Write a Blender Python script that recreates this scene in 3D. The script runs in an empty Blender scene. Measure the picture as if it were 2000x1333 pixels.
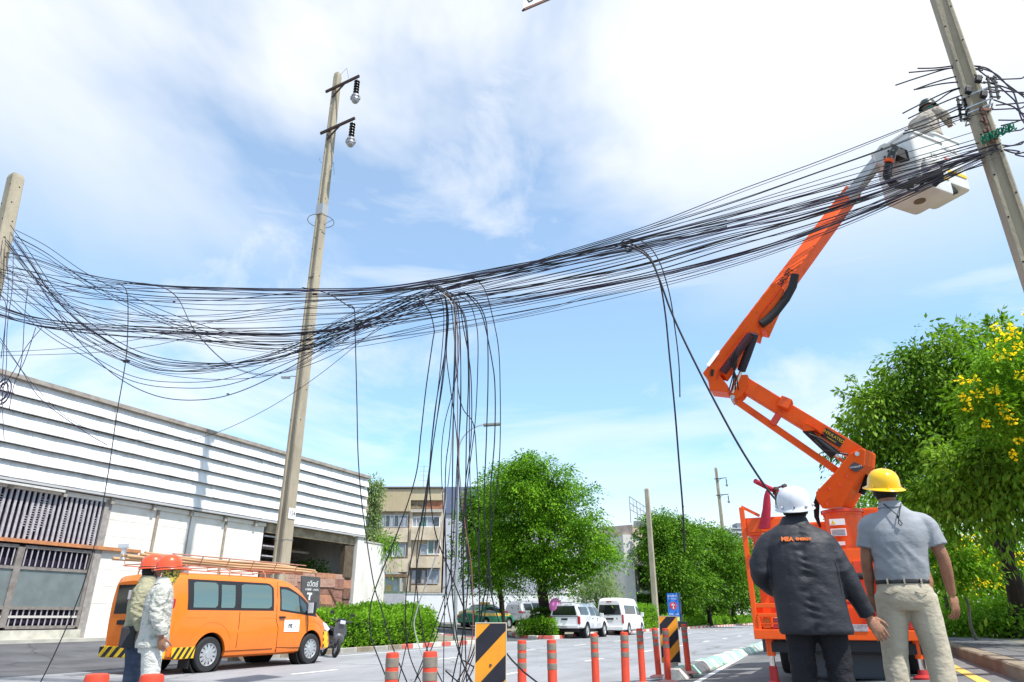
import bpy, bmesh, math, random
import numpy as np
from mathutils import Vector, Matrix, noise as mnoise
random.seed(7); np.random.seed(7)
R = math.radians
sc = bpy.context.scene
COL = sc.collection
# ------------------------------------------------------------------ camera, sky, sun, exposure
CAM_H = 1.10; PITCH = R(22.0); FPX = 1333.33
cd = bpy.data.cameras.new('camera'); cam = bpy.data.objects.new('camera', cd); COL.objects.link(cam)
cd.lens = 24.0; cd.sensor_width = 36.0; cd.clip_start = 0.05; cd.clip_end = 8000
cam.location = (0, 0, CAM_H); cam.rotation_euler = (R(90) + PITCH, 0, 0)
sc.camera = cam
SUN_AZ = 132.0; SUN_EL = 58.0          # clockwise from +Y
wd = bpy.data.worlds.new("World"); sc.world = wd; wd.use_nodes = True
wn = wd.node_tree.nodes; wl = wd.node_tree.links; wn.clear()
def _n(t, **k):
    n = wn.new(t)
    for a, b in k.items(): setattr(n, a, b)
    return n
w_out = _n('ShaderNodeOutputWorld'); w_bg = _n('ShaderNodeBackground'); w_bg.inputs['Strength'].default_value = 0.145
w_sky = _n('ShaderNodeTexSky', sky_type='NISHITA', sun_disc=False)
w_sky.sun_elevation = R(SUN_EL); w_sky.sun_rotation = R(SUN_AZ); w_sky.air_density = 1.0; w_sky.dust_density = 0.5; w_sky.ozone_density = 1.6
tc = _n('ShaderNodeTexCoord')
def cloud_layer(rot, scale, nscale, detail, dist, lo, hi, loc=(0, 0, 0), rough=.55):
    mp = _n('ShaderNodeMapping'); mp.inputs['Rotation'].default_value = [R(v) for v in rot]; mp.inputs['Scale'].default_value = scale; mp.inputs['Location'].default_value = loc
    no = _n('ShaderNodeTexNoise'); no.inputs['Scale'].default_value = nscale; no.inputs['Detail'].default_value = detail; no.inputs['Roughness'].default_value = rough; no.inputs['Distortion'].default_value = dist
    mr = _n('ShaderNodeMapRange', interpolation_type='SMOOTHSTEP'); mr.inputs['From Min'].default_value = lo; mr.inputs['From Max'].default_value = hi
    wl.new(tc.outputs['Generated'], mp.inputs['Vector']); wl.new(mp.outputs[0], no.inputs['Vector']); wl.new(no.outputs['Fac'], mr.inputs['Value'])
    return mr.outputs[0]
def wmath(op, a, b):
    m = _n('ShaderNodeMath', operation=op); m.use_clamp = op in ('ADD', 'MULTIPLY', 'MAXIMUM')
    for i, v in enumerate((a, b)):
        if isinstance(v, (int, float)): m.inputs[i].default_value = v
        else: wl.new(v, m.inputs[i])
    return m.outputs[0]
# broad veil of thin high cloud, streaks of cirrus, and white haze low down
veil = cloud_layer((0, 25, 20), (1.15, 0.65, 1.5), 1.05, 6.5, .35, .34, .64, (7.5, .9, 4.2))
streak = cloud_layer((0, 0, 0), (2.2, 1.2, 4.2), 1.25, 8, .5, .38, .72, (.3, 1.7, .6), .58)
bank = cloud_layer((0, 0, 10), (.7, .7, 5.5), 1.5, 7, .4, .42, .66, (4.2, .1, .35))
sx = _n('ShaderNodeSeparateXYZ'); wl.new(tc.outputs['Generated'], sx.inputs[0])
el_ = _n('ShaderNodeMapRange', interpolation_type='SMOOTHSTEP'); el_.inputs['From Min'].default_value = .28; el_.inputs['From Max'].default_value = .66; el_.inputs['To Min'].default_value = .18; wl.new(sx.outputs['Z'], el_.inputs['Value'])
m1 = wmath('MULTIPLY', wmath('MULTIPLY', veil, .95), el_.outputs[0]); m2 = wmath('MULTIPLY', streak, .8); m3 = wmath('MULTIPLY', bank, .55)
cl = wmath('MAXIMUM', wmath('MAXIMUM', wmath('MAXIMUM', m1, m2), m3), .24)
# horizon haze from elevation
hz = _n('ShaderNodeMapRange', interpolation_type='SMOOTHSTEP'); hz.inputs['From Min'].default_value = .31; hz.inputs['From Max'].default_value = .02; wl.new(sx.outputs['Z'], hz.inputs['Value'])
cl = wmath('MAXIMUM', cl, wmath('MULTIPLY', hz.outputs[0], 1.0))
hsv = _n('ShaderNodeMix', data_type='RGBA'); hsv.blend_type = 'MULTIPLY'; hsv.inputs['Factor'].default_value = 1.0
wl.new(w_sky.outputs[0], hsv.inputs['A']); hsv.inputs['B'].default_value = (.78, 1.36, 1.52, 1)
wmix = _n('ShaderNodeMix', data_type='RGBA'); wl.new(cl, wmix.inputs['Factor'])
wl.new(hsv.outputs['Result'], wmix.inputs['A']); wmix.inputs['B'].default_value = (6.15, 6.25, 6.4, 1)
wl.new(wmix.outputs['Result'], w_bg.inputs['Color']); wl.new(w_bg.outputs[0], w_out.inputs['Surface'])
sd = bpy.data.lights.new('sun', 'SUN'); sun = bpy.data.objects.new('sun', sd); COL.objects.link(sun)
sd.energy = 5.0; sd.angle = R(.55); sd.color = (1, .955, .88)
sdir = Vector((math.sin(R(SUN_AZ)) * math.cos(R(SUN_EL)), math.cos(R(SUN_AZ)) * math.cos(R(SUN_EL)), math.sin(R(SUN_EL))))
sun.rotation_euler = sdir.to_track_quat('Z', 'Y').to_euler(); sun.location = (0, 0, 40)
sc.view_settings.view_transform = 'Standard'; sc.view_settings.look = 'None'; sc.view_settings.gamma = 1
sc.view_settings.use_curve_mapping = False; sc.view_settings.exposure = 0.34
sc.cycles.max_bounces = 6; sc.cycles.transparent_max_bounces = 8

# ------------------------------------------------------------------ where things are: road frame and survey helpers
AZ = R(25.0); CA, SA = math.cos(AZ), math.sin(AZ); SP, CP = math.sin(PITCH), math.cos(PITCH)
def RF(L, S, z=0.0):                     # L metres right of the road line through the origin, S metres along it
    return Vector((L * CA + S * SA, -L * SA + S * CA, z))
def LS(p): return (p[0] * CA - p[1] * SA, p[0] * SA + p[1] * CA)
def smooth(x): x = min(1, max(0, x)); return x * x * (3 - 2 * x)
def tz_L(L):                             # height of the ground across the road
    if L > 1.5: return .605
    if L > -5: return .07 * (L + 5) * smooth((L + 6.5) / 3) if L > -5 else 0
    if L > -17: return 0.0
    if L > -26: return .07 * (-17 - L)
    return .63
def tz(x, y): return tz_L(LS((x, y))[0])
def ray(u, v):
    x = (u - 1000) / FPX; y = (666.5 - v) / FPX
    return Vector((x, CP - y * SP, SP + y * CP))
def P(u, v, d): return Vector((0, 0, CAM_H)) + ray(u, v) * d
def G(u, v, off=0.0):                    # ground point seen along a line of sight
    r = ray(u, v); d = 20.0
    for _ in range(60):
        p = P(u, v, d); z = tz(p.x, p.y) + off
        nd = (z - CAM_H) / r.z
        d = .5 * d + .5 * min(max(nd, 1), 400)
    p = P(u, v, d); return Vector((p.x, p.y, tz(p.x, p.y)))
def PY(u, v, Y):                         # point on the upright plane y = Y
    r = ray(u, v); return P(u, v, Y / r.y)
def PL(u, v, L):                         # point on the upright plane at road offset L
    r = ray(u, v); k = r.x * CA - r.y * SA; return P(u, v, L / k)

# ------------------------------------------------------------------ materials
MATS = {}
def mat(name, col=(.5, .5, .5), rough=.6, metal=0.0, var=0.0, vscale=6.0, bump=0.0, bscale=40.0, col2=None, coat=0.0, stretch=None, detail=5, spec=.3, lo=.35, hi=.65):
    if name in MATS: return MATS[name]
    m = bpy.data.materials.new(name); m.use_nodes = True; MATS[name] = m
    nt = m.node_tree; n = nt.nodes; l = nt.links; b = n['Principled BSDF']
    b.inputs['Base Color'].default_value = (*col, 1); b.inputs['Roughness'].default_value = rough; b.inputs['Metallic'].default_value = metal
    b.inputs['Specular IOR Level'].default_value = spec
    if coat: b.inputs['Coat Weight'].default_value = coat; b.inputs['Coat Roughness'].default_value = .06
    if var or bump or col2:
        t = n.new('ShaderNodeTexCoord'); mp = n.new('ShaderNodeMapping'); l.new(t.outputs['Object'], mp.inputs[0])
        if stretch: mp.inputs['Scale'].default_value = stretch
    if var or col2:
        no = n.new('ShaderNodeTexNoise'); no.inputs['Scale'].default_value = vscale; no.inputs['Detail'].default_value = detail; no.inputs['Roughness'].default_value = .6
        l.new(mp.outputs[0], no.inputs['Vector'])
        cr = n.new('ShaderNodeMapRange'); cr.inputs['From Min'].default_value = lo; cr.inputs['From Max'].default_value = hi; l.new(no.outputs['Fac'], cr.inputs['Value'])
        mx = n.new('ShaderNodeMix'); mx.data_type = 'RGBA'; l.new(cr.outputs[0], mx.inputs['Factor'])
        c2 = col2 if col2 else tuple(c * (1 - var) for c in col)
        mx.inputs['A'].default_value = (*col, 1); mx.inputs['B'].default_value = (*c2, 1)
        l.new(mx.outputs['Result'], b.inputs['Base Color'])
        ro = n.new('ShaderNodeMapRange'); l.new(no.outputs['Fac'], ro.inputs['Value']); ro.inputs['To Min'].default_value = max(0, rough - .08); ro.inputs['To Max'].default_value = min(1, rough + .1)
        l.new(ro.outputs[0], b.inputs['Roughness'])
    if bump:
        nb = n.new('ShaderNodeTexNoise'); nb.inputs['Scale'].default_value = bscale; nb.inputs['Detail'].default_value = 4; l.new(mp.outputs[0], nb.inputs['Vector'])
        bp = n.new('ShaderNodeBump'); bp.inputs['Strength'].default_value = min(1, bump); bp.inputs['Distance'].default_value = .02 * max(1, bump); l.new(nb.outputs['Fac'], bp.inputs['Height']); l.new(bp.outputs[0], b.inputs['Normal'])
    return m
def leaf_mat(name, c1, c2, c3, trans=.35):
    m = bpy.data.materials.new(name); m.use_nodes = True; MATS[name] = m
    nt = m.node_tree; n = nt.nodes; l = nt.links; n.clear()
    o = n.new('ShaderNodeOutputMaterial'); g = n.new('ShaderNodeNewGeometry'); t = n.new('ShaderNodeTexCoord')
    no = n.new('ShaderNodeTexNoise'); no.inputs['Scale'].default_value = .9; no.inputs['Detail'].default_value = 3; l.new(t.outputs['Object'], no.inputs['Vector'])
    r = n.new('ShaderNodeValToRGB'); r.color_ramp.elements[0].color = (*c1, 1); r.color_ramp.elements[1].color = (*c3, 1); e = r.color_ramp.elements.new(.5); e.color = (*c2, 1)
    ad = n.new('ShaderNodeMath'); ad.operation = 'MULTIPLY_ADD'; l.new(g.outputs['Random Per Island'], ad.inputs[0]); ad.inputs[1].default_value = .5
    mr = n.new('ShaderNodeMapRange'); mr.inputs['From Min'].default_value = .35; mr.inputs['From Max'].default_value = .65; mr.inputs['To Max'].default_value = .5; l.new(no.outputs['Fac'], mr.inputs['Value']); l.new(mr.outputs[0], ad.inputs[2])
    l.new(ad.outputs[0], r.inputs[0])
    d = n.new('ShaderNodeBsdfPrincipled'); d.inputs['Roughness'].default_value = .65; d.inputs['Specular IOR Level'].default_value = .12; l.new(r.outputs[0], d.inputs['Base Color'])
    tr = n.new('ShaderNodeBsdfTranslucent'); mul = n.new('ShaderNodeMix'); mul.data_type = 'RGBA'; mul.blend_type = 'MULTIPLY'; mul.inputs['Factor'].default_value = 1
    l.new(r.outputs[0], mul.inputs['A']); mul.inputs['B'].default_value = (1.5, 1.7, .6, 1); l.new(mul.outputs['Result'], tr.inputs[0])
    ms = n.new('ShaderNodeMixShader'); ms.inputs[0].default_value = trans; l.new(d.outputs[0], ms.inputs[1]); l.new(tr.outputs[0], ms.inputs[2]); l.new(ms.outputs[0], o.inputs[0])
    return m

# ------------------------------------------------------------------ mesh building
def basis(d):
    d = Vector(d).normalized(); up = Vector((0, 0, 1)) if abs(d.z) < .95 else Vector((1, 0, 0))
    a = d.cross(up).normalized(); b = a.cross(d).normalized(); return a, b
class MB:
    def __init__(s): s.v = []; s.f = []
    def add(s, vs, fs):
        o = len(s.v); s.v += [tuple(v) for v in vs]; s.f += [tuple(i + o for i in f) for f in fs]; return s
    def box(s, c, size, rot=None):
        hx, hy, hz = size[0] / 2, size[1] / 2, size[2] / 2; c = Vector(c)
        vs = [Vector((x * hx, y * hy, z * hz)) for z in (-1, 1) for y in (-1, 1) for x in (-1, 1)]
        if rot is not None: vs = [rot @ v for v in vs]
        return s.add([c + v for v in vs], [(0, 2, 3, 1), (4, 5, 7, 6), (0, 1, 5, 4), (2, 6, 7, 3), (0, 4, 6, 2), (1, 3, 7, 5)])
    def cbox(s, c, size, ch=.02, rot=None):   # chamfered box
        h = [x / 2 for x in size]; ch = min(ch, *[x * .45 for x in h]); c = Vector(c); bm = bmesh.new(); bmesh.ops.create_cube(bm, size=1)
        for v in bm.verts: v.co = Vector((v.co.x * size[0], v.co.y * size[1], v.co.z * size[2]))
        bmesh.ops.bevel(bm, geom=bm.edges[:], offset=ch, segments=2, affect='EDGES', profile=.6)
        bm.verts.index_update()
        vs = [(rot @ v.co if rot is not None else v.co) + c for v in bm.verts]; fs = [[v.index for v in f.verts] for f in bm.faces]; bm.free()
        return s.add(vs, fs)
    def tube(s, pts, r, seg=8, cap=True, flat=None):
        pts = [Vector(p) for p in pts]; n = len(pts); rs = r if isinstance(r, (list, tuple)) else [r] * n
        d0 = pts[1] - pts[0]; a, b = basis(d0); vs = []; pd = d0.normalized()
        for i, p in enumerate(pts):
            d = (pts[min(i + 1, n - 1)] - pts[max(i - 1, 0)]).normalized()
            q = pd.rotation_difference(d); a = q @ a; b = q @ b; pd = d
            for k in range(seg):
                t = 2 * math.pi * k / seg + (math.pi / seg if seg == 4 else 0)
                vs.append(p + (a * math.cos(t) + b * math.sin(t)) * rs[i])
        fs = [(i * seg + k, i * seg + (k + 1) % seg, (i + 1) * seg + (k + 1) % seg, (i + 1) * seg + k) for i in range(n - 1) for k in range(seg)]
        if cap: fs += [tuple(range(seg))[::-1], tuple((n - 1) * seg + k for k in range(seg))]
        return s.add(vs, fs)
    def beam(s, p0, p1, w, h, up=(0, 0, 1)):   # rectangular bar
        p0 = Vector(p0); p1 = Vector(p1); d = (p1 - p0).normalized(); a = d.cross(Vector(up)).normalized(); b = a.cross(d).normalized()
        vs = [p + a * (sx_ * w / 2) + b * (sy * h / 2) for p in (p0, p1) for sx_, sy in ((-1, -1), (1, -1), (1, 1), (-1, 1))]
        return s.add(vs, [(3, 2, 1, 0), (4, 5, 6, 7), (0, 1, 5, 4), (1, 2, 6, 5), (2, 3, 7, 6), (3, 0, 4, 7)])
    def lathe(s, prof, seg=24, o=(0, 0, 0), axis='z', rot=None, ring=False):
        if ring: prof = list(prof) + [prof[0]]
        o = Vector(o); vs = []; n = len(prof)
        for (r, z) in prof:
            for k in range(seg):
                t = 2 * math.pi * k / seg; v = Vector((r * math.cos(t), r * math.sin(t), z))
                if axis == 'y': v = Vector((v.x, v.z, -v.y))
                if axis == 'x': v = Vector((v.z, v.x, v.y))
                if rot is not None: v = rot @ v
                vs.append(o + v)
        fs = [(i * seg + k, i * seg + (k + 1) % seg, (i + 1) * seg + (k + 1) % seg, (i + 1) * seg + k) for i in range(n - 1) for k in range(seg)]
        if not ring: fs += [tuple(range(seg))[::-1], tuple((n - 1) * seg + k for k in range(seg))]
        return s.add(vs, fs)
    def loft(s, rings, cap=True):
        n = len(rings); m = len(rings[0]); vs = [p for r in rings for p in r]
        fs = [(i * m + k, i * m + (k + 1) % m, (i + 1) * m + (k + 1) % m, (i + 1) * m + k) for i in range(n - 1) for k in range(m)]
        if cap: fs += [tuple(range(m))[::-1], tuple((n - 1) * m + k for k in range(m))]
        return s.add(vs, fs)
    def prism(s, poly, off):                    # closed 3-D polygon pushed along the vector off
        n = len(poly); off = Vector(off); vs = [Vector(p) for p in poly] + [Vector(p) + off for p in poly]
        return s.add(vs, [tuple(range(n))[::-1], tuple(range(n, 2 * n))] + [(k, (k + 1) % n, (k + 1) % n + n, k + n) for k in range(n)])
    def ell(s, c, r, rot=None, nu=16, nv=10):
        prof = [(math.sin(math.pi * i / nv), -math.cos(math.pi * i / nv)) for i in range(nv + 1)]; c = Vector(c); vs = []
        for (q, z) in prof:
            for k in range(nu):
                t = 2 * math.pi * k / nu; v = Vector((max(q, .001) * math.cos(t) * r[0], max(q, .001) * math.sin(t) * r[1], z * r[2]))
                vs.append(c + (rot @ v if rot is not None else v))
        fs = [(i * nu + k, i * nu + (k + 1) % nu, (i + 1) * nu + (k + 1) % nu, (i + 1) * nu + k) for i in range(nv) for k in range(nu)]
        fs += [tuple(range(nu))[::-1], tuple(nv * nu + k for k in range(nu))]
        return s.add(vs, fs)
    def mesh(s, name, fix=True):
        me = bpy.data.meshes.new(name); me.from_pydata(s.v, [], s.f); me.validate()
        if fix:
            bm = bmesh.new(); bm.from_mesh(me); bmesh.ops.recalc_face_normals(bm, faces=bm.faces[:]); bm.to_mesh(me); bm.free()
        return me
    def build(s, name, m, parent=None, smooth_=False, loc=None, rot=None, fix=True):
        me = s.mesh(name, fix)
        return link(name, me, m, parent, smooth_, loc, rot)
def link(name, me, m, parent=None, smooth_=False, loc=None, rot=None):
    if m is not None and not me.materials: me.materials.append(m)
    if smooth_:
        me.shade_smooth()
        if smooth_ != 'all':
            try: me.set_sharp_from_angle(angle=R(smooth_ if not isinstance(smooth_, bool) else 38))
            except Exception: pass
    o = bpy.data.objects.new(name, me); COL.objects.link(o)
    if parent is not None: o.parent = parent
    if loc is not None: o.location = loc
    if rot is not None: o.rotation_euler = rot
    return o
def tag(o, label=None, cat=None, group=None, kind=None):
    if label: o['label'] = label
    if cat: o['category'] = cat
    if group: o['group'] = group
    if kind: o['kind'] = kind
    return o
def thing(name, label, cat, loc=(0, 0, 0), rz=0.0, group=None):
    o = bpy.data.objects.new(name, None); COL.objects.link(o); o.location = loc; o.rotation_euler = (0, 0, rz); o.empty_display_size = .3
    return tag(o, label, cat, group)
KIDS = {}
def copy_tree(o, parent=None):
    c = o.copy(); COL.objects.link(c)
    if parent is not None: c.parent = parent
    for ch in [x for x in ALLKIDS(o)]: copy_tree(ch, c)
    return c
def ALLKIDS(o): return list(o.children)
def inst(name, me, parent, loc, rot=(0, 0, 0), scale=None):
    o = bpy.data.objects.new(name, me); COL.objects.link(o); o.parent = parent; o.location = loc; o.rotation_euler = rot
    if scale: o.scale = scale
    return o
def eval_mods(o):
    bpy.context.view_layer.update()
    dg = bpy.context.evaluated_depsgraph_get(); me = bpy.data.meshes.new_from_object(o.evaluated_get(dg)); return me
def boolean(o, cutter_mb):
    cm = cutter_mb.mesh('cut'); c = bpy.data.objects.new('cut', cm); COL.objects.link(c)
    md = o.modifiers.new('b', 'BOOLEAN'); md.object = c; md.operation = 'DIFFERENCE'; md.solver = 'EXACT'
    c.parent = o.parent
    me = eval_mods(o); o.modifiers.clear(); o.data = me; bpy.data.objects.remove(c); return o
def text_mesh(txt, size, mat_, name, parent, mw, depth=.002, align='CENTER', sx_=1.0, bold=0.0):
    cu = bpy.data.curves.new('t', 'FONT'); cu.body = txt; cu.size = size; cu.align_x = align; cu.align_y = 'CENTER'; cu.extrude = depth; cu.offset = bold; cu.resolution_u = 3
    to = bpy.data.objects.new('t', cu); COL.objects.link(to); me = eval_mods(to); bpy.data.objects.remove(to)
    me.materials.clear(); me.materials.append(mat_)
    me.transform(Matrix.Diagonal((sx_, 1, 1, 1)))
    me.transform(mw)
    return link(name, me, None, parent)
def frame_m(o, xd, yd):                 # matrix with x, y axes given (z = x cross y), origin o
    x = Vector(xd).normalized(); y = Vector(yd).normalized(); z = x.cross(y)
    m = Matrix((x, y, z)).transposed().to_4x4(); m.translation = Vector(o); return m
# ------------------------------------------------------------------ palette
ORANGE = (.86, .105, .008)
M_road = mat('road_asphalt', (.315, .325, .35), .85, col2=(.235, .24, .255), vscale=.9, bump=.35, bscale=55, stretch=(1, .25, 1), lo=.3, hi=.75)
def asphalt(m, crack=.5, track=.12):
    nt = m.node_tree; n = nt.nodes; l = nt.links; b = n['Principled BSDF']; src = b.inputs['Base Color'].links[0].from_socket
    t = n.new('ShaderNodeTexCoord'); rot = n.new('ShaderNodeMapping'); rot.inputs['Rotation'].default_value = (0, 0, AZ); l.new(t.outputs['Object'], rot.inputs[0])
    v = n.new('ShaderNodeTexVoronoi'); v.feature = 'DISTANCE_TO_EDGE'; v.inputs['Scale'].default_value = .22; v.inputs['Randomness'].default_value = 1
    wn_ = n.new('ShaderNodeTexNoise'); wn_.inputs['Scale'].default_value = .8; wn_.inputs['Detail'].default_value = 6; l.new(rot.outputs[0], wn_.inputs['Vector'])
    ad = n.new('ShaderNodeMix'); ad.data_type = 'RGBA'; ad.blend_type = 'ADD'; ad.inputs['Factor'].default_value = .9; l.new(rot.outputs[0], ad.inputs['A']); l.new(wn_.outputs['Color'], ad.inputs['B']); l.new(ad.outputs['Result'], v.inputs['Vector'])
    c1 = n.new('ShaderNodeMapRange'); c1.inputs['From Min'].default_value = .0; c1.inputs['From Max'].default_value = .012; c1.inputs['To Min'].default_value = 1 - crack; l.new(v.outputs['Distance'], c1.inputs['Value'])
    sp = n.new('ShaderNodeTexNoise'); sp.inputs['Scale'].default_value = 60; sp.inputs['Detail'].default_value = 3; l.new(rot.outputs[0], sp.inputs['Vector'])
    c2 = n.new('ShaderNodeMapRange'); c2.inputs['From Min'].default_value = .3; c2.inputs['From Max'].default_value = .7; c2.inputs['To Min'].default_value = .82; c2.inputs['To Max'].default_value = 1.15; l.new(sp.outputs['Fac'], c2.inputs['Value'])
    st_ = n.new('ShaderNodeMapping'); st_.inputs['Scale'].default_value = (1.3, .03, 1); l.new(rot.outputs[0], st_.inputs[0]); tn = n.new('ShaderNodeTexNoise'); tn.inputs['Scale'].default_value = 1.0; tn.inputs['Detail'].default_value = 5; l.new(st_.outputs[0], tn.inputs['Vector'])
    c3 = n.new('ShaderNodeMapRange'); c3.inputs['From Min'].default_value = .35; c3.inputs['From Max'].default_value = .65; c3.inputs['To Min'].default_value = 1 - track; c3.inputs['To Max'].default_value = 1 + track * .5; l.new(tn.outputs['Fac'], c3.inputs['Value'])
    big = n.new('ShaderNodeTexNoise'); big.inputs['Scale'].default_value = .35; big.inputs['Detail'].default_value = 7; l.new(rot.outputs[0], big.inputs['Vector'])
    c4 = n.new('ShaderNodeMapRange'); c4.inputs['From Min'].default_value = .58; c4.inputs['From Max'].default_value = .66; c4.inputs['To Min'].default_value = 1; c4.inputs['To Max'].default_value = .86; l.new(big.outputs['Fac'], c4.inputs['Value'])
    cur = None
    for c in (c1, c2, c3, c4):
        if cur is None: cur = c.outputs[0]; continue
        m_ = n.new('ShaderNodeMath'); m_.operation = 'MULTIPLY'; l.new(cur, m_.inputs[0]); l.new(c.outputs[0], m_.inputs[1]); cur = m_.outputs[0]
    vm = n.new('ShaderNodeVectorMath'); vm.operation = 'SCALE'; l.new(src, vm.inputs[0]); l.new(cur, vm.inputs['Scale']); l.new(vm.outputs[0], b.inputs['Base Color'])
asphalt(M_road)
M_lane = mat('lane_asphalt', (.20, .20, .205), .85, col2=(.145, .145, .15), vscale=1.4, bump=.6, bscale=70)
M_yard = mat('yard_asphalt', (.125, .13, .14), .85, col2=(.09, .09, .1), vscale=.8, bump=.4, bscale=50)
asphalt(M_lane, .4, .15); asphalt(M_yard, .4, .2)
M_ground = mat('dry_ground', (.26, .24, .2), .95, col2=(.16, .16, .11), vscale=.15, bump=.5, bscale=8)
M_conc = mat('concrete', (.40, .385, .35), .85, col2=(.29, .275, .24), vscale=2.2, bump=.5, bscale=30)
M_pole = mat('pole_concrete', (.40, .35, .26), .85, col2=(.27, .235, .175), vscale=1.6, bump=.5, bscale=26, stretch=(1, 1, .35))
M_kerbbr = mat('kerb_concrete', (.30, .255, .19), .9, col2=(.20, .165, .12), vscale=2.5, bump=.8, bscale=25)
M_paver = mat('paver', (.185, .185, .19), .9, col2=(.12, .12, .125), vscale=5, bump=.5, bscale=50)
M_white = mat('road_white', (.78, .78, .76), .7, col2=(.5, .5, .49), vscale=9, lo=.45, hi=.75)
M_yellow = mat('road_yellow', (.72, .50, .12), .7, col2=(.5, .36, .12), vscale=9, lo=.45, hi=.75)
M_wpaint = mat('kerb_white_paint', (.66, .64, .58), .75, col2=(.42, .38, .32), vscale=7, bump=.4, lo=.45, hi=.7)
M_rpaint = mat('kerb_red_paint', (.62, .10, .085), .7, col2=(.45, .22, .17), vscale=7, bump=.4, lo=.45, hi=.7)
M_gpaint = mat('kerb_green_paint', (.22, .50, .40), .75, col2=(.42, .52, .44), vscale=6, bump=.4, lo=.45, hi=.65)
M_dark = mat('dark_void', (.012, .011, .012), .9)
M_black = mat('black_plastic', (.02, .02, .022), .5)
M_rubber = mat('tyre_rubber', (.028, .028, .03), .8, bump=.3, bscale=60)
M_steel = mat('galvanised_steel', (.52, .53, .54), .4, .85, var=.25, vscale=20)
M_rust = mat('rusty_steel', (.20, .09, .055), .75, .2, col2=(.08, .05, .045), vscale=8)
M_chrome = mat('chrome', (.8, .8, .82), .15, 1.0)

# ------------------------------------------------------------------ ground sheets
def sheet(name, Ls, Ss, m, off, kind='structure', zf=None):
    b = MB(); nl = len(Ls); vs = []
    for S in Ss:
        for L in Ls:
            z = tz_L(L) if zf is None else zf(L); vs.append(RF(L, S, z + off))
    fs = [(j * nl + i, j * nl + i + 1, (j + 1) * nl + i + 1, (j + 1) * nl + i) for j in range(len(Ss) - 1) for i in range(nl - 1)]
    b.add(vs, fs); o = b.build(name, m); tag(o, kind=kind); return o
Lb = [-3000, -600, -120, -40, -26, -22, -17, -12, -8, -6.5, -6, -5.5, -5, -4.5, -4, -3.5, -3, -2, -1, 0, 1.5, 1.501, 6, 40, 200, 3000]
o = sheet('ground', Lb, [-300, -40, 0, 20, 40, 80, 160, 400, 1200, 5000], M_ground, -.012); tag(o, 'flat open ground around the road')
LR = [-15.25, -13, -11, -9, -7.5, -6.5, -6, -5.5, -5, -4.5, -4, -3.5, -3.05]
o = sheet('main_road', LR, [-80, 0, 20, 40, 80, 160, 420], M_road, 0.0)
o = sheet('service_lane', [-2.7, -1.5, 0, 1.496], [-80, 0, 30, 80, 300], M_lane, 0.0)
o = sheet('divider_strip', [-3.05, -2.7], [-80, 0, 30, 80, 300], M_conc, 0.0)
o = sheet('forecourt', [-23.2, -20, -17, -15.25], [-40, 0, 20.5], M_yard, 0.0)
o = sheet('side_road', [-40, -26, -23, -20, -17, -15.25], [33.5, 36, 38, 43], M_yard, 0.0)
o = sheet('car_park', [-60, -40, -26, -23, -20.8], [43, 60, 75], M_yard, 0.0)
# dashed lines, edge lines
def stripe(name, L0, S0, L1, S1, w, m, n=1):
    b = MB(); a = Vector((L0, S0)); c = Vector((L1, S1)); d = (c - a).normalized(); q = Vector((d.y, -d.x)) * w / 2
    vs = []; 
    for i in range(n + 1):
        p = a.lerp(c, i / n)
        for s_ in (-1, 1):
            x = p + q * s_; vs.append(RF(x.x, x.y, tz_L(x.x) + .005))
    b.add(vs, [(2 * i, 2 * i + 1, 2 * i + 3, 2 * i + 2) for i in range(n)]); o = b.build(name, m); tag(o, kind='structure'); return o
for Lr in (-6.7, -10.7):
    for k in range(15):
        S0 = 13.4 + k * 5.6 - (0 if Lr > -8 else 1.2)
        stripe('lane_marking', Lr, S0, Lr, S0 + 1.5, .13, M_white)
stripe('lane_marking', -14.35, 12, -14.35, 34, .13, M_white, 10)
stripe('lane_marking', -14.35, 39, -14.35, 120, .13, M_white, 10)
p0 = LS(G(1352, 1338)); p1 = LS(G(1490, 1262))
stripe('lane_marking', p0[0], p0[1], p1[0], p1[1], .11, M_white, 14)
stripe('lane_marking', 1.16, 3, 1.2, 60, .12, M_yellow, 12)
# ------------------------------------------------------------------ kerbs, every block its own piece
def block_mesh(w, h, l, ch, name='block', wt=None):
    wt = w if wt is None else wt
    b = MB(); hw, ht = w / 2, wt / 2
    prof = [(-hw, 0), (-hw, h * .35), (-ht, h - ch), (-ht + ch, h), (ht - ch, h), (ht, h - ch), (hw, h * .35), (hw, 0)]
    g = .012
    b.loft([[Vector((x * (1 if 0 < k < 3 else .94), y, max(0, z - (0 if 0 < k < 3 else .012)))) for (x, z) in prof] for k, y in enumerate((g, g + .02, l - g - .02, l - g))])
    return b.mesh(name)
ROT0 = -AZ
def kerb(name, label, group, pts, w, h, l, mats, wt=None, ch=.02, rnd=.006, z_off=0.0):
    k0 = thing(name, label, 'kerb', (0, 0, 0), 0, group); mes = []
    for m in mats:
        me = block_mesh(w, h, l, ch, 'kerb_block', wt); me.materials.append(m); mes.append(me)
    i = 0
    for a, c in zip(pts[:-1], pts[1:]):
        a = Vector(a); c = Vector(c); D = (c - a).length; n = max(1, round(D / l)); d = (c - a) / n
        for j in range(n):
            p = a + d * j; q = RF(p.x, p.y, 0); r = RF(p.x + d.x, p.y + d.y, 0)
            ang = math.atan2(r.y - q.y, r.x - q.x) - math.pi / 2
            inst('kerb_block', mes[i % len(mes)], k0, (q.x, q.y, tz_L(p.x) - .03 + z_off + random.uniform(-rnd, rnd)), (random.uniform(-.01, .01), random.uniform(-.015, .015), ang + random.uniform(-.01, .01)), (1, d.length / l, 1))
            i += 1
    return k0
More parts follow.
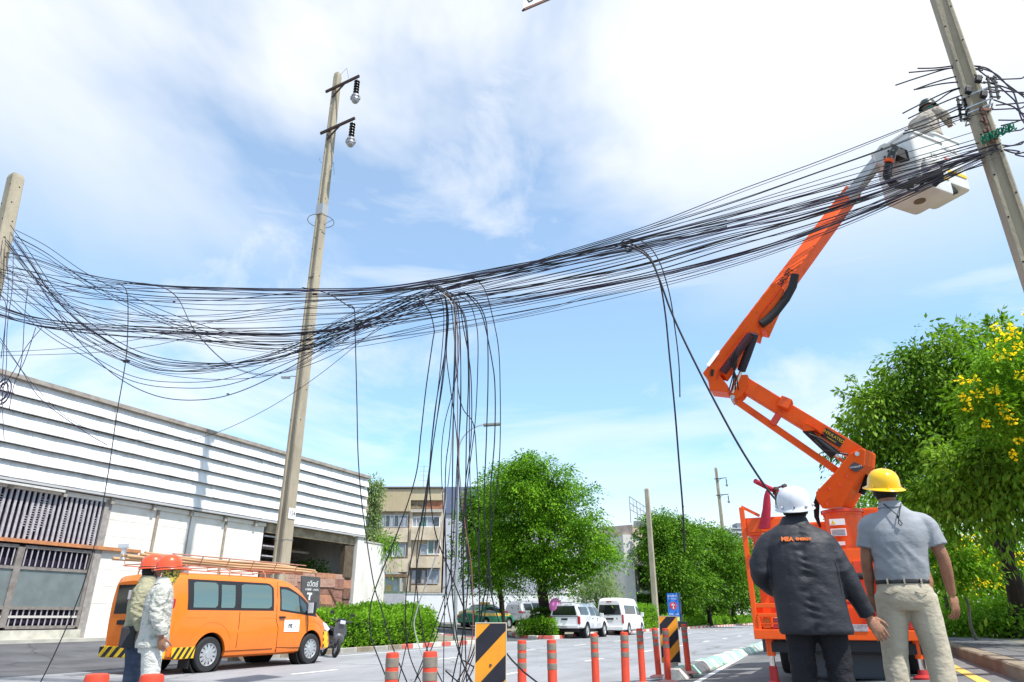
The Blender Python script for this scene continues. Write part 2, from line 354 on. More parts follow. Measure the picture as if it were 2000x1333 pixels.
kerb('divider_kerb', 'low green and white painted kerb dividing the lanes', None, [(-2.80, 12.2), (-2.95, 25), (-3.0, 45)], .40, .20, .5, [M_wpaint, M_gpaint, M_gpaint, M_wpaint, M_wpaint, M_gpaint], wt=.24, ch=.045, rnd=.015)
tag(kerb('footpath_kerb', 'bare concrete kerb along the footpath beside the boom truck', None, [(1.62, 2.5), (1.62, 30)], .24, .19, 1.0, [M_kerbbr], rnd=.004, z_off=-.0), None)
for o in COL.objects:
    if o.name.startswith('kerb_block') and o.parent and o.parent.name == 'footpath_kerb': o.location.z = .455 - .03 + random.uniform(-.003, .003)
kerb('roadside_kerb', 'red and white striped kerb round the big hedge bed', None, [(-15.35, 23.2), (-15.4, 29), (-15.9, 31.2), (-17.2, 32.6), (-20, 33.2)], .2, .19, .75, [M_rpaint, M_wpaint])
kerb('roadside_kerb', 'unpainted end of kerb beside the parked scooter', None, [(-15.3, 15.0), (-15.35, 23.2)], .2, .19, .9, [M_kerbbr, M_conc])
kerb('roadside_kerb', 'curved red and white kerb in front of the small hedge', None, [(-21.0, 41.5), (-18.6, 39.6), (-17.0, 37.6), (-15.6, 36.8), (-14.8, 36.9), (-14.7, 38.2)] , .2, .2, .75, [M_wpaint, M_rpaint])
kerb('roadside_kerb', 'faded red and white kerb running far along the road', None, [(-15.35, 40.2), (-15.4, 70), (-14.6, 120), (-12.5, 190)], .2, .2, 1.0, [M_wpaint, M_rpaint])
# footpath of concrete pavers
pv = sheet('footpath', [1.75, 4.0], [2, 40], M_conc, .004, zf=lambda L: .585)
tag(pv, 'grey paved footpath beside the shrubs')
b = MB(); b.box((0, 0, 0), (.385, .385, .03)); pme = b.mesh('paver'); pme.materials.append(M_paver)
for i in range(3):
    for j in range(62):
        p = RF(1.97 + i * .4 , 5.2 + j * .4, .593 + random.uniform(-.004, .004))
        if i * 62 + j < 290: inst('paver', pme, pv, p, (random.uniform(-.008, .008), random.uniform(-.008, .008), -AZ))
# planting beds behind the far kerbs
v_ = MB(); pts_ = [(-14.95, 37.1), (-14.9, 38.3), (-15.45, 38.4), (-15.45, 40.3), (-20.8, 41.5), (-18.5, 39.7), (-16.9, 37.8), (-15.6, 37.0)]
v_.add([RF(a, c, .10) for a, c in pts_], [tuple(range(8))]); tag(v_.build('kerb_island', M_ground), 'small planted island at the corner of side road', kind='structure')
o = sheet('planting_bed', [-20, -17, -15.45], [19.7, 32.5], M_ground, .12)
o = sheet('verge', [-26, -20.8, -17, -15.45], [40.3, 60, 130], M_ground, .08)

# ------------------------------------------------------------------ warehouse
M_side = mat('white_siding', (.70, .70, .70), .5, .0, col2=(.50, .49, .46), vscale=1.1, bump=.3, bscale=3, stretch=(1, 3.5, .45), lo=.48, hi=.80, detail=9)
M_cream = mat('cream_wall', (.76, .72, .67), .85, col2=(.62, .57, .50), vscale=1.3, bump=.4, bscale=20, lo=.45, hi=.8)
M_rusty_or = mat('orange_rust_beam', (.55, .22, .08), .8, col2=(.35, .16, .09), vscale=5)
M_gatefr = mat('gate_frame_grey', (.30, .27, .25), .6, .3, col2=(.20, .17, .15), vscale=5)
M_gatesh = mat('gate_sheet', (.25, .29, .29), .45, .4, col2=(.16, .18, .18), vscale=1.2, lo=.3, hi=.7)
M_slat = mat('gate_slat', (.52, .49, .52), .5, .2, col2=(.36, .32, .34), vscale=6)
M_flash = mat('roof_flashing', (.36, .33, .29), .6, col2=(.24, .20, .17), vscale=3)
WL = -23.0
def wp(L, S, z): return RF(L, S, z)
def SZ(u, v, L=WL):
    p = PL(u, v, L); return LS(p)[1], p.z
wh = thing('warehouse', 'white warehouse with sloping slatted siding and barred gates behind the orange van', 'warehouse', RF(WL, 0, 0), -AZ)
# local frame of the warehouse: x = outwards to the road (L - WL), y = S, z up  (rotation -AZ about z)
S_L = 1.5; S_R = SZ(712, 1000)[0]; zt = 8.2; zb = 5.05
def wbox(b, x0, x1, y0, y1, z0, z1): b.box(((x0 + x1) / 2, (y0 + y1) / 2, (z0 + z1) / 2), (x1 - x0, y1 - y0, z1 - z0)); return b
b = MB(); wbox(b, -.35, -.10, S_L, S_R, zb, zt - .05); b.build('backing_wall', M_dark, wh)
nb = 6; bh = (zt - .12 - zb) / nb
Ssp = SZ(400, 950)[0]
for k in range(nb):
    z0 = zb + k * bh
    cuts = [S_L + (S_R - S_L) * q / 8 + (.6 * math.sin(k * 2.7 + q) if 0 < q < 8 else 0) for q in range(9)]
    for (a, c) in zip(cuts[:-1], cuts[1:]):
        c -= .008 if c < S_R else 0; ex = .004 * math.sin(a * 7 + k * 3)
        b = MB(); n = 6; vs = []; dz_ = .006 * math.sin(a * 3 + k * 5)
        prof = [(.16 + ex, z0 + .028), (.175 + ex, z0 + .045), (.02 + ex, z0 + bh + .03), (0 + ex, z0 + bh + .03), (.14 + ex, z0 + .028)]
        rings = []
        for i in range(n + 1):
            y = a + (c - a) * i / n; w = math.sin(i * 2.1 + k + a) * .007
            rings.append([Vector((x + w, y, z + w * .5 + dz_)) for x, z in prof])
        b.loft(rings); o = b.build('siding_panel', M_side, wh)
b = MB(); wbox(b, -.5, .20, S_L, S_R + .05, zt - .10, zt + .04); b.build('roof_edge', M_flash, wh)
b = MB(); wbox(b, -12, -.5, S_L, S_R, zt - .3, zt - .1); b.build('roof', M_flash, wh)
b = MB(); wbox(b, .0, .22, S_L, S_R, zb - .07, zb); b.build('siding_trim', mat('trim_grey', (.45, .45, .46), .5), wh)
b = MB(); wbox(b, S_R - S_R - .35, -.0, S_R - .25, S_R - .02, .5, zb); 
b = MB(); wbox(b, -.3, .12, SZ(690, 1120)[0], S_R, .3, zb - .07); b.build('corner_column', mat('whitewash', (.70, .69, .66), .85, col2=(.5, .47, .43), vscale=1.4, bump=.5, stretch=(1, 1, .3), lo=.45, hi=.75), wh)
# side wall of the warehouse end (upper part) and low wall running on behind the hedge
M_whw = MATS['whitewash']
Sg = SZ(193, 1110)[0]           # right end of the gates
Sc = SZ(515, 1060)[0]           # right end of the cream panels
Sj = [SZ(305, 1030)[0], SZ(372, 1030)[0], SZ(440, 1040)[0]]
edges = [Sg] + Sj + [Sc]
gz = tz_L(WL)
for i in range(4):
    b = MB(); ys, ye = edges[i] + .03, edges[i + 1] - .03; n = 8 if i in (0, 1) else 1
    if i < 2:
        for q in range(n):
            z0 = gz + q * (zb - .25 - gz) / n; z1 = gz + (q + 1) * (zb - .25 - gz) / n
            bb = MB(); bb.cbox((-.14, (ys + ye) / 2, (z0 + z1) / 2), (.16, ye - ys, z1 - z0 - .006), .005); bb.build('wall_panel', M_cream, wh)
    else:
        b.cbox((-.13, (ys + ye) / 2, (gz + zb - .25) / 2), (.16, ye - ys, zb - .25 - gz), .01); b.build('wall_panel', M_cream, wh)
for S_ in Sj[:1] + Sj[2:]:
    b = MB(); wbox(b, -.2, .0, S_ - .05, S_ + .05, gz, zb - .1); b.build('wall_joint', mat('joint_strip', (.36, .31, .25), .8, var=.3), wh)
b = MB(); wbox(b, -.25, -.21, S_L, Sc, gz, zb - .1); b.build('wall_core', M_conc, wh)
b = MB(); wbox(b, -.18, .02, S_L, Sc, zb - .25, zb - .10); b.build('eave_beam', M_cream, wh)
for i in range(13):
    b = MB(); y = S_L + 6 + i * 1.7
    if y < Sc: wbox(b, .0, .14, y, y + .12, zb - .30, zb - .09); b.build('bracket', M_flash, wh)
# gates: dark recess, slats above, sheet-filled frames below
zr0 = SZ(100, 1062)[1]; zr1 = SZ(100, 962)[1]
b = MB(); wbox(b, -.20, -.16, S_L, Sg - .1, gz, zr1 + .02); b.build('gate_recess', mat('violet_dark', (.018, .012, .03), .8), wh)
b = MB(); wbox(b, -.22, .02, Sg - .28, Sg - .02, gz, zr1 + .05); b.build('gate_jamb', mat('jamb_grey', (.34, .31, .29), .8, var=.3), wh)  # grey-brown jamb, darker than the cream wall panels
b = MB(); wbox(b, -.12, .1, S_L, Sg + 1.4, zr0 - .06, zr0 + .05); b.build('lintel', M_rusty_or, wh)
b = MB(); wbox(b, -.05, .25, S_L, Sg - 1.9, zr1 + .02, zr1 + .09); b.build('canopy', mat('canopy_white', (.6, .59, .57), .6, var=.2), wh)
sp = .175; n = int((Sg - .35 - 6.5) / sp)
sl = MB(); sl.box((0, 0, 0), (.05, .075, zr1 - zr0 - .05)); slm = sl.mesh('slat'); slm.materials.append(M_slat)
for i in range(n + 1):
    inst('slat', slm, wh, (-.02, Sg - .4 - i * sp, (zr1 + zr0) / 2 + .02), (0, 0, random.uniform(-.1, .1)))
lb = MB()
for i in range(n):
    if random.random() < .62:
        y = Sg - .4 - (i + .5) * sp; z0 = zr0 + .1 + random.random() * .5; z1 = zr1 - .1 - random.random() * .4
        z = z0
        while z < z1:
            if math.sin(z * 2.3 + i) > -.3: lb.box((-.06, y, z), (.03, .12, .022))
            z += .075
o = lb.build('louvre', M_slat, wh); tag(o, kind='stuff')
zg1 = zr0 - .16
def gate(y0, y1):
    g0 = gz + .38
    zz = [g0, g0 + .55, zg1 - .62, zg1]
    fb = MB()
    for y in (y0 + .05, y1 - .05): fb.box((-.02, y, (g0 + zg1) / 2), (.09, .1, zg1 - g0))
    for z in zz: fb.box((-.015, (y0 + y1) / 2, z), (.07, y1 - y0 - .2, .09))
    gf = fb.build('gate_frame', M_gatefr, wh)
    s_ = MB(); s_.box((-.03, (y0 + y1) / 2, (zz[1] + zz[2]) / 2), (.02, y1 - y0 - .2, zz[2] - zz[1] - .09)); s_.build('sheet', M_gatesh, gf)
    bar = MB(); bar.box((0, 0, 0), (.025, .035, .5)); bm_ = bar.mesh('bar'); bm_.materials.append(M_slat)
    k = int((y1 - y0) / .17)
    for i in range(1, k):
        y = y0 + i * (y1 - y0) / k
        inst('bar', bm_, gf, (-.03, y, zz[0] + .27)); inst('bar', bm_, gf, (-.03, y, zz[3] - .31))
    r = MB(); r.box((-.01, (y0 + y1) / 2, zz[0] + .3), (.03, y1 - y0 - .2, .07)); r.build('rail', mat('rail_white', (.5, .48, .45), .6), gf)
Sm = SZ(22, 1150)[0]
gate(Sm, Sg - .3); gate(Sm - 4.2, Sm); gate(Sm - 8.4, Sm - 4.2)
b = MB(); wbox(b, -.2, .06, S_L, Sg - .2, gz, gz + .3); b.build('gate_sill', mat('sill_pale', (.55, .53, .46), .8, var=.35, vscale=3), wh)
b = MB(); wbox(b, .06, .7, S_L, Sc, gz - .1, gz + .05); b.build('apron', mat('apron_concrete', (.50, .48, .42), .85, var=.25, vscale=2), wh)
# open bay at the right-hand end
So, Se = Sc + .1, SZ(690, 1120)[0]
zo = SZ(600, 1055)[1]; zw = SZ(600, 1118)[1]
b = MB(); wbox(b, -.25, -.02, So, Se, zo - .02 + .1, zb - .08); b.build('bay_beam', mat('raw_beam', (.38, .32, .23), .9, col2=(.2, .15, .1), vscale=3), wh)
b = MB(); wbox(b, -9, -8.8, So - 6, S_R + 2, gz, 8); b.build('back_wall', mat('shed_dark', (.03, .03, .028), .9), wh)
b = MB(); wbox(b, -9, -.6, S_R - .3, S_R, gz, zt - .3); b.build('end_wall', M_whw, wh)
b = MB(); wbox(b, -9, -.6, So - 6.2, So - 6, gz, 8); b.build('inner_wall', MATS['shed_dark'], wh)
for (x, z, w) in ((-1.6, zo - .45, .10), (-2.2, zo - 1.0, .09), (-3.5, zo - .1, .12)):
    b = MB(); wbox(b, x, x + .1, So - 1, Se - (1.8 if z < zo - .3 else 0), z, z + w); b.build('roof_joist', mat('pale_joist', (.42, .36, .30), .8, var=.4), wh)
for (y0, y1, x, z) in ((So + 2.8, Se - .2, -3, zw + .75), (So + 3.6, Se, -4, zw + .5)):
    b = MB(); wbox(b, x - 1.4, x, y0, y1, z, z + .05); b.build('broken_roof_sheet', mat('broken_sheet', (.30, .30, .29), .7, var=.6, vscale=8), wh)
b = MB(); wbox(b, -.3, -.05, Se - .75, Se - .05, zw - .1, zo); b.build('timber_post', mat('brown_post', (.13, .10, .07), .9, var=.4), wh)
for k in range(6):
    b = MB(); wbox(b, -.22, -.12, So - .0, So + 1.0, zw + .1 + k * .42, zw + .16 + k * .42); b.build('grille_bar', M_slat, wh)
# scrap wall of rusty patched sheets closing the bay
reds = [mat('scrap_red', (.33, .17, .13), .85, col2=(.20, .10, .08), vscale=6, bump=1.0, bscale=14), mat('scrap_pink', (.48, .30, .24), .85, col2=(.31, .18, .14), vscale=7, bump=1.0, bscale=14),
        mat('scrap_orange', (.50, .24, .14), .8, col2=(.34, .17, .12), vscale=5, bump=1.0), mat('scrap_brown', (.22, .12, .09), .9, col2=(.12, .07, .05), vscale=6, bump=1.0)]
y = So; random.seed(11)
while y < Se - .05:
    w = min(random.uniform(.5, 1.5), Se - y); z = gz
    while z < zw - .05:
        h = random.uniform(.22, .6); h = min(h, zw - z + random.uniform(0, .06))
        bb = MB(); bb.cbox((-.12 + random.uniform(-.04, .05), y + w / 2, z + h / 2), (.05, w - .01, h - .01), .008, Matrix.Rotation(random.uniform(-.02, .02), 3, 'X')); bb.build('scrap_sheet', random.choice(reds + reds[:2]), wh)
        z += h
    y += w
# low white wall carrying on past the warehouse, its end turned to the road
lw = thing('boundary_wall', 'weathered white wall end between warehouse and hedge', 'wall', RF(WL, 0, 0), -AZ)
S2 = SZ(757, 1062, -22.9)[0]; z2 = SZ(757, 1066, -22.9)[1]
b = MB(); y0 = S_R + .02; zz0 = SZ(712, 1055)[1] - .1
b.prism([Vector((.05, y0, gz)), Vector((.05, S2, gz)), Vector((.05, S2, z2)), Vector((.05, y0, zz0))], (-.25, 0, 0)); b.build('wall_body', M_whw, lw)
b = MB(); b.beam(Vector((-.08, y0, zz0 + .03)), Vector((-.08, S2, z2 + .03)), .34, .07); b.build('coping', mat('coping', (.5, .49, .46), .85, var=.3), lw)
# rusty prop leaning on the scrap wall and the dark sign
pa = PL(643, 1152, -21.9); pb = PL(668, 1203, -21.2); pb.z = max(pb.z, .4)
b = MB(); b.beam(pa, pb + (pb - pa) * .55, .10, .10); o = b.build('steel_prop', M_rust); tag(o, 'dark rusty steel prop leaning against the scrap wall', 'prop')
sg = thing('advertising_board', 'dark grey standing board with white lettering behind the van nose', 'board')
c0 = PL(590, 1125, -21.5); c1 = PL(626, 1128, -21.5); c2 = PL(622, 1235, -21.5); c3 = PL(586, 1235, -21.5)
b = MB(); nrm = RF(1, 0, 0); b.prism([c3, c2, c1, c0], -nrm * .06); b.build('panel', mat('board_grey', (.10, .10, .105), .5, var=.2), sg)
cc = (c0 + c1 + c2 + c3) / 4; W = (c1 - c0).length; yd = Vector((0, 0, 1)); xd = (c1 - c0).normalized(); xd.z = 0; xd.normalize()
M_letw = mat('white_letters', (.8, .8, .8), .6)
def bt(t, size, du, dv, **k):
    text_mesh(t, size, M_letw, 'lettering', sg, frame_m(cc + xd * du * W + yd * dv + nrm * .006, xd, yd), .003, **k)
H_ = (c0 - c3).length
bt('\u0e2d\u0e27\u0e35\u0e15\u0e22\u0e4c', .26 * W, 0, H_ * .36); bt('\u0e04\u0e32\u0e1f\u0e40\u0e1f - \u0e2d\u0e32\u0e2b\u0e32\u0e23', .12 * W, 0, H_ * .26); bt('\u0e44', .9 * W, -.1, -H_ * .05)
text_mesh('', .1, M_letw, 'x', sg, Matrix(), .001) if False else None

# ------------------------------------------------------------------ far buildings
M_apt = mat('apartment_wall', (.60, .50, .37), .9, col2=(.36, .29, .21), vscale=.7, bump=.4, bscale=6, lo=.42, hi=.72, detail=9)
M_tan = mat('tan_sheet', (.52, .43, .28), .6, var=.12, vscale=.8, stretch=(6, 6, .4))
M_winf = mat('white_frame', (.72, .72, .72), .5)
M_glassd = mat('dark_glass', (.045, .06, .07), .12, spec=.8)
M_glassg = mat('green_glass', (.05, .14, .12), .15, spec=.8)
M_glassl = mat('curtain_glass', (.34, .37, .42), .25, spec=.6, var=.3, vscale=5)
M_grille = mat('grille_grey', (.36, .36, .37), .6, .3)
ap = thing('apartment_building', 'old tan apartment block with stained walls and tan cladding on top', 'building')
YA = 72.0
def A(u, v, dy=0.0): p = PY(u, v, YA + dy); return p
def abox(name, u0, v0, u1, v1, m, parent=ap, y0=0.0, dep=.3, fn=A, ret=True):
    p = fn((u0 + u1) / 2, (v0 + v1) / 2); a = fn(u0, (v0 + v1) / 2); c = fn(u1, (v0 + v1) / 2); t = fn((u0 + u1) / 2, v0); q = fn((u0 + u1) / 2, v1)
    b = MB(); b.box((p.x, p.y + y0 + dep / 2, (t.z + q.z) / 2), (abs(c.x - a.x), dep, abs(t.z - q.z))); return b.build(name, m, parent)
def win(u0, v0, u1, v1, n, ms, parent=ap, fr=M_winf, fn=A, y0=-.12):
    f = thing('window', None, None); f.parent = parent
    a = fn(u0, (v0 + v1) / 2); c = fn(u1, (v0 + v1) / 2); t = fn((u0 + u1) / 2, v0); q = fn((u0 + u1) / 2, v1)
    x0, x1, z0, z1 = a.x, c.x, q.z, t.z; Y = t.y * 0 + fn((u0 + u1) / 2, (v0 + v1) / 2).y + y0
    b = MB(); fw = .09
    b.box(((x0 + x1) / 2, Y, z0), (x1 - x0 + fw, .14, fw)); b.box(((x0 + x1) / 2, Y, z1), (x1 - x0 + fw, .14, fw))
    for i in range(n + 1):
        x = x0 + (x1 - x0) * i / n; b.box((x, Y, (z0 + z1) / 2), (fw * (1 if i in (0, n) else .7), .138, z1 - z0 - fw))
    f.location = (x0, Y, z0)
    o = b.build('frame', fr, parent); o.name = 'window_frame'
    for i in range(n):
        xa = x0 + (x1 - x0) * i / n; xb = x0 + (x1 - x0) * (i + 1) / n
        bb = MB(); bb.box(((xa + xb) / 2, Y + .04, (z0 + z1) / 2), (xb - xa - fw, .03, z1 - z0 - fw)); bb.build('pane', ms[i % len(ms)], o)
    bpy.data.objects.remove(f); return o
zgA = .6
a0 = A(700, 1000); a1 = A(866, 1000); top = A(800, 1000).z
b = MB(); b.box(((a0.x + a1.x) / 2, YA + 5, (A(780, 965).z + zgA) / 2), (a1.x - a0.x, 9.8, A(780, 965).z - zgA)); b.build('wall', M_apt, ap)
abox('cladding', 742, 957, 803, 1000, M_tan, y0=-.35, dep=.4); abox('cladding', 803.2, 955, 865.5, 978, M_tan, y0=-.28, dep=.4)
b = MB()
for i in range(60):
    x = A(742, 990).x + i * .11
    if x < A(802, 990).x: b.box((x, YA - .36, (A(770, 1000).z + A(770, 957).z) / 2), (.03, .03, A(770, 957).z - A(770, 1000).z - .1))
o = b.build('cladding_rib', M_tan, ap); tag(o, kind='stuff')
abox('roof_edge', 742, 952.5, 866, 955.5, mat('dark_sheet_edge', (.12, .10, .09), .7), y0=-.5, dep=3)
abox('brick_patch', 833, 980, 865, 994, mat('brick_patch', (.40, .16, .09), .9, col2=(.24, .11, .07), vscale=3), y0=-.02, dep=.3)
abox('stain_patch', 803, 980, 832, 994, mat('stain_patch', (.30, .23, .15), .9, col2=(.10, .08, .06), vscale=2.5), y0=-.02, dep=.3)
abox('pilaster', 797.5, 1000, 803, 1158, mat('pilaster', (.56, .47, .36), .9, var=.25, vscale=1.5), y0=-.25, dep=.3)
for (v0, v1) in ((1031, 1056), (1088, 1110), (1144, 1158)): abox('balcony_wall', 804, v0, 861, v1, M_apt, y0=-.55, dep=.6)
for v0, v1 in ((1032, 1060), (1092, 1118)): abox('balcony_wall', 745, v0, 797, v1, M_apt, y0=-.3, dep=.3)
abox('lintel', 803.2, 996, 864, 1002, mat('sill', (.5, .46, .4), .9, var=.3), y0=-.5, dep=.5)
win(806, 1011, 821, 1030, 2, [M_glassl, M_grille]); win(822, 1010, 859, 1030, 3, [M_glassg, M_glassl, M_glassd])
win(822, 1064, 833, 1084, 1, [M_glassl], fr=M_grille); win(836, 1056, 860, 1083, 2, [M_glassg, mat('brown_blind', (.2, .14, .12), .6)])
win(800.5 + 3, 1113, 832, 1141, 3, [M_grille, M_glassd], fr=mat('brown_frame', (.14, .11, .1), .7)); win(835, 1113, 858, 1140, 2, [M_glassl, M_glassl], fr=M_grille)
win(745, 1007, 796, 1030, 6, [M_glassl, M_glassd, M_glassl, M_glassd, M_glassl, M_glassl], fr=M_grille); win(714, 1009, 742, 1033, 2, [M_glassd, M_dark], fr=M_glassl)
win(757, 1063, 777, 1087, 4, [M_glassl, M_glassd], fr=M_winf); win(778, 1063, 792, 1087, 1, [M_glassl], fr=M_grille)
win(755, 1113, 760, 1120, 1, [M_glassd]); 
abox('vent_row', 776, 1117, 788, 1123, mat('vent_grey', (.25, .23, .2), .8), y0=-.05, dep=.3)
# roof aerial
b = MB(); pA = A(826, 958); b.tube([pA, pA + Vector((0, 0, 2.6))], .04, 5)
for z in (1.0, 1.5, 2.0, 2.5): b.tube([pA + Vector((-.5, 0, z)), pA + Vector((.5, 0, z))], .02, 4)
o = b.build('roof_aerial', M_steel); tag(o, 'thin television aerial on the tan apartment roof', 'aerial')
bg = thing('grey_building', 'plain grey rendered building with dark blue cladding behind the hanging cables', 'building')
abox('wall', 866.5, 1002, 1100, 1160, mat('grey_render', (.46, .47, .52), .85, col2=(.38, .39, .43), vscale=.4), bg, y0=.3, dep=9)
abox('cladding', 866.5, 951, 1004, 1003, mat('blue_sheet', (.14, .17, .26), .55, var=.15, vscale=.5, stretch=(8, 8, .3)), bg, y0=.1, dep=8)
abox('wall_cable', 890, 1020, 892.5, 1105, mat('soot', (.12, .12, .13), .9), bg, y0=.2, dep=.12)
sh = thing('shed', 'small tin lean-to with green roof edge below the apartments', 'shed'); YS = 67.0
def B2(u, v): return PY(u, v, YS)
abox('wall', 752, 1118, 775, 1160, mat('tin_wall', (.42, .45, .45), .6, var=.2, vscale=3), sh, fn=B2, dep=3)
abox('roof', 750, 1156, 802, 1161, mat('green_tin', (.16, .22, .15), .6, var=.4, vscale=4), sh, fn=B2, y0=-.9, dep=4)
abox('awning', 753, 1122, 792, 1128, mat('rust_tin', (.22, .14, .08), .7, var=.4, vscale=4), sh, fn=B2, y0=-.6, dep=2)
abox('hanging_cloth', 754, 1143, 765, 1155, mat('cloth_orange', (.55, .25, .15), .8, col2=(.5, .5, .15), vscale=12), sh, fn=B2, y0=-.1, dep=.08)
YB = 65.0
def B3(u, v): return PY(u, v, YB)
o = thing('boundary_wall', 'long plain white wall across the far end of side road', 'wall')
abox('wall_body', 750, 1161, 1180, 1216, mat('bright_whitewash', (.74, .74, .73), .8, col2=(.6, .6, .58), vscale=.6, lo=.5, hi=.8), o, fn=B3, dep=.25)
abox('coping', 790, 1158.5, 1180, 1161, MATS['coping'], o, fn=B3, y0=-.05, dep=.35)
abox('lower_band', 750, 1160, 790, 1205, mat('panel_grey', (.42, .42, .44), .7, var=.15), o, fn=B3, y0=-.08, dep=.06)
for i in range(7):
    abox('fence_post', 1052 + i * 4, 1160, 1053 + i * 4, 1176, mat('bamboo_screen', (.32, .24, .10), .8, var=.4, vscale=9), o, fn=B3, y0=-.5, dep=.1)
# pale building with billboard frame
pb_ = thing('pale_building', 'pale concrete building with rust-stained parapet under an empty billboard frame', 'building')
cor = P(1236, 1100, 72); lc, scn = LS(cor)
M_pale = mat('pale_block', (.74, .71, .65), .9, col2=(.56, .52, .45), vscale=.6, bump=.6, bscale=5, lo=.4, hi=.8)
tzb = P(1236, 1042, 72).z; tzp = P(1236, 1022, 72).z
bl = P(1130, 1100, 76)
dr = Vector((SA, CA, 0))
b = MB(); q0 = Vector((bl.x, bl.y, 0)); q1 = Vector((cor.x, cor.y, 0)); q2 = q1 + dr * 22; q3 = q0 + dr * 22
b.prism([q0, q1, q2, q3], (0, 0, tzb)); b.build('wall', M_pale, pb_)
b = MB(); e = .25; ex = (q0 - q1).normalized() * -e
b.prism([q0 + Vector((0, -e, 0)) + Vector((0, 0, tzb)), q1 + Vector((e * .6, -e, 0)) + Vector((0, 0, tzb)), q2 + Vector((e, 0, 0)) + Vector((0, 0, tzb)), q3 + Vector((0, 0, tzb))], (0, 0, tzp - tzb)); b.build('parapet', mat('stained_parapet', (.60, .48, .42), .9, col2=(.36, .26, .20), vscale=1.2, lo=.35, hi=.7), pb_)
b = MB(); b.prism([q1 + Vector((-.9, -.12, .5)), q1 + Vector((.12, -.12, .5)), q1 + Vector((.12, .6, .5)), q1 + Vector((-.9, .6, .5))], (0, 0, tzb - .52)); b.build('corner_pier', mat('white_pier', (.7, .69, .66), .8, var=.1), pb_)
for k, z in enumerate((3.3, 6.2)):
    b = MB(); b.prism([q1 + dr * .8 + Vector((.05, 0, z)), q2 + Vector((.05, 0, z)), q2 + Vector((1.6, 0, z)), q1 + dr * .8 + Vector((1.4, 0, z))], (0, 0, .35)); b.build('balcony', M_pale, pb_)
for z0, z1 in ((.6, 3.0), (4.0, 5.9), (6.9, 8.4)):
    for i in range(4):
        a = q1 + dr * (2 + i * 4.5); f = MB(); f.prism([a + Vector((.03, 0, z0)), a + dr * 2.6 + Vector((.03, 0, z0)), a + dr * 2.6 + Vector((.03, 0, z1)), a + Vector((.03, 0, z1))], (.06, 0, 0)); w_ = f.build('window', M_glassd, pb_)
        f = MB(); f.beam(a + Vector((.1, 0, (z0 + z1) / 2)), a + dr * 2.6 + Vector((.1, 0, (z0 + z1) / 2)), .08, .08); f.beam(a + dr * 1.3 + Vector((.1, 0, z0)), a + dr * 1.3 + Vector((.1, 0, z1)), .08, .08, up=(1, 0, 0)); f.build('frame', M_grille, w_)
b = MB(); s0 = P(1238, 1018, 70); s1 = P(1260, 1018, 70); s2 = P(1260, 1030, 70); s3 = P(1238, 1030, 70)
b.prism([s3, s2, s1, s0], (0, .35, 0)); o = b.build('roof_sign', mat('sign_cream', (.62, .6, .55), .6, var=.1), pb_)
text_mesh('CA', .45, mat('sign_grey', (.2, .2, .2), .6), 'lettering', o, frame_m((s0 + s1 + s2 + s3) / 4 - Vector((0, .03, 0)), (1, 0, 0), (0, 0, 1)), .01)
bf = MB(); fa = P(1229, 970, 73); fb_ = P(1279, 995, 85)
def fp(t, z): return Vector((fa.x + (fb_.x - fa.x) * t, fa.y + (fb_.y - fa.y) * t, z))
zA, zB_ = fa.z, tzp + 1.4
for i in range(9):
    t = i / 8; bf.beam(fp(t, zB_ if i not in (0, 2, 5, 8) else tzp), fp(t, zA), .10 if i in (0, 2, 5, 8) else .05, .10, up=(0, 1, 0))
for z in (zA, (zA + zB_) / 2, zB_): bf.beam(fp(0, z), fp(1, z), .07, .07)
for i in range(4): bf.beam(fp(i / 4, zB_), fp((i + 1) / 4, zA), .04, .04)
o = bf.build('billboard_frame', M_grille); tag(o, 'empty steel billboard frame standing on the pale building roof', 'billboard frame')
# far tower and red roofs
tw = thing('tower_block', 'tall pale tower block far away beyond the trees', 'building'); tb = P(1443, 1060, 420)
b = MB(); tt = P(1443, 1032, 420).z; t2 = P(1443, 1022, 420).z
b.box((tb.x, tb.y, tt / 2), (6.2 * 2, 12, tt)); b.build('wall', mat('tower_wall', (.42, .43, .46), .8), tw)
b = MB(); b.box((tb.x + 2, tb.y, t2 / 2), (7, 9, t2)); b.build('upper_block', mat('tower_dark', (.2, .21, .25), .7), tw)
for i in range(9):
    b = MB(); z = tt - 1.2 - i * 2.6; b.box((tb.x, tb.y - 6.05, z), (11, .3, .9)); b.build('window_band', M_glassd, tw)
rr = thing('red_roof_house', 'low house with bright red roof beyond the trees', 'house')
r0 = P(1438, 1066, 150)
b = MB(); b.box((r0.x, r0.y, r0.z / 2 - .9), (9, 6, r0.z - 1.6)); b.build('wall', M_pale, rr)
b = MB(); b.prism([r0 + Vector((-5.5, -3.4, -1.6)), r0 + Vector((5.5, -3.4, -1.6)), r0 + Vector((4.6, -3, .2)), r0 + Vector((-4.6, -3, .2))], (0, 6, 0)); b.build('roof', mat('red_roof', (.55, .07, .06), .6, var=.1), rr)
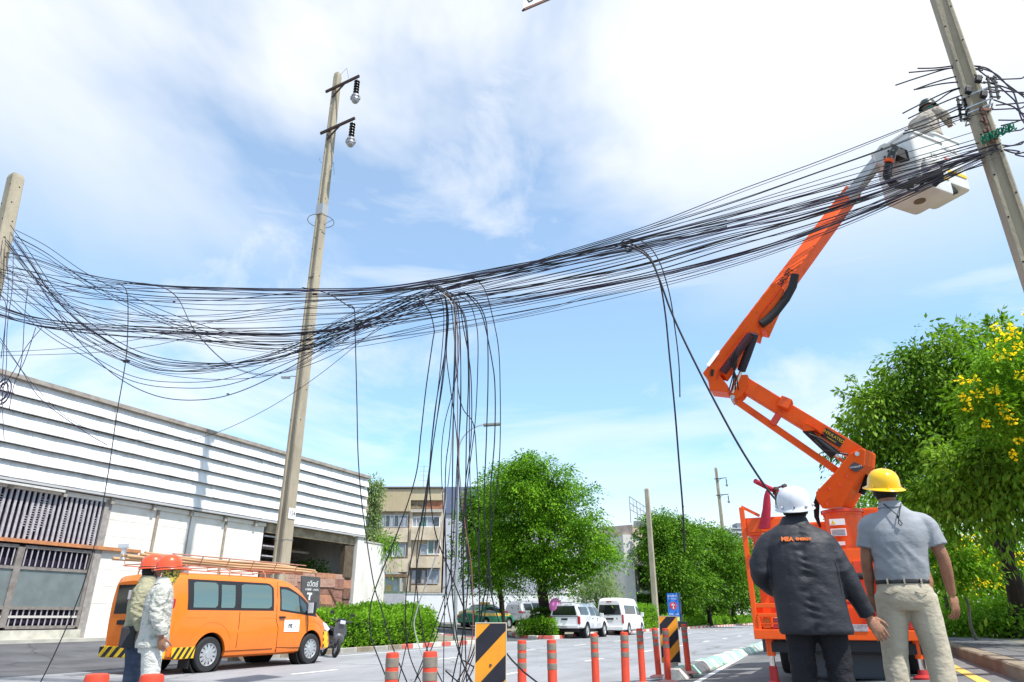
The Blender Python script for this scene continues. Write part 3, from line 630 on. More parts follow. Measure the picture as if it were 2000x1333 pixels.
# top signboard bottom corner hanging into the frame from a gantry arm high above the road
hs = thing('hanging_road_sign', 'bottom corner of a grey sign with dark edge at the top of frame', 'sign')
g0 = P(1022, 19, 12.0); g1 = P(1072, -2, 12.6); upv = Vector((0, 0, 1)); e1 = (g1 - g0); e1.z = e1.z; 
b = MB(); L1 = g0 + e1 * 2.2; b.prism([g0, L1, L1 + upv * 1.4, g0 + upv * 1.4], Vector((0, .04, 0))); b.build('panel', mat('sign_back', (.5, .52, .54), .5, .2), hs)
b = MB(); b.beam(g0 - upv * .01, L1 - upv * .01, .07, .03); b.build('edge_rail', M_rust, hs)
xh = e1.normalized(); zh = upv; 
b = MB(); b.tube([g0 + xh * (.16 + .0) + upv * .5 - Vector((0, .012, 0)), g0 + xh * .14 + upv * .2 - Vector((0, .012, 0)), g0 + xh * .2 + upv * .12 - Vector((0, .012, 0)), g0 + xh * .33 + upv * .13 - Vector((0, .012, 0)), g0 + xh * .55 + upv * .28 - Vector((0, .012, 0))], .011, 5); b.build('marking', M_black, hs)
# ------------------------------------------------------------------ vegetation
rng = np.random.default_rng(5)
def leaf_mesh(name, pts, dirs, size, aspect=.5, fold=.25, rnd=.35, up=1.0):
    """pts (N,3) leaf bases, dirs (N,3) leaf axes; each leaf is a folded kite of two triangles"""
    N = len(pts); d = dirs / (np.linalg.norm(dirs, axis=1, keepdims=True) + 1e-9)
    rv = rng.normal(size=(N, 3)) * .75 + np.array([.15, -.15, .95]) * up; s = np.cross(d, rv); s /= (np.linalg.norm(s, axis=1, keepdims=True) + 1e-9); n = np.cross(d, s)
    L = size * (1 + rnd * rng.normal(size=(N, 1)).clip(-1.5, 1.5)); W = L * aspect * .5
    v = np.empty((N, 4, 3)); v[:, 0] = pts; v[:, 1] = pts + d * L * .45 + s * W + n * W * fold; v[:, 2] = pts + d * L; v[:, 3] = pts + d * L * .45 - s * W + n * W * fold
    me = bpy.data.meshes.new(name); me.vertices.add(N * 4); me.vertices.foreach_set('co', v.reshape(-1).astype(np.float32))
    idx = np.arange(N) * 4; tri = np.stack([idx, idx + 1, idx + 2, idx, idx + 2, idx + 3], 1).reshape(-1)
    me.loops.add(N * 6); me.loops.foreach_set('vertex_index', tri.astype(np.int32))
    me.polygons.add(N * 2); me.polygons.foreach_set('loop_start', (np.arange(N * 2) * 3).astype(np.int32)); me.polygons.foreach_set('loop_total', np.full(N * 2, 3, np.int32))
    me.update(calc_edges=True); return me
def blob_points(blobs, n_clump, per, cr, flat=.45, shell=.55, droop=.25, gap=0, sub=0):
    """clumps of leaves spread through ellipsoids (centre, radii), denser near the outside"""
    if sub:
        ex = []
        for (c, r) in blobs:
            for _ in range(sub):
                w = rng.normal(size=3); w /= np.linalg.norm(w); w[2] = abs(w[2]) * .9 if rng.random() < .75 else w[2]; f = .24 + .16 * rng.random()
                ex.append((tuple(np.array(c) + w * np.array(r) * (.92 + .12 * rng.random())), tuple(np.array(r) * f)))
        blobs = list(blobs) + ex
    vol = np.array([b[1][0] * b[1][1] * b[1][2] for b in blobs]) ** .75; vol /= vol.sum(); P_, D_ = [], []
    for (c, r), w in zip(blobs, vol):
        k = max(3, int(n_clump * w)); u = rng.normal(size=(k, 3)); u /= np.linalg.norm(u, axis=1, keepdims=True)
        rad = shell + (1 - shell) * rng.random((k, 1)) ** .6; lump = 1 + .16 * np.sin(u[:, :1] * 5 + c[0]) * np.cos(u[:, 1:2] * 6 + c[2]) + .10 * rng.normal(size=(k, 1))
        cen = np.array(c) + u * rad * lump * np.array(r)
        if gap: cen = cen[[mnoise.noise(Vector(q_ * gap) + Vector((c[0], 0, 0))) > -.10 for q_ in cen]]; k = len(cen); u = u[:0] if False else (cen - np.array(c)) / np.array(r)
        if k == 0: continue
        q = rng.normal(size=(k, per, 3)); q *= cr * (.55 + .6 * rng.random((k, 1, 1))); q[:, :, 2] *= flat
        rr = np.linalg.norm(q[:, :, :2], axis=2); q[:, :, 2] -= droop * rr * rr / cr
        P_.append((cen[:, None, :] + q).reshape(-1, 3))
        dd = q * 1.2 / cr + u[:, None, :] * .5 + rng.normal(size=(k, per, 3)) * .45; dd[:, :, 2] -= .35
        D_.append(dd.reshape(-1, 3))
    return np.concatenate(P_), np.concatenate(D_)
def crown(name, parent, blobs, n_clump, per, cr, size, m, **k):
    asp = k.pop('aspect', .5); p, d = blob_points(blobs, n_clump, per, cr, **k)
    return link(name, leaf_mesh(name, p, d, size, asp), m, parent)
def trunk(parent, base, top, r0, r1, limbs, m, bend=.15):
    b = MB(); base = Vector(base); top = Vector(top); n = 9; pts = []
    for i in range(n):
        t = i / (n - 1); p = base.lerp(top, t); w = math.sin(t * math.pi) * bend
        pts.append(p + Vector((w * math.sin(t * 5 + base.x), w * math.cos(t * 4), 0)))
    rs = [r0 * (1.35 if i == 0 else 1) * (1 - i / (n - 1)) + r1 * (i / (n - 1)) for i in range(n)]
    b.tube(pts, rs, 10); o = b.build('trunk', m, parent, True)
    for k, (t, end, r) in enumerate(limbs):
        p = pts[int(t * (n - 1))]; end = Vector(end); q = []
        for i in range(7):
            s = i / 6; x = p.lerp(end, s); x.z += math.sin(s * math.pi) * (end - p).length * .10; x += Vector((math.sin(s * 7 + k), math.cos(s * 6 + k), 0)) * .06 * (end - p).length * s * (1 - s) * 2
            q.append(x)
        bb = MB(); bb.tube(q, [r * (1 - i / 6) + r * .2 for i in range(7)], 7); bb.build('limb', m, parent, True)
    return o
M_bark = mat('bark', (.11, .085, .065), .9, col2=(.055, .042, .035), vscale=4, bump=1.5, bscale=14, stretch=(1, 1, .25))
M_barkd = mat('dark_bark', (.055, .04, .032), .9, col2=(.03, .022, .02), vscale=4, bump=1.5, bscale=14, stretch=(1, 1, .25))
LF_A = leaf_mat('rain_tree_leaf', (.022, .075, .005), (.095, .23, .010), (.26, .47, .025), .26)
LF_B = leaf_mat('avenue_leaf', (.022, .065, .006), (.08, .19, .012), (.20, .36, .03), .24)
LF_C = leaf_mat('glossy_leaf', (.028, .075, .008), (.115, .23, .016), (.29, .44, .055), .3)
LF_H = leaf_mat('hedge_leaf', (.045, .13, .008), (.13, .28, .014), (.26, .46, .04), .28)
LF_D = leaf_mat('dark_hedge_leaf', (.03, .08, .008), (.06, .14, .012), (.10, .20, .02), .3)
LF_Y = leaf_mat('olive_leaf', (.10, .15, .06), (.18, .26, .10), (.30, .36, .16), .3)
M_petal = leaf_mat('yellow_petal', (.95, .60, .01), (.95, .68, .02), (.98, .76, .04), .4) 
M_core = mat('hedge_core', (.022, .045, .010), .95)
def bl_(u, v, d, rx, ry, rz): p = P(u, v, d); return ((p.x, p.y, p.z), (rx, ry, rz))
# big roadside tree A
t = thing('street_tree', 'big bright green feathery tree behind the parked white pickup', 'tree'); gb = P(1068, 1205, 40); gb.z = .1
trunk(t, gb, P(1060, 1075, 40), .36, .26, [(.6, P(1000, 1030, 40), .16), (.7, P(1140, 1040, 40), .16), (.95, P(1050, 960, 40), .17), (.8, P(1100, 970, 41), .14), (.85, P(980, 970, 40), .13)], M_barkd)
blA = [bl_(1050, 950, 40, 2.5, 2.4, 1.7), bl_(1100, 985, 40.5, 2.3, 2.2, 1.6), bl_(1010, 990, 40, 2.2, 2.2, 1.6), bl_(1145, 1045, 40, 1.5, 1.6, 1.1), bl_(1055, 1045, 40, 3.0, 2.4, 1.4),
       bl_(975, 1060, 40, 1.7, 1.6, 1.3), bl_(1170, 1085, 40, 1.1, 1.2, .8), bl_(1030, 1100, 40, 2.2, 1.8, .8), bl_(1115, 1110, 40, 1.3, 1.4, .7), bl_(1040, 915, 40, 1.1, 1.2, .9), bl_(1000, 1120, 40, 1.4, 1.4, .9), bl_(1110, 1120, 40, 1.3, 1.3, .8), bl_(955, 1110, 40.5, 1.2, 1.2, .9), bl_(1060, 1085, 39.5, 2.2, 1.8, .9), bl_(1005, 940, 40, 1.4, 1.4, 1.2)]
crown('crown', t, blA, 1150, 125, .48, .14, LF_A, shell=.5, flat=.30, droop=.35, gap=.95, sub=5)
t = thing('street_tree', 'darker green tree partly hidden by the hanging cables left of the big tree', 'tree'); gb = P(985, 1180, 46); gb.z = .3
trunk(t, gb, P(960, 1080, 46), .2, .14, [(.8, P(930, 1020, 46), .1), (.9, P(960, 960, 46), .1)], M_barkd)
crown('crown', t, [bl_(945, 990, 45, 1.2, 1.4, 1.3), bl_(965, 1030, 45, 1.8, 1.6, 1.6), bl_(925, 1045, 45, .9, 1.1, .9), bl_(960, 965, 45, 1.5, 1.4, 1.2), bl_(955, 1085, 45, 1.5, 1.4, 1.1), bl_(915, 1080, 45, .8, .9, .5), bl_(955, 1125, 45, 1.3, 1.3, .8), bl_(940, 1015, 45, 1.2, 1.3, 1.1)], 300, 90, .5, .17, LF_B, shell=.5, flat=.32, droop=.35, gap=.9, sub=3)
# small silvery tree
t = thing('small_tree', 'small pale olive tree behind the white pickup and minibus', 'tree'); gb = P(1165, 1200, 52); gb.z = .4
trunk(t, gb, P(1165, 1150, 52), .12, .06, [(.6, P(1140, 1140, 52), .05), (.6, P(1195, 1140, 52), .05)], M_bark)
crown('crown', t, [bl_(1165, 1150, 52, 1.7, 1.4, 1.1), bl_(1140, 1160, 52, 1.0, 1.0, .8), bl_(1195, 1160, 52, 1.2, 1.0, .7), bl_(1180, 1130, 52, .8, .8, .8)], 230, 26, .32, .16, LF_Y, shell=.2, flat=.9, aspect=.35)
# avenue trees B
AV = [(1305, 1060, 70, 2.8, 4.6, 'broad dark green avenue tree beside the pale building', 66), (1385, 1075, 78, 4.9, 5.0, 'rounded avenue tree rising in the middle of the row', 74),
      (1325, 1095, 74, 3.8, 4.0, 'lower leafy avenue tree behind the blue standing sign', 70), (1428, 1125, 96, 4.4, 4.2, 'avenue tree at the far end left of the boom truck', 90), (1448, 1085, 120, 4.6, 4.6, 'smallest and farthest avenue tree beside the truck rack', 120)]
for i, (u, v, d, rr_, hh, lab, dt) in enumerate(AV):
    t = thing('avenue_tree', lab, 'tree', group='trees along the far side of the road'); gb = P(u, 1195, d); gb.z = .2
    top = P(u, v + 40, d)
    trunk(t, gb, top, .26, .14, [(.7, P(u - 25, v + 10, d), .09), (.75, P(u + 25, v + 15, d), .09), (.9, P(u, v - 15, d), .09)], M_barkd)
    c = P(u, v, d); bls = [((c.x, c.y, c.z), (rr_ * .62, rr_ * .6, hh * .55))]
    for k in range(13):
        a = k * 2.4 + i; q = .62 if k % 2 else .5
        bls.append(((c.x + math.cos(a) * rr_ * q, c.y + math.sin(a) * rr_ * q, c.z + math.sin(k * 1.7 + i) * hh * .55 - hh * .22), (rr_ * .50, rr_ * .46, hh * .32)))
    crown('crown', t, bls, 620, 60, .70, .27, LF_B, shell=.5, flat=.34, droop=.3, gap=.5, sub=2)
# spindly tree on top of the avenue row
t = thing('avenue_tree', 'taller thin-leaved tree poking above the row beside the billboard frame', 'tree', group='trees along the far side of the road'); gb = P(1290, 1195, 88); gb.z = .2
trunk(t, gb, P(1292, 1020, 88), .2, .1, [(.9, P(1280, 1010, 88), .05)], M_barkd)
crown('crown', t, [bl_(1295, 1018, 88, 1.8, 1.8, 1.6), bl_(1288, 1035, 88, 1.3, 1.6, 1.6), bl_(1306, 1040, 88, 1.6, 1.6, 1.4)], 150, 30, .5, .24, LF_B, shell=.3)
# hedges
def hedge(name, label, cat, boxes, m, dens, size, group=None, jit=.09, core=.16):
    """boxes: (L0,L1,S0,S1,z0,z1)"""
    t = thing(name, label, cat, group=group); PP, DD = [], []; cb = MB()
    for (L0, L1, S0, S1, z0, z1) in boxes:
        faces = [((L1 - L0) * (S1 - S0), 't'), ((S1 - S0) * (z1 - z0), 'r'), ((S1 - S0) * (z1 - z0), 'l'), ((L1 - L0) * (z1 - z0), 'f'), ((L1 - L0) * (z1 - z0), 'b')]
        for ar, f in faces:
            n = int(ar * dens); a = rng.random(n); c = rng.random(n); dep = rng.normal(size=n) * jit - .03
            if f == 't': q = np.stack([L0 + a * (L1 - L0), S0 + c * (S1 - S0), z1 + dep], 1); nr = (0, 0, 1)
            elif f in 'rl': q = np.stack([(L1 + dep) if f == 'r' else (L0 - dep), S0 + a * (S1 - S0), z0 + c * (z1 - z0)], 1); nr = (1 if f == 'r' else -1, 0, .3)
            else: q = np.stack([L0 + a * (L1 - L0), (S0 - dep) if f == 'f' else (S1 + dep), z0 + c * (z1 - z0)], 1); nr = (0, -1 if f == 'f' else 1, .3)
            wob = .06 * np.sin(q[:, 0] * 3.1 + q[:, 1] * 2.3) + .05 * np.sin(q[:, 1] * 5.7 + q[:, 2] * 4); q = q + np.array(nr) * wob[:, None]
            # round the corners
            d = np.array(nr) * 1.0 + rng.normal(size=(n, 3)) * .7; d[:, 2] += .25
            PP.append(q); DD.append(d)
        g = core; cb.cbox(((L0 + L1) / 2, (S0 + S1) / 2, (z0 + z1 - g) / 2 + .02), (L1 - L0 - 2 * g, S1 - S0 - 2 * g, z1 - z0 - g), .12)
    t.rotation_euler = (0, 0, -AZ)
    link('foliage', leaf_mesh('foliage', np.concatenate(PP), np.concatenate(DD), size, .6), m, t)
    cb.build('dark_core', M_core, t); return t  # solid dark fill, its colour standing in for shade between the leaves
hedge('clipped_hedge', 'large clipped bright green hedge behind the scooter and striped kerb', 'hedge', [(-18.3, -15.65, 19.8, 26.2, .15, 1.12), (-19.4, -17.2, 24.2, 28.6, .15, 1.42)], LF_H, 520, .10)
hedge('clipped_hedge', 'low bright shrub in front of the small block hedge beside the pickup', 'hedge', [(-17.0, -15.0, 37.3, 38.7, .10, .88)], LF_H, 520, .11)
hedge('clipped_hedge', 'small dark clipped block hedge at the foot of the big tree', 'hedge', [(-16.9, -15.3, 38.7, 39.7, .1, 1.42)], LF_D, 380, .10, jit=.05)
hedge('clipped_hedge', 'tall yellow-green clipped hedge right of the blue standing sign', 'hedge', [(-18.5, -16.5, 72, 84, .2, 2.0)], LF_H, 130, .16, group='clipped hedges on the far verge')
hedge('clipped_hedge', 'long low clipped hedge along the far kerb', 'hedge', [(-16.6, -15.7, 66, 98, .2, 1.0), (-16.4, -15.4, 100, 140, .2, 1.1)], LF_H, 90, .17, group='clipped hedges on the far verge')
hedge('clipped_hedge', 'yellow-green hedge between the minibus and the bare concrete pole', 'hedge', [(-17.6, -15.8, 52, 64, .2, 1.9)], LF_H, 150, .15, group='clipped hedges on the far verge')
tag(hedge('undergrowth', None, None, [(-21, -18.4, 74, 130, .2, 3.0)], LF_B, 60, .24), 'dark mixed shrubs massed under the avenue trees', 'shrubs')
# creeper on the warehouse corner
t = thing('creeper', 'leafy creeper hanging from the top corner of warehouse', 'plant')
def W_(u, v, dL=0): return PL(u, v, WL - .8 + dL)
cb = []
for (u, v, rx, rz) in ((731, 940, .45, .45), (733, 965, .5, .6), (731, 990, .35, .55), (734, 1015, .22, .5), (725, 1038, .7, .25), (745, 1046, .55, .22)):
    p = W_(u, v, .3); cb.append(((p.x, p.y, p.z), (rx, .45, rz)))
crown('foliage', t, cb, 190, 26, .17, .12, LF_Y, shell=.2, flat=1.0, droop=.6)
b = MB(); b.tube([W_(733, 1050, .3), W_(731, 1000, .3), W_(732, 945, .3)], .03, 5); b.build('stem', M_bark, t)
t = thing('creeper', 'arching fern-like shoots hanging over the low white wall', 'plant')
pp = W_(745, 1050, .6); crown('foliage', t, [((pp.x, pp.y, pp.z), (.9, .5, .3)), ((pp.x + .5, pp.y, pp.z - .25), (.5, .4, .4))], 60, 22, .22, .16, LF_H, shell=.1, droop=1.2, aspect=.3)
# shrub inside the open bay
t = thing('wild_shrub', 'green shrub growing inside the open warehouse bay', 'shrub'); pp = PL(608, 1106, WL - 1.6); crown('foliage', t, [((pp.x, pp.y, pp.z), (.7, .6, .3))], 40, 22, .22, .13, LF_D)
# right-hand side: big tree, young tree, flowering shrub and undergrowth
t = thing('roadside_tree', 'large leafy tree with dark trunk behind the footpath shrubs', 'tree'); gb = P(1990, 1240, 17.5); gb.z = .6
pt = P(1958, 1030, 17.5)
trunk(t, gb, pt, .24, .17, [(.55, P(1880, 1000, 16.5), .09), (.9, P(1950, 900, 17.5), .12), (.95, P(1850, 860, 18), .10), (.9, P(2010, 880, 17.5), .11), (.75, P(2050, 980, 17), .09), (.9, P(1760, 800, 18), .07)], M_barkd)
blC = [bl_(1830, 760, 18.5, 1.7, 1.6, 1.25), bl_(1900, 720, 18, 1.6, 1.6, 1.3), bl_(1760, 830, 18.5, 1.35, 1.4, 1.1), bl_(1845, 860, 17.5, 1.5, 1.5, 1.1), bl_(1960, 820, 17.5, 1.7, 1.6, 1.3), bl_(1770, 740, 18.5, .75, .9, .6),
       bl_(1700, 790, 18.5, .75, .8, .6), bl_(1925, 900, 16.5, 1.1, 1.2, .7), bl_(2010, 920, 16.5, 1.1, 1.2, .8), bl_(2080, 800, 18, 1.8, 1.6, 1.8), bl_(1690, 860, 18.5, .55, .7, .6), bl_(1780, 920, 18, 1.0, 1.0, .8), bl_(1960, 690, 18, 1.0, 1.0, .8)]
crown('crown', t, blC, 1500, 64, .31, .135, LF_C, shell=.5, aspect=.42, droop=.6, flat=.35, gap=1.8, sub=5)
# sprays of leaves reaching out of the crown
sp_ = []; sd_ = []
sb = MB()
for (u0, v0, u1, v1) in ((1720, 800, 1632, 762), (1700, 790, 1655, 735), (1700, 860, 1640, 818), (1750, 720, 1712, 728), (1830, 700, 1845, 640), (1950, 660, 1930, 622), (1960, 660, 1955, 606), (1780, 720, 1790, 690), (1700, 880, 1668, 858), (1850, 680, 1880, 655)):
    a = P(u0, v0, 18); c = P(u1, v1, 18); sb.tube([a, a.lerp(c, .5) + Vector((0, 0, .08)), c], [.018, .012, .006], 4)
    for k in range(46):
        s = .25 + .75 * random.random(); p = a.lerp(c, s); ax = (c - a).normalized()
        for sg_ in (-1, 1):
            off = Vector((random.gauss(0, .5), random.gauss(0, .5), random.gauss(0, .5))); q = p + off * .22 * (1.15 - s)
            sp_.append(q); sd_.append(ax * .5 + off * .9 + Vector((0, 0, -.5)))
tag(sb.build('twigs', M_bark, t), kind='stuff'); link('sprays', leaf_mesh('sprays', np.array(sp_), np.array(sd_), .15, .36), LF_C, t)
t = thing('roadside_tree', 'bushier low-branched tree in front of the truck and dark trunk', 'tree'); gb = P(1850, 1228, 18.5); gb.z = .6
trunk(t, gb, P(1838, 1130, 18.5), .06, .04, [(.6, P(1830, 1090, 18.5), .03)], M_bark, .05)
crown('crown', t, [bl_(1845, 950, 14.5, .8, .8, .55), bl_(1925, 890, 14, .9, .9, .5), bl_(1990, 900, 13.5, .8, .8, .6)], 330, 56, .27, .145, LF_C, shell=.4, aspect=.4, droop=.8, flat=.35, gap=1.8, sub=3)
t = thing('small_tree', 'slender young tree leaning beside the footpath kerb', 'tree'); g2 = P(1905, 1236, 15.5); g2.z = .6
trunk(t, g2, P(1872, 1140, 15.5), .035, .025, [], mat('pale_bark', (.22, .2, .15), .9, var=.4), .05)
crown('crown', t, [bl_(1868, 1110, 15.5, .5, .5, .45), bl_(1850, 1070, 15.5, .5, .5, .4)], 60, 40, .2, .11, LF_A, shell=.2)
fl = thing('flowering_tree', 'yellow-flowered shrubby tree at the right edge above the big tree', 'tree'); g3 = P(2090, 1235, 13); g3.z = .6
trunk(fl, g3, P(2050, 900, 13), .08, .05, [(.8, P(1990, 800, 13), .03), (.9, P(2000, 700, 13), .03)], M_bark)
crown('crown', fl, [bl_(1965, 790, 12.7, .7, .7, .75), bl_(1990, 700, 12.7, .6, .6, .6), bl_(2040, 780, 12.7, .9, .9, 1.1), bl_(1910, 770, 12.5, .38, .5, .5), bl_(1935, 690, 12.5, .35, .4, .3)], 330, 36, .2, .10, LF_H, shell=.3, aspect=.42)
FLW_ALL = [(1885, 775), (1895, 800), (1878, 745), (1915, 770), (1905, 745), (1942, 765), (1958, 795), (1960, 810), (1975, 640), (1970, 690), (1950, 695), (1985, 675), (1990, 735), (1925, 830), (1975, 820), (1998, 608), (1945, 640), (1975, 880), (1990, 860), (1940, 680), (1962, 660), (1982, 655), (1890, 790), (1872, 765), (1920, 745), (1960, 835), (1995, 705), (1935, 770)]
FLW = FLW_ALL[:22]
fp_, fd_ = [], []
for (u, v) in FLW:
    c = P(u + random.uniform(-3, 3), v + random.uniform(-3, 3), 12.0)
    for k in range(18):
        o_ = Vector((random.gauss(0, 1), random.gauss(0, 1), random.gauss(0, 1))); fp_.append(c + o_ * .030); fd_.append(o_)
link('blossoms', leaf_mesh('blossoms', np.array(fp_), np.array(fd_), .050, 1.0, .5), M_petal, fl)
hedge('clipped_hedge', 'dark clipped hedge at the right edge beside the footpath', 'hedge', [(3.1, 5.6, 12.0, 17.0, .6, 1.25)], LF_D, 700, .07, core=.14)
ug = thing('undergrowth', 'bright green undergrowth between the footpath and the trees', 'shrubs')
UG = []
for (u, v, d, rx, rz) in ((1860, 1205, 20, .8, .45), (1895, 1195, 19, 1.0, .5), (1935, 1200, 18, 1.0, .4), (1990, 1205, 18, .9, .45), (1840, 1190, 24, 1.0, .6), (2040, 1195, 18, 1.2, .5), (1875, 1215, 18, .5, .3)): UG.append(bl_(u, v, d, rx, rx, rz))
crown('foliage', ug, UG, 520, 44, .26, .10, LF_H, shell=.3)
bk = thing('undergrowth', 'deep green background shrubs with yellow blossom beyond the footpath', 'shrubs')
crown('foliage', bk, [bl_(1850, 1110, 34, 2.6, 2, 1.8), bl_(1930, 1090, 36, 3.0, 2, 2.0), bl_(2010, 1100, 34, 3.2, 2, 2.4), bl_(1780, 1150, 40, 3, 2, 2.0), bl_(1720, 980, 36, 2.4, 2, 2.2), bl_(1790, 1040, 34, 2.2, 2, 2.2)], 700, 40, .5, .2, LF_H, shell=.3)
fp_, fd_ = [], []
for k in range(46):
    c = P(random.uniform(1820, 2000), random.uniform(1040, 1160), 31.5)
    for j in range(16):
        o_ = Vector((random.gauss(0, 1), random.gauss(0, 1), random.gauss(0, 1))); fp_.append(c + o_ * .08); fd_.append(o_)
link('blossoms', leaf_mesh('blossoms', np.array(fp_), np.array(fd_), .12, 1.0, .5), M_petal, bk)
# ------------------------------------------------------------------ concrete poles
random.seed(21)
def concrete_pole(label, base, top, w0, w1, extra=None, holes=14, groove=True, rz=None):
    """base/top world points; square tapered shaft with a groove in two faces and bolt holes"""
    base = Vector(base); top = Vector(top)
    t = thing('utility_pole', label, 'pole', base, 0)
    H = top - base; zx = H.normalized(); xx = Vector((CA, -SA, 0)); yy = zx.cross(xx).normalized(); xx = yy.cross(zx)
    rings = []
    for s in (0, .02, .25, .5, .75, .992, 1.0):
        w = (w0 + (w1 - w0) * s) / 2; w *= (.86 if s == 1.0 else 1); c = w * .16; g = w * .30 if groove else 0; gw = w * .5
        prof = [(-w + c, -w), (-gw, -w), (-gw + g * .3, -w + g), (gw - g * .3, -w + g), (gw, -w), (w - c, -w), (w, -w + c), (w, w - c), (w - c, w), (-w + c, w), (-w, w - c), (-w, -w + c)]
        if s > .93 or not groove: prof = [(-w + c, -w), (-gw, -w), (-gw * .5, -w), (gw * .5, -w), (gw, -w), (w - c, -w), (w, -w + c), (w, w - c), (w - c, w), (-w + c, w), (-w, w - c), (-w, -w + c)]
        rings.append([H * s + xx * x + yy * y for x, y in prof])
    b = MB(); b.loft(rings); b.build('shaft', M_pole, t)
    hb = MB(); hb.lathe([(.001, 0), (.022, 0), (.022, .006), (.001, .006)], 8); hm = hb.mesh('bolt_hole'); hm.materials.append(M_dark)
    for i in range(holes):
        s = .30 + .69 * (i + .5) / holes; w = (w0 + (w1 - w0) * s) / 2
        q = zx.to_track_quat('Z', 'Y')
        for (nn, side) in ((xx, 1), (-yy, 0)):
            off = (.35 * w) * (1 if i % 2 else -1); tang = yy if side else xx
            o = inst('bolt_hole', hm, t, H * s + nn * (w + (.0 if side or not groove or s > .93 else -0.0)) + tang * off * (1 if side else 2.0), nn.to_track_quat('Z', 'Y').to_euler(), (w0 * 2.2,) * 3)
    return t, H, xx, yy, zx
bM = PL(533, 1240, -16.4); bM = Vector((bM.x, bM.y, 0)); tM = PY(660, 145, bM.y); 
mp_, Hm, xm, ym, zm = concrete_pole('tall tapering concrete power pole with two side insulator arms behind the van', bM, tM, .44, .26)
M_armst = mat('dark_arm_steel', (.075, .045, .04), .7, .3, var=.4, vscale=12); M_ins = mat('black_insulator', (.012, .012, .016), .25); M_clamp = mat('cast_clamp', (.45, .45, .46), .45, .7, var=.5, vscale=30)
def side_arm(parent, H, xx, zx, s, w, ln, lift, sc_=1.0):
    # arm runs out over the road with an upward tilt
    c = H * s; a = c - xx * ln * .28 - zx * .0 + Vector((0, -.0, 0)); d = (xx + zx * lift).normalized(); e = a + d * ln * 1.28
    f = MB(); f.beam(a - Vector((SA, CA, 0)) * (w / 2 + .05), e - Vector((SA, CA, 0)) * (w / 2 + .05), .07, .11); f.beam(c - zx * .75 * ln / 1.4 * .6 - Vector((SA, CA, 0)) * (w / 2 + .05), c + d * ln * .45 - Vector((SA, CA, 0)) * (w / 2 + .05), .045, .06)
    for k in (-.2, 0.0): f.beam(c + d * ln * .0 + zx * k - Vector((SA, CA, 0)) * (w / 2 + .06), c + zx * k + Vector((SA, CA, 0)) * (w / 2), .03, .03)
    ar = f.build('side_arm', M_armst, parent)
    e2 = e - Vector((SA, CA, 0)) * (w / 2 + .05) - d * .08; pr = []; z = 0
    m = MB(); m.tube([e2, e2 - Vector((0, 0, .22))], .012, 6); m.build('hanger', M_steel, ar)
    z = -.2
    prof = [(.03, z)]
    for k in range(5): prof += [(.04, z - .02), (.115, z - .06), (.12, z - .085), (.05, z - .10), (.045, z - .14)]; z -= .135
    prof += [(.03, z)]
    m = MB(); m.lathe([(r, q) for r, q in prof[::-1]], 14, e2); m.build('insulator', M_ins, ar, True)
    m = MB(); m.lathe([(.03, z - .48), (.10, z - .47), (.15, z - .40), (.15, z - .36), (.17, z - .35), (.17, z - .28), (.14, z - .27), (.14, z - .20), (.165, z - .19), (.165, z - .13), (.11, z - .07), (.06, z - .05), (.05, z)], 14, e2); m.build('wire_clamp', M_clamp, ar, True)
    for sgn in (-1, 1):
        m = MB(); m.cbox(e2 + Vector((sgn * .17, 0, z - .24)), (.07, .09, .16), .02); m.build('clamp_ear', M_clamp, ar)
def s_at(v): # fraction along the middle pole for image row v
    best = min(range(1001), key=lambda i: abs(_v(bM + Hm * i / 1000) - v)); return best / 1000
def _v(p): 
    q = Vector(p) - Vector((0, 0, CAM_H)); d = q.y * CP + q.z * SP; y = -q.y * SP + q.z * CP; return 666.5 - FPX * y / d
def _u(p):
    q = Vector(p) - Vector((0, 0, CAM_H)); d = q.y * CP + q.z * SP; return 1000 + FPX * q.x / d
side_arm(mp_, Hm, xm, zm, s_at(180), .28, 1.35, .10); side_arm(mp_, Hm, xm, zm, s_at(262), .30, 1.35, .10)
s0 = s_at(402); s1 = s_at(422); w_ = (.44 + (.26 - .44) * s0)
b = MB(); b.box((0, 0, 0), (w_ + .02, w_ + .02, (Hm * (s0 - s1)).length)); bb = b.build('metal_sleeve', mat('sleeve_grey', (.40, .41, .42), .5, .5), mp_); bb.location = Hm * (s0 + s1) / 2; bb.rotation_euler = (0, 0, -AZ)
b = MB(); c = Hm * s_at(432); pts = [c + Vector((math.cos(a) * .50, math.sin(a) * .50, 0)) for a in [i * math.pi / 14 for i in range(29)]]; b.tube(pts, .012, 5); b.tube([c + Vector((.48, -.1, 0)), c + Vector((.25, -.25, -.3))], .01, 4); b.build('wire_hoop', M_rust, mp_)
nrm = xm; c = Hm * s_at(1005) + xm * .222
b = MB(); b.box((0, 0, 0), (.012, .34, .34)); o = b.build('number_plate', mat('plate_white', (.75, .75, .75), .5), mp_); o.location = c; o.rotation_euler = (0, 0, -AZ)
text_mesh('124', .19, M_black, 'lettering', mp_, frame_m(c + xm * .009, ym, zm), .001)
for v in (640, 1120, 1055):
    s = s_at(v); w = .44 - .18 * s; b = MB(); c = Hm * s
    b.tube([c + xm * w * .52 * a + ym * w * .52 * q for a, q in ((1, 1), (1, -1), (-1, -1), (-1, 1), (1, 1))], .008, 4); b.build('wire_band', M_steel, mp_)
b = MB(); 
for (v, du, dv) in ((640 - 0, 0, 0),): pass
for (v0, a, c2) in ((148, .5, -.5), (320, -.35, .35), (330, .35, -.5)):
    c = Hm * s_at(v0) ; b.tube([c + xm * (.15 if c2 < 0 else -.15), c + xm * a + Vector((0, -.1, .12)), c + xm * a * 1.3 + Vector((0, -.1, c2))], .006, 4)
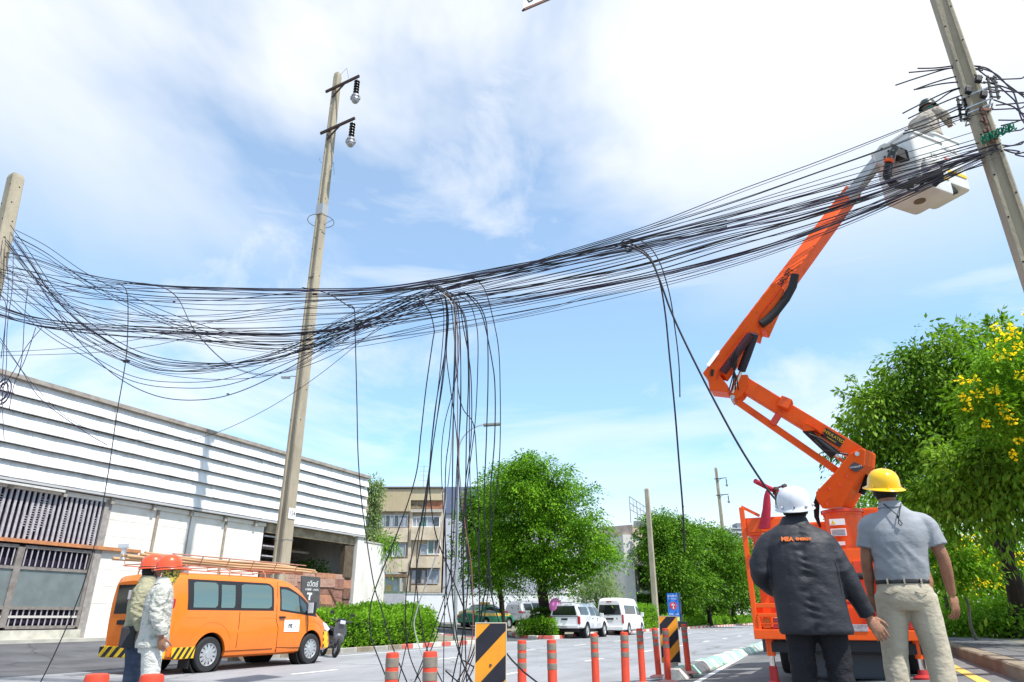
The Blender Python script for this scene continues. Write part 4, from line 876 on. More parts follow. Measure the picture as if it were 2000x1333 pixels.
o = b.build('loose_wire', M_black, mp_)
sz = s_at(590); c = Hm * s_at(587) + xm * 0 - ym * .0
for k, v in enumerate((545,)):
    w = .44 - .18 * s_at(v); c = Hm * s_at(v) - ym * (w / 2 + .004)
    b = MB(); b.box((0, 0, 0), (w * .7, .006, .07)); o = b.build('stencil_mark', mat('stencil', (.1, .09, .08), .8), mp_); o.location = c; o.rotation_euler = (0, 0, -AZ)
# small floodlight on the pole over the warehouse
b = MB(); c = Hm * s_at(735); 
b.tube([c - xm * .1, c - xm * .5 + Vector((0, -.1, .05)), c - xm * .62 + Vector((0, -.1, .03))], .02, 5); b.cbox(c - xm * .75 + Vector((0, -.1, .03)), (.3, .14, .07), .02); b.build('lamp_bracket', M_clamp, mp_)
# left pole
bL = PL(-60, 1200, -16.5); YLp = 13.4
tL = PY(32, 344, YLp); qL = PY(8, 455, YLp); dL_ = (tL - qL).normalized(); k = (tL.z) / dL_.z; bLp = tL - dL_ * k
concrete_pole('cut-off concrete pole at the left edge carrying the cable tangle', bLp, tL, .36, .26, holes=16, groove=False)
# right pole
YRp = 8.2
a = PY(1836, 0, YRp); c = PY(2006, 505, YRp); dR = (a - c).normalized(); topR = a + dR * 1.4; botR = topR - dR * ((topR.z - .6) / dR.z)
rp, Hr, xr, yr, zr = concrete_pole('leaning concrete pole at the right edge wrapped with cable ends', botR, topR, .29, .21, holes=22, groove=True)
def sR(v):
    return min(range(1001), key=lambda i: abs(_v(botR + Hr * i / 1000) - v)) / 1000
for (v, sx2) in ((175, 1), (205, 1), (190, -1)):
    b = MB(); c = Hr * sR(v) - yr * .2; b.cbox(c + xr * .08 * sx2, (.085, .07, .12), .02, Matrix.Rotation(.3, 3, 'Y')); b.build('splice_box', M_black, rp)
for v, sx2 in ((215, -1), (190, 1)):
    c = Hr * sR(v) + xr * .22 * sx2 - yr * .12; b = MB()
    for k in (-.05, .05): b.beam(c + Vector((k, 0, -.22)), c + Vector((k + .05, 0, .22)), .02, .03)
    for k in range(5): b.beam(c + Vector((-.07 + k * .01, 0, -.18 + k * .09)), c + Vector((.09 + k * .01, 0, -.18 + k * .09)), .02, .02)
    b.build('cable_bracket', M_black, rp)
for v in (215, 225, 195):
    s = sR(v); w = .30; c = Hr * s; b = MB(); b.tube([c + xr * w * .53 * a + yr * w * .53 * q + Vector((0, 0, .03 * a)) for a, q in ((1, 1), (1, -1), (-1, -1), (-1, 1), (1, 1))], .014, 5); b.build('steel_band', M_steel, rp)
for v in (270, 285, 250, 230):
    c = Hr * sR(v) - yr * .17; b = MB(); b.cbox(c + xr * random.uniform(-.04, .08), (.10, .03, .05), .01, Matrix.Rotation(random.uniform(-.5, .5), 3, 'Y')); b.cbox(c, (.03, .05, .14), .01); b.build('step_bolt', M_rust, rp)
b = MB(); c = Hr * sR(284); pts = []
for i in range(160):
    a = i * .55; pts.append(c - yr * (.20 + .03 * math.sin(i * 1.3)) + xr * (-.12 + .42 * i / 160 + .03 * math.cos(a)) + Vector((0, 0, .055 * math.sin(a) + .10 * i / 160)))
b.tube(pts, .010, 4); b.build('green_rope', mat('green_rope', (.02, .20, .12), .7), rp)
# other poles down the road
def pole_at(label, u, v_top, L, w0, w1):
    tp = PL(u, v_top, L); return concrete_pole(label, (tp.x, tp.y, .1), tp, w0, w1, holes=0, groove=False), tp
(fpole, Hf, xf, yf, zf_), _ = pole_at('far concrete power pole with two insulator arms beyond the trees', 1398, 914, -16.3, .62, .40)
for v in (936, 950 + 18):
    s = min(range(1001), key=lambda i: abs(_v(Vector(fpole.location) + Hf * i / 1000) - v)) / 1000; side_arm(fpole, Hf, xf, zf_, s, .4, 1.5, .02)
pole_at('bare short concrete pole standing between minibus and blue sign', 1263, 955, -16.2, .50, .38)
def street_lamp(label, bu, bv, L, topv, armu, armv, grp):
    g = G(bu, bv); g.z = tz_L(L) + .15; tp = PY(bu + 8, topv, g.y); e = PY(armu, armv, g.y)
    t = thing('street_lamp', label, 'street lamp', g, 0, grp); H = tp - g; E = e - g
    b = MB(); b.tube([Vector((0, 0, 0)), H * .5, H], [.09, .075, .055], 10); b.build('post', M_steel, t, True)
    b = MB(); pts = [H + (Vector((E.x - H.x, 0, 0))) * (1 - math.cos(k * math.pi / 16)) + Vector((0, 0, E.z - H.z)) * math.sin(k * math.pi / 16) for k in range(9)]; b.tube(pts, .035, 7); b.build('arm', M_steel, t, True)
    b = MB(); b.cbox(E + Vector((.15, 0, -.02)), (.85, .26, .12), .05, Matrix.Rotation(-.06, 3, 'Y')); b.build('lamp_head', mat('lamp_head_grey', (.22, .22, .2), .5, .3), t); return t
street_lamp('tall street lamp rising behind the hanging cables', 888, 1258, -15.7, 880, 955, 829, 'street lamps on the far kerb')
t = street_lamp('thin street lamp among the avenue trees', 1322, 1219, -15.6, 1042, 1318, 1030, 'street lamps on the far kerb')
# ------------------------------------------------------------------ flexible bollards
M_bred = mat('bollard_red', (.70, .065, .025), .6, col2=(.50, .06, .035), vscale=12, stretch=(2, 2, .7)); M_bband = mat('bollard_dirty_band', (.26, .22, .175), .55, col2=(.17, .145, .12), vscale=14); M_base = mat('bollard_base', (.55, .14, .12), .7, col2=(.4, .3, .27), vscale=10)
def make_bollard(label):
    t = thing('bollard', label, 'bollard', group='flexible bollards along the lane edge')
    b = MB(); b.lathe([(.001, 0), (.052, 0), (.052, .02), (.048, .03), (.048, .735), (.044, .748), (.034, .752), (.001, .75)], 24); b.build('post', M_bred, t, True)
    for z0, z1 in ((.655, .715), (.575, .625), (.475, .53)):
        b = MB(); b.lathe([(.047, z0 - .002), (.0498, z0), (.0498, z1), (.047, z1 + .002)], 24); b.build('reflective_band', M_bband, t, True)
    b = MB(); b.lathe([(.001, 0), (.15, 0), (.15, .012), (.09, .035), (.05, .04), (.001, .04)], 20); b.build('base', M_base, t, True)
    return t
BL = [(197, 1317, 2.95, 'red bollard nearest the lower left corner'), (298, 1318, 2.9, 'red bollard in front of the man in pale grey overalls'), (769, 1275, 5.1, 'red bollard with brown bands beside the falling cables, left of a pair'),
      (846, 1273, 4.6, 'red bollard with brown bands just left of the big striped marker board'), (1019, 1251, 7.4, 'banded red bollard directly right of the big striped marker board'), (1078, 1250, 7.0, 'banded red bollard below the small clipped hedge'),
      (1160, 1238, 8.9, 'banded red bollard below the white pickup'), (1216, 1235, 8.3, 'banded red bollard below the white minibus'), (1249, 1228, 10.2, 'slightly leaning banded bollard right of the white minibus'),
      (1280, 1227, 11.6, 'shaded dull red bollard left of the far striped marker board'), (1297, 1228, 10.6, 'banded red bollard standing in front of the far striped marker board'), (1337, 1220, 11.6, 'banded red bollard at the tip of green and white kerb')]
b0 = None
for (u, v, d, lab) in BL:
    tp = P(u, v, d); z = tz(tp.x, tp.y)
    b_ = make_bollard(lab) if b0 is None else copy_tree(b0); b0 = b0 or b_
    b_['label'] = lab; b_.location = (tp.x, tp.y, tp.z - .75); b_.rotation_euler = (random.uniform(-.02, .02), random.uniform(-.03, .02), random.uniform(0, 3))
# ------------------------------------------------------------------ striped marker boards
M_amber = mat('amber_sheeting', (.80, .32, .02), .55, col2=(.68, .27, .025), vscale=5); M_blk = mat('black_sheeting', (.025, .025, .035), .45, var=.3)
def clip_rect(poly, w, h):
    def cl_(p, f, g):
        o = []
        for a, c in zip(p, p[1:] + p[:1]):
            fa, fc = f(a), f(c)
            if fa >= 0: o.append(a)
            if (fa >= 0) != (fc >= 0): t = fa / (fa - fc); o.append((a[0] + (c[0] - a[0]) * t, a[1] + (c[1] - a[1]) * t))
        return o
    for f in (lambda p: p[0], lambda p: w - p[0], lambda p: p[1], lambda p: h - p[1]):
        if len(poly) > 2: poly = cl_(poly, f, None)
    return poly
def stripes(b, w, h, pitch, off, place, flip=1, duty=.5):
    k = -40
    while k < 40:
        s = off + k * pitch; e = s + pitch * duty
        poly = clip_rect([(0, s), (w, s + w * flip), (w, e + w * flip), (0, e)], w, h)
        if len(poly) > 2: b.add([place(x, y) for x, y in poly], [tuple(range(len(poly)))])
        k += 1
def marker_board(label, u0, u1, vt, d, h, off, pitch, zbot_post):
    c = P((u0 + u1) / 2, vt, d); w = (u1 - u0) / FPX * d; g = tz(c.x, c.y)
    t = thing('marker_board', label, 'road marker', (c.x, c.y, g), 0, 'striped marker boards on the divider'); z1 = c.z - g; z0 = z1 - h
    b = MB(); b.box((0, 0, (z0 + z1) / 2), (w, .018, h)); pn = b.build('panel', M_amber, t)
    b = MB(); stripes(b, w - .012, h - .012, pitch, off, lambda x, y: Vector((-w / 2 + .006 + x, -.0105, z0 + .006 + y))); b.build('black_stripe', M_blk, pn, fix=False)
    b = MB(); fw = .008
    for x in (-w / 2, w / 2): b.box((x, 0, (z0 + z1) / 2), (fw, .024, h + fw))
    for z in (z0, z1): b.box((0, 0, z), (w - fw, .0236, fw))
    b.build('rim', mat('rim_cream', (.55, .5, .4), .6), pn)
    b = MB(); b.tube([(0, .05, 0), (0, .05, z1 - .05)], .03, 10); b.build('post', M_steel, t, True)
    b = MB(); b.cbox((0, .05, (zbot_post) / 2), (w * .75, .10, zbot_post), .02); b.build('support', mat('support_cream', (.55, .5, .42), .8, var=.3), t)
    b = MB(); b.lathe([(.001, -.016), (.011, -.016), (.014, -.009), (.001, -.009)], 8, (0.0, 0, z1 - .37), 'y'); b.build('bolt', M_rust, pn)
    t.rotation_euler = (0, 0, random.uniform(-.04, .02)); return t
marker_board('large black and amber striped marker board at the cable drop', 929, 989, 1217, 6.6, .80, .02, .42, .3)
marker_board('far black and amber striped marker board behind a bollard', 1286, 1322, 1204, 12.0, .74, .06, .36, .26)
# ------------------------------------------------------------------ blue standing sign
sg = thing('standing_sign', 'blue roadside sign with white cross in a red circle', 'sign'); YS2 = PL(1315, 1180, -15.6).y
def s4(u, v): return PY(u, v, YS2)
M_blue = mat('sign_blue', (.03, .16, .55), .45); 
a, c = s4(1302, 1159), s4(1328, 1214)
b = MB(); b.box(((a.x + c.x) / 2, YS2, (a.z + c.z) / 2), (c.x - a.x, .12, a.z - c.z)); pn = b.build('panel', M_blue, sg)
b = MB(); b.box((c.x + .14, YS2 + .03, (a.z + c.z) / 2), (.22, .2, a.z - c.z + .1)); b.build('side_post', mat('post_dark_blue', (.05, .07, .12), .6), sg)
b = MB(); b.box(((a.x + c.x) / 2 + .5, YS2 + .02, c.z - .28), (1.3, .5, .5)); b.build('foot', M_black, sg)
cx_, cz_ = (a.x + c.x) / 2, (a.z + c.z) / 2 + .12; wd_ = c.x - a.x
b = MB(); b.lathe([(.001, 0), (.34, 0), (.34, .012), (.001, .012)], 24, (cx_, YS2 - .075, cz_), 'y'); b.build('red_disc', mat('sign_red', (.55, .04, .06), .5), pn)
b = MB(); b.box((cx_, YS2 - .085, cz_ - .02), (.11, .01, .46)); b.box((cx_, YS2 - .0855, cz_ + .07), (.32, .01, .1)); b.build('white_figure', M_letw, pn)
for (tx, sz_, dz) in (('\u0e08\u0e38\u0e14\u0e1a\u0e23\u0e34\u0e01\u0e32\u0e23', .26, 1.0), ('\u0e1b\u0e23\u0e30\u0e0a\u0e32\u0e0a\u0e19\u0e17\u0e31\u0e48\u0e27\u0e44\u0e1b', .15, .74), ('08.00 - 16.00', .17, -.62)):
    text_mesh(tx, sz_, M_letw, 'lettering', pn, frame_m(Vector((cx_, YS2 - .068, (a.z + c.z) / 2 + dz)), (1, 0, 0), (0, 0, 1)), .004)
b = MB(); b.prism([Vector((a.x + .05, YS2 - .065, c.z + .02)), Vector((c.x - .02, YS2 - .065, c.z + .02)), Vector((c.x - .02, YS2 - .065, c.z + .42)), Vector((c.x - .5, YS2 - .065, c.z + .25))], (0, -.004, 0)); b.build('pale_patch', mat('sign_lime', (.6, .7, .2), .5), pn)
b = MB(); pu = P(1372, 1172, 78); b.lathe([(.02, .55), (.5, .45), (1.2, 0), (1.15, 0), (.02, .5)], 10, pu); b.tube([pu - Vector((0, 0, 2)), pu + Vector((0, 0, .55))], .03, 5)
o = b.build('market_umbrella', mat('umbrella_blue', (.08, .12, .4), .6, col2=(.5, .06, .06), vscale=.8, lo=.45, hi=.55)); tag(o, 'small blue and red parasol under the avenue trees', 'parasol')
b = MB(); pp = P(1085, 1184, 38.2); b.ell(pp, (.36, .30, .42)); b.build('x', None) if False else None
o = b.build('pink_balloon', mat('pink_film', (.85, .22, .55), .35), None, True); tag(o, 'large round pink balloon between tree trunk and pickup', 'balloon')

# ------------------------------------------------------------------ cables
M_cab = mat('cable_black', (.014, .014, .018), .55)
M_cabv = mat('cable_violet_black', (.03, .022, .06), .5); M_cabr = mat('cable_brown', (.20, .085, .065), .6); M_cabg = mat('cable_grey', (.35, .36, .36), .6)
pA_ = Vector((tL.x, YLp)); pB_ = Vector((PY(1925, 220, YRp).x, YRp)); dAB = (pB_ - pA_).normalized(); nAB = Vector((dAB.y, -dAB.x))    # towards the camera
def C(u, v, off=0.0):
    r = ray(u, v); o = pA_ + nAB * off; k = (o.x * nAB.x + o.y * nAB.y) / (r.x * nAB.x + r.y * nAB.y); return P(u, v, k)
def cr(pts, n=10):
    P_ = [pts[0]] + list(pts) + [pts[-1]]; o = []
    for i in range(1, len(P_) - 2):
        a, b_, c, d = P_[i - 1:i + 3]
        for k in range(n):
            t = k / n; t2 = t * t; t3 = t2 * t
            o.append(tuple(.5 * (2 * b_[j] + (-a[j] + c[j]) * t + (2 * a[j] - 5 * b_[j] + 4 * c[j] - d[j]) * t2 + (-a[j] + 3 * b_[j] - 3 * c[j] + d[j]) * t3) for j in range(len(b_))))
    o.append(tuple(pts[-1])); return o
def cable(uv, r=.010, off=0.0, label=None, group=None, m=M_cab, offs=None, name='cable', fn=None):
    s = cr([tuple(p) for p in uv], 8)
    pts = [C(p[0], p[1], (p[2] if len(p) > 2 else 0) + off) for p in s]
    b = MB(); b.tube(pts, r, 5); o = b.build(name, m, None, 'all', fix=False); tag(o, label, 'cable', group); return o
GA = 'black cables sagging across the street between the poles'; LA = 'one of many black cables sagging across the street between the poles'
GH = 'cables falling from the bundle to the ground'; LH = 'one of the black cables falling from the bundle to the ground'
# template, how many, spread (px) at left / middle / right, cable radius
T = [
 ([(-40, 500), (60, 520), (160, 550), (300, 568), (450, 573), (600, 574), (740, 570), (860, 552), (980, 527), (1110, 500), (1260, 462), (1400, 425), (1560, 380), (1720, 333), (1860, 292), (1945, 268)], 6, (24, 7, 14), .0125),
 ([(-40, 515), (70, 545), (200, 562), (350, 572), (520, 578), (700, 576), (850, 556), (1000, 530), (1180, 497), (1360, 455), (1560, 400), (1720, 352), (1870, 305), (1950, 280)], 4, (24, 8, 10), .012),
 ([(-40, 590), (60, 625), (180, 640), (320, 648), (480, 655), (620, 652), (740, 622), (830, 594), (900, 580), (1040, 560), (1250, 520), (1420, 470), (1600, 418), (1760, 362), (1880, 315), (1955, 290)], 6, (14, 10, 14), .012),
 ([(-40, 600), (80, 632), (220, 645), (400, 652), (560, 650), (700, 635), (860, 612), (1000, 592), (1160, 562), (1340, 524), (1500, 478), (1650, 425), (1800, 362), (1900, 315), (1960, 293)], 4, (16, 10, 14), .012),
 ([(20, 466), (60, 520), (110, 590), (180, 650), (280, 700), (400, 712), (520, 700), (620, 668), (720, 620), (800, 580), (870, 556), (960, 535), (1100, 503), (1240, 470), (1400, 440), (1600, 396), (1750, 352), (1900, 300), (1955, 285)], 7, (14, 22, 8), .011),
 ([(10, 470), (70, 545), (140, 600), (230, 632), (330, 650), (460, 668), (580, 672), (700, 655), (860, 625), (1020, 600), (1200, 567), (1360, 528), (1520, 478), (1690, 412), (1840, 345), (1950, 293)], 7, (26, 20, 6), .009),
 ([(-40, 540), (60, 556), (170, 590), (300, 610), (440, 618), (600, 606), (760, 596), (900, 585), (1080, 548), (1240, 512), (1400, 468), (1560, 430), (1740, 372), (1880, 318), (1955, 290)], 8, (34, 22, 10), .009),
 ([(30, 468), (90, 500), (170, 555), (260, 600), (360, 640), (470, 668), (600, 664), (760, 610), (860, 566), (1000, 534), (1120, 505), (1260, 478), (1420, 440)], 4, (12, 16, 6), .009),
 ([(-40, 500), (70, 590), (150, 655), (250, 705), (330, 727), (430, 722), (560, 690), (680, 630), (790, 585), (900, 560)], 7, (26, 20, 8), .009),
 ([(0, 560), (90, 640), (170, 690), (260, 738), (350, 752), (450, 745), (570, 700), (700, 640), (830, 590)], 2, (14, 8, 8), .009),
 ([(15, 470), (80, 560), (140, 650), (220, 730), (300, 772), (380, 782), (460, 768), (560, 722), (680, 650), (790, 590)], 1, (1, 1, 1), .012),
 ([(-20, 640), (60, 745), (130, 815), (210, 850), (320, 862), (410, 850), (520, 800), (620, 735), (720, 655), (790, 602)], 1, (1, 1, 1), .010),
 ([(-40, 608), (100, 634), (260, 660), (420, 668), (600, 676), (760, 660), (900, 640), (1060, 608), (1160, 578), (1300, 545), (1500, 490), (1680, 428), (1900, 322)], 2, (4, 5, 3), .008),
 ([(640, 574), (760, 566), (860, 550), (1000, 525), (1100, 494), (1268, 442), (1451, 372), (1600, 318), (1767, 252), (1890, 202), (1925, 190)], 2, (2, 3, 5), .010),
 ([(700, 572), (860, 553), (1010, 520), (1150, 480), (1300, 435), (1450, 388), (1600, 335), (1740, 285), (1850, 240), (1930, 214)], 2, (2, 3, 7), .010),
 ([(-40, 697), (100, 692), (200, 684), (300, 668), (420, 640), (560, 630), (720, 626), (880, 606)], 2, (5, 12, 4), .007),
 ([(90, 580), (230, 560), (300, 562), (345, 585), (380, 650), (440, 712), (500, 736), (560, 730), (640, 690), (720, 640)], 2, (6, 5, 4), .007),
]
nc = 0
for (tp, n, spread, rad) in T:
    for i in range(n):
        ph = random.uniform(0, 6.28); ph2 = random.uniform(0, 6.28); bias = [random.gauss(0, 1) for _ in range(3)]
        k0 = random.randint(0, 1) if n > 3 else 0; q = []
        for (u, v) in tp:
            t = (u + 40) / 2000
            w = np.interp(t, [0, .35, 1], [spread[0], spread[1], spread[2]]); bb_ = np.interp(t, [0, .12, .35, .6, 1], [bias[0], bias[0] * .6 + bias[1] * .5, bias[1], bias[1] * .7 + bias[2] * .3, bias[2]])
            if n == 1: bb_ = 0
            q.append((u, v + w * bb_ * .8 + w * .18 * math.sin(t * 15 + ph) * (n > 1), .12 * math.sin(t * 9 + ph2)))
        cable(q, rad * .64 * random.uniform(.65, 1.3), random.uniform(-.25, .25), LA, GA, random.choice([M_cab, M_cab, M_cab, M_cabv]) ); nc += 1
# falling cables; v beyond the lower frame edge runs on to the ground
def drop(pts, r=.011, off=.15, m=M_cab, label=LH, group=GH):
    return cable(pts, r, off, label, group, m)
HD = [
 [(800, 585), (822, 588), (840, 612), (848, 645), (845, 668), (832, 760), (822, 850), (812, 930), (780, 1030), (735, 1145), (723, 1192), (725, 1244), (745, 1300), (765, 1350)],
 [(680, 596), (692, 606), (694, 660), (697, 780), (700, 900), (710, 1010), (730, 1140), (746, 1192), (762, 1251), (800, 1345)],
 [(830, 560), (862, 568), (872, 610), (868, 700), (856, 800), (841, 900), (824, 1007), (808, 1069), (795, 1144), (792, 1209), (800, 1280), (830, 1350)],
 [(835, 555), (868, 575), (874, 640), (866, 740), (850, 840), (842, 900), (827, 1030), (814, 1111), (816, 1170), (824, 1225), (836, 1273), (870, 1345)],
 [(840, 558), (866, 572), (876, 620), (872, 690), (880, 760), (892, 850), (895, 920), (901, 1000), (912, 1080), (922, 1160), (930, 1240)],
 [(850, 562), (872, 590), (870, 680), (850, 800), (839, 920), (842, 985), (853, 1050), (880, 1120), (905, 1186), (925, 1240)],
 [(855, 560), (884, 588), (888, 640), (886, 740), (878, 850), (870, 930), (871, 1127), (878, 1202), (899, 1283), (925, 1345)],
 [(852, 562), (885, 590), (890, 680), (886, 800), (883, 997), (882, 1130), (892, 1241), (906, 1300), (930, 1345)],
 [(850, 560), (888, 582), (898, 640), (900, 740), (897, 850), (893, 960), (892, 1060), (886, 1127), (853, 1241), (827, 1300), (800, 1350)],
 [(862, 566), (892, 598), (899, 680), (900, 800), (893, 900), (888, 1000), (878, 1127), (840, 1250), (805, 1345)],
 [(870, 575), (900, 605), (911, 650), (915, 740), (911, 860), (910, 1000), (915, 1120), (905, 1230), (890, 1300), (880, 1345)],
 [(876, 580), (905, 610), (914, 660), (917, 760), (917, 880), (921, 1000), (934, 1062), (936, 1218), (930, 1290), (905, 1345)],
 [(885, 575), (899, 580), (916, 591), (925, 612), (933, 653), (933, 724), (928, 826), (915, 930), (902, 1062), (905, 1192), (904, 1250), (896, 1345)],
 [(895, 572), (913, 576), (933, 591), (949, 627), (953, 680), (953, 760), (950, 860), (946, 997), (956, 1108), (961, 1166), (977, 1222)],
 [(905, 570), (925, 590), (943, 620), (961, 705), (967, 762), (966, 860), (958, 960), (957, 1062), (945, 1170), (925, 1270), (885, 1345)],
 [(920, 545), (933, 549), (949, 571), (964, 627), (974, 683), (977, 760), (977, 860), (972, 940), (957, 1062), (953, 1160), (935, 1250), (900, 1345)],
 [(845, 556), (868, 566), (880, 590), (889, 680), (895, 760), (905, 800), (925, 830), (931, 900), (935, 1000), (936, 1100), (937, 1215)],
 [(846, 560), (876, 584), (893, 640), (896, 700), (886, 760), (868, 830), (862, 900), (866, 1000), (872, 1100), (868, 1200), (866, 1345)],
 [(838, 560), (858, 575), (867, 620), (860, 720), (845, 850), (834, 960), (816, 1060), (812, 1150), (800, 1230), (775, 1345)],
 [(880, 572), (896, 590), (905, 640), (916, 700), (921, 760), (920, 860), (908, 960), (905, 1100), (907, 1200), (912, 1345)],
]
for i, h in enumerate(HD): drop(h, random.uniform(.0065, .0105), random.uniform(.05, .35))
tag(drop([(872, 575), (890, 600), (894, 680), (894, 850), (899, 940), (909, 1030), (920, 1101), (923, 1160), (922, 1250), (900, 1340)], .008, .3, M_cabr, 'thin reddish brown cable falling among the black ones'), None); COL.objects[-1]['group'] = ''
del COL.objects[-1]['group']
o = drop([(862, 572), (884, 600), (889, 680), (886, 800), (880, 900), (868, 1000), (850, 1090), (815, 1190), (812, 1240), (850, 1345)], .009, .3, M_cabg, 'pale grey cable falling beside the reddish one'); del o['group']
GR = 'two cables looping down right of the middle of the span'
cable([(1200, 484), (1216, 474), (1240, 480), (1268, 502), (1287, 545), (1299, 610), (1308, 700), (1318, 800), (1326, 900), (1334, 1000), (1337, 1080)], .013, .1, 'longest cable end looping down above the avenue trees')
cable([(1205, 480), (1225, 468), (1258, 474), (1286, 508), (1307, 572), (1318, 640), (1326, 710), (1328, 776)], .009, .1, 'short cable end dangling in the open sky right of centre')
cable([(1215, 478), (1240, 486), (1270, 508), (1290, 552), (1312, 612), (1348, 690), (1400, 792), (1450, 882), (1500, 958), (1530, 990)], .015, .3, 'thick cable running down to the raised rail of the boom truck')
cable([(232, 555), (246, 566), (250, 600), (248, 680), (240, 740), (228, 810), (212, 920), (190, 1040), (160, 1150), (110, 1270), (60, 1370)], .009, .2, 'lone cable falling in front of the warehouse gate')
cable([(590, 562), (640, 574), (680, 598), (693, 604)], .009, .1, 'short tie wire where the cable bundles cross')
LC = 'one of the thin wires dropping from the left pole'; GC = 'thin wires dropping from the left pole'
for q in ([(12, 500), (16, 560), (10, 640), (4, 760), (8, 860)], [(26, 480), (24, 560), (14, 640), (12, 720), (2, 790)], [(70, 640), (50, 700), (28, 750), (18, 800)], [(82, 640), (50, 680), (30, 720), (4, 760)], [(55, 560), (48, 620), (44, 690), (36, 735)], [(5, 470), (-6, 560), (12, 600), (2, 700)], [(0, 660), (40, 720), (80, 780), (160, 840), (210, 870)]):
    cable(q, .007, .2, LC, GC, M_cabv)
b = MB(); c = C(6, 765, .2); 
for k in range(7):
    rr2 = random.uniform(.13, .24); a0_ = random.random() * 6; b.tube([c + Vector((math.cos(a0_ + a) * rr2 * .6, math.sin(a) * .03, math.sin(a0_ + a) * rr2 * 1.2)) for a in [i * .45 for i in range(15)]], .007, 4)
o = b.build('cable_coil', M_cabv); tag(o, 'small tangled coil of wire hanging at the left edge', 'cable')
# cut ends round the right pole and lines leaving to the right
LE = 'one of the cut cable ends bristling left from the leaning pole'; GE = 'cut cable ends bristling from the leaning pole'
for q in ([(1792, 134), (1830, 133), (1875, 128), (1915, 130)], [(1775, 142), (1820, 138), (1870, 133), (1920, 138)], [(1749, 167), (1800, 150), (1860, 133), (1915, 135)], [(1785, 176), (1830, 160), (1880, 148), (1920, 152)], [(1790, 175), (1840, 164), (1890, 160), (1925, 163)],
          [(1763, 222), (1810, 198), (1860, 176), (1910, 165)], [(1798, 215), (1830, 198), (1865, 176), (1915, 166)], [(1774, 232), (1820, 210), (1880, 186), (1930, 175)], [(1767, 256), (1810, 242), (1870, 214), (1920, 195)], [(1764, 262), (1820, 245), (1880, 225), (1935, 214)], [(1850, 232), (1890, 222), (1940, 212)]):
    cable([(u, v, 0) for u, v in q], .011, .0, LE, GE)
LX = 'one of the cables leaving the leaning pole to the right'; GX = 'cables leaving the leaning pole to the right'
for q in ([(1905, 130), (1930, 135), (1960, 160), (2000, 190), (2060, 240)], [(1910, 132), (1945, 145), (1975, 175), (2060, 260)], [(1912, 138), (1940, 160), (1980, 195), (2060, 270)], [(1920, 160), (1960, 170), (2000, 185), (2060, 200)], [(1925, 156), (1990, 154), (2060, 150)], [(1930, 175), (1980, 180), (2060, 186)],
          [(1940, 195), (1975, 207), (2060, 235)], [(1945, 206), (2000, 201), (2060, 196)], [(1930, 215), (1990, 212), (2060, 208)], [(1950, 235), (2000, 235), (2060, 232)], [(1950, 290), (1990, 283), (2060, 278)], [(1945, 285), (1985, 300), (2060, 300)], [(1950, 262), (1990, 255), (2060, 252)], [(1955, 246), (1980, 240), (2010, 232), (2060, 240)], [(1940, 280), (1975, 285), (2010, 275), (2060, 285)], [(1955, 292), (1990, 296), (2030, 310)]):
    cable(list(q) + [(2500, q[-1][1] + 40)], .011, 0, LX, GX, random.choice([M_cab, M_cabv]))
# a tape-wrapped joint and tags on the bundle
for (u, v, s_) in ((247, 706, .05), (1218, 482, .04), (1228, 490, .04), (445, 770, .02), (615, 575, .035), (340, 590, .02)):
    c = C(u, v, .28); b = MB(); b.cbox(c, (s_ * 2.2, s_, s_), s_ * .2); o = b.build('splice_joint', M_black, None); tag(o, 'small black joint clipped on the sagging cables', 'cable joint', 'joints clipped on the sagging cables')
# cable ends lying on the road
for q in ([(905, 1290), (935, 1310), (960, 1333), (990, 1350)], [(870, 1310), (900, 1335), (940, 1350)]): cable(q, .010, .1, 'loose cable end trailing on the road behind the marker board', 'cable ends trailing on the road')
b = MB(); b.tube([P(978, 1262, 7.2), P(1000, 1290, 7.0), P(1022, 1312, 6.9), P(1045, 1330, 6.8), P(1070, 1350, 6.7)], .009, 5); o = b.build('cable', M_cab); tag(o, 'dark cable trailing right from behind the striped marker board', 'cable')
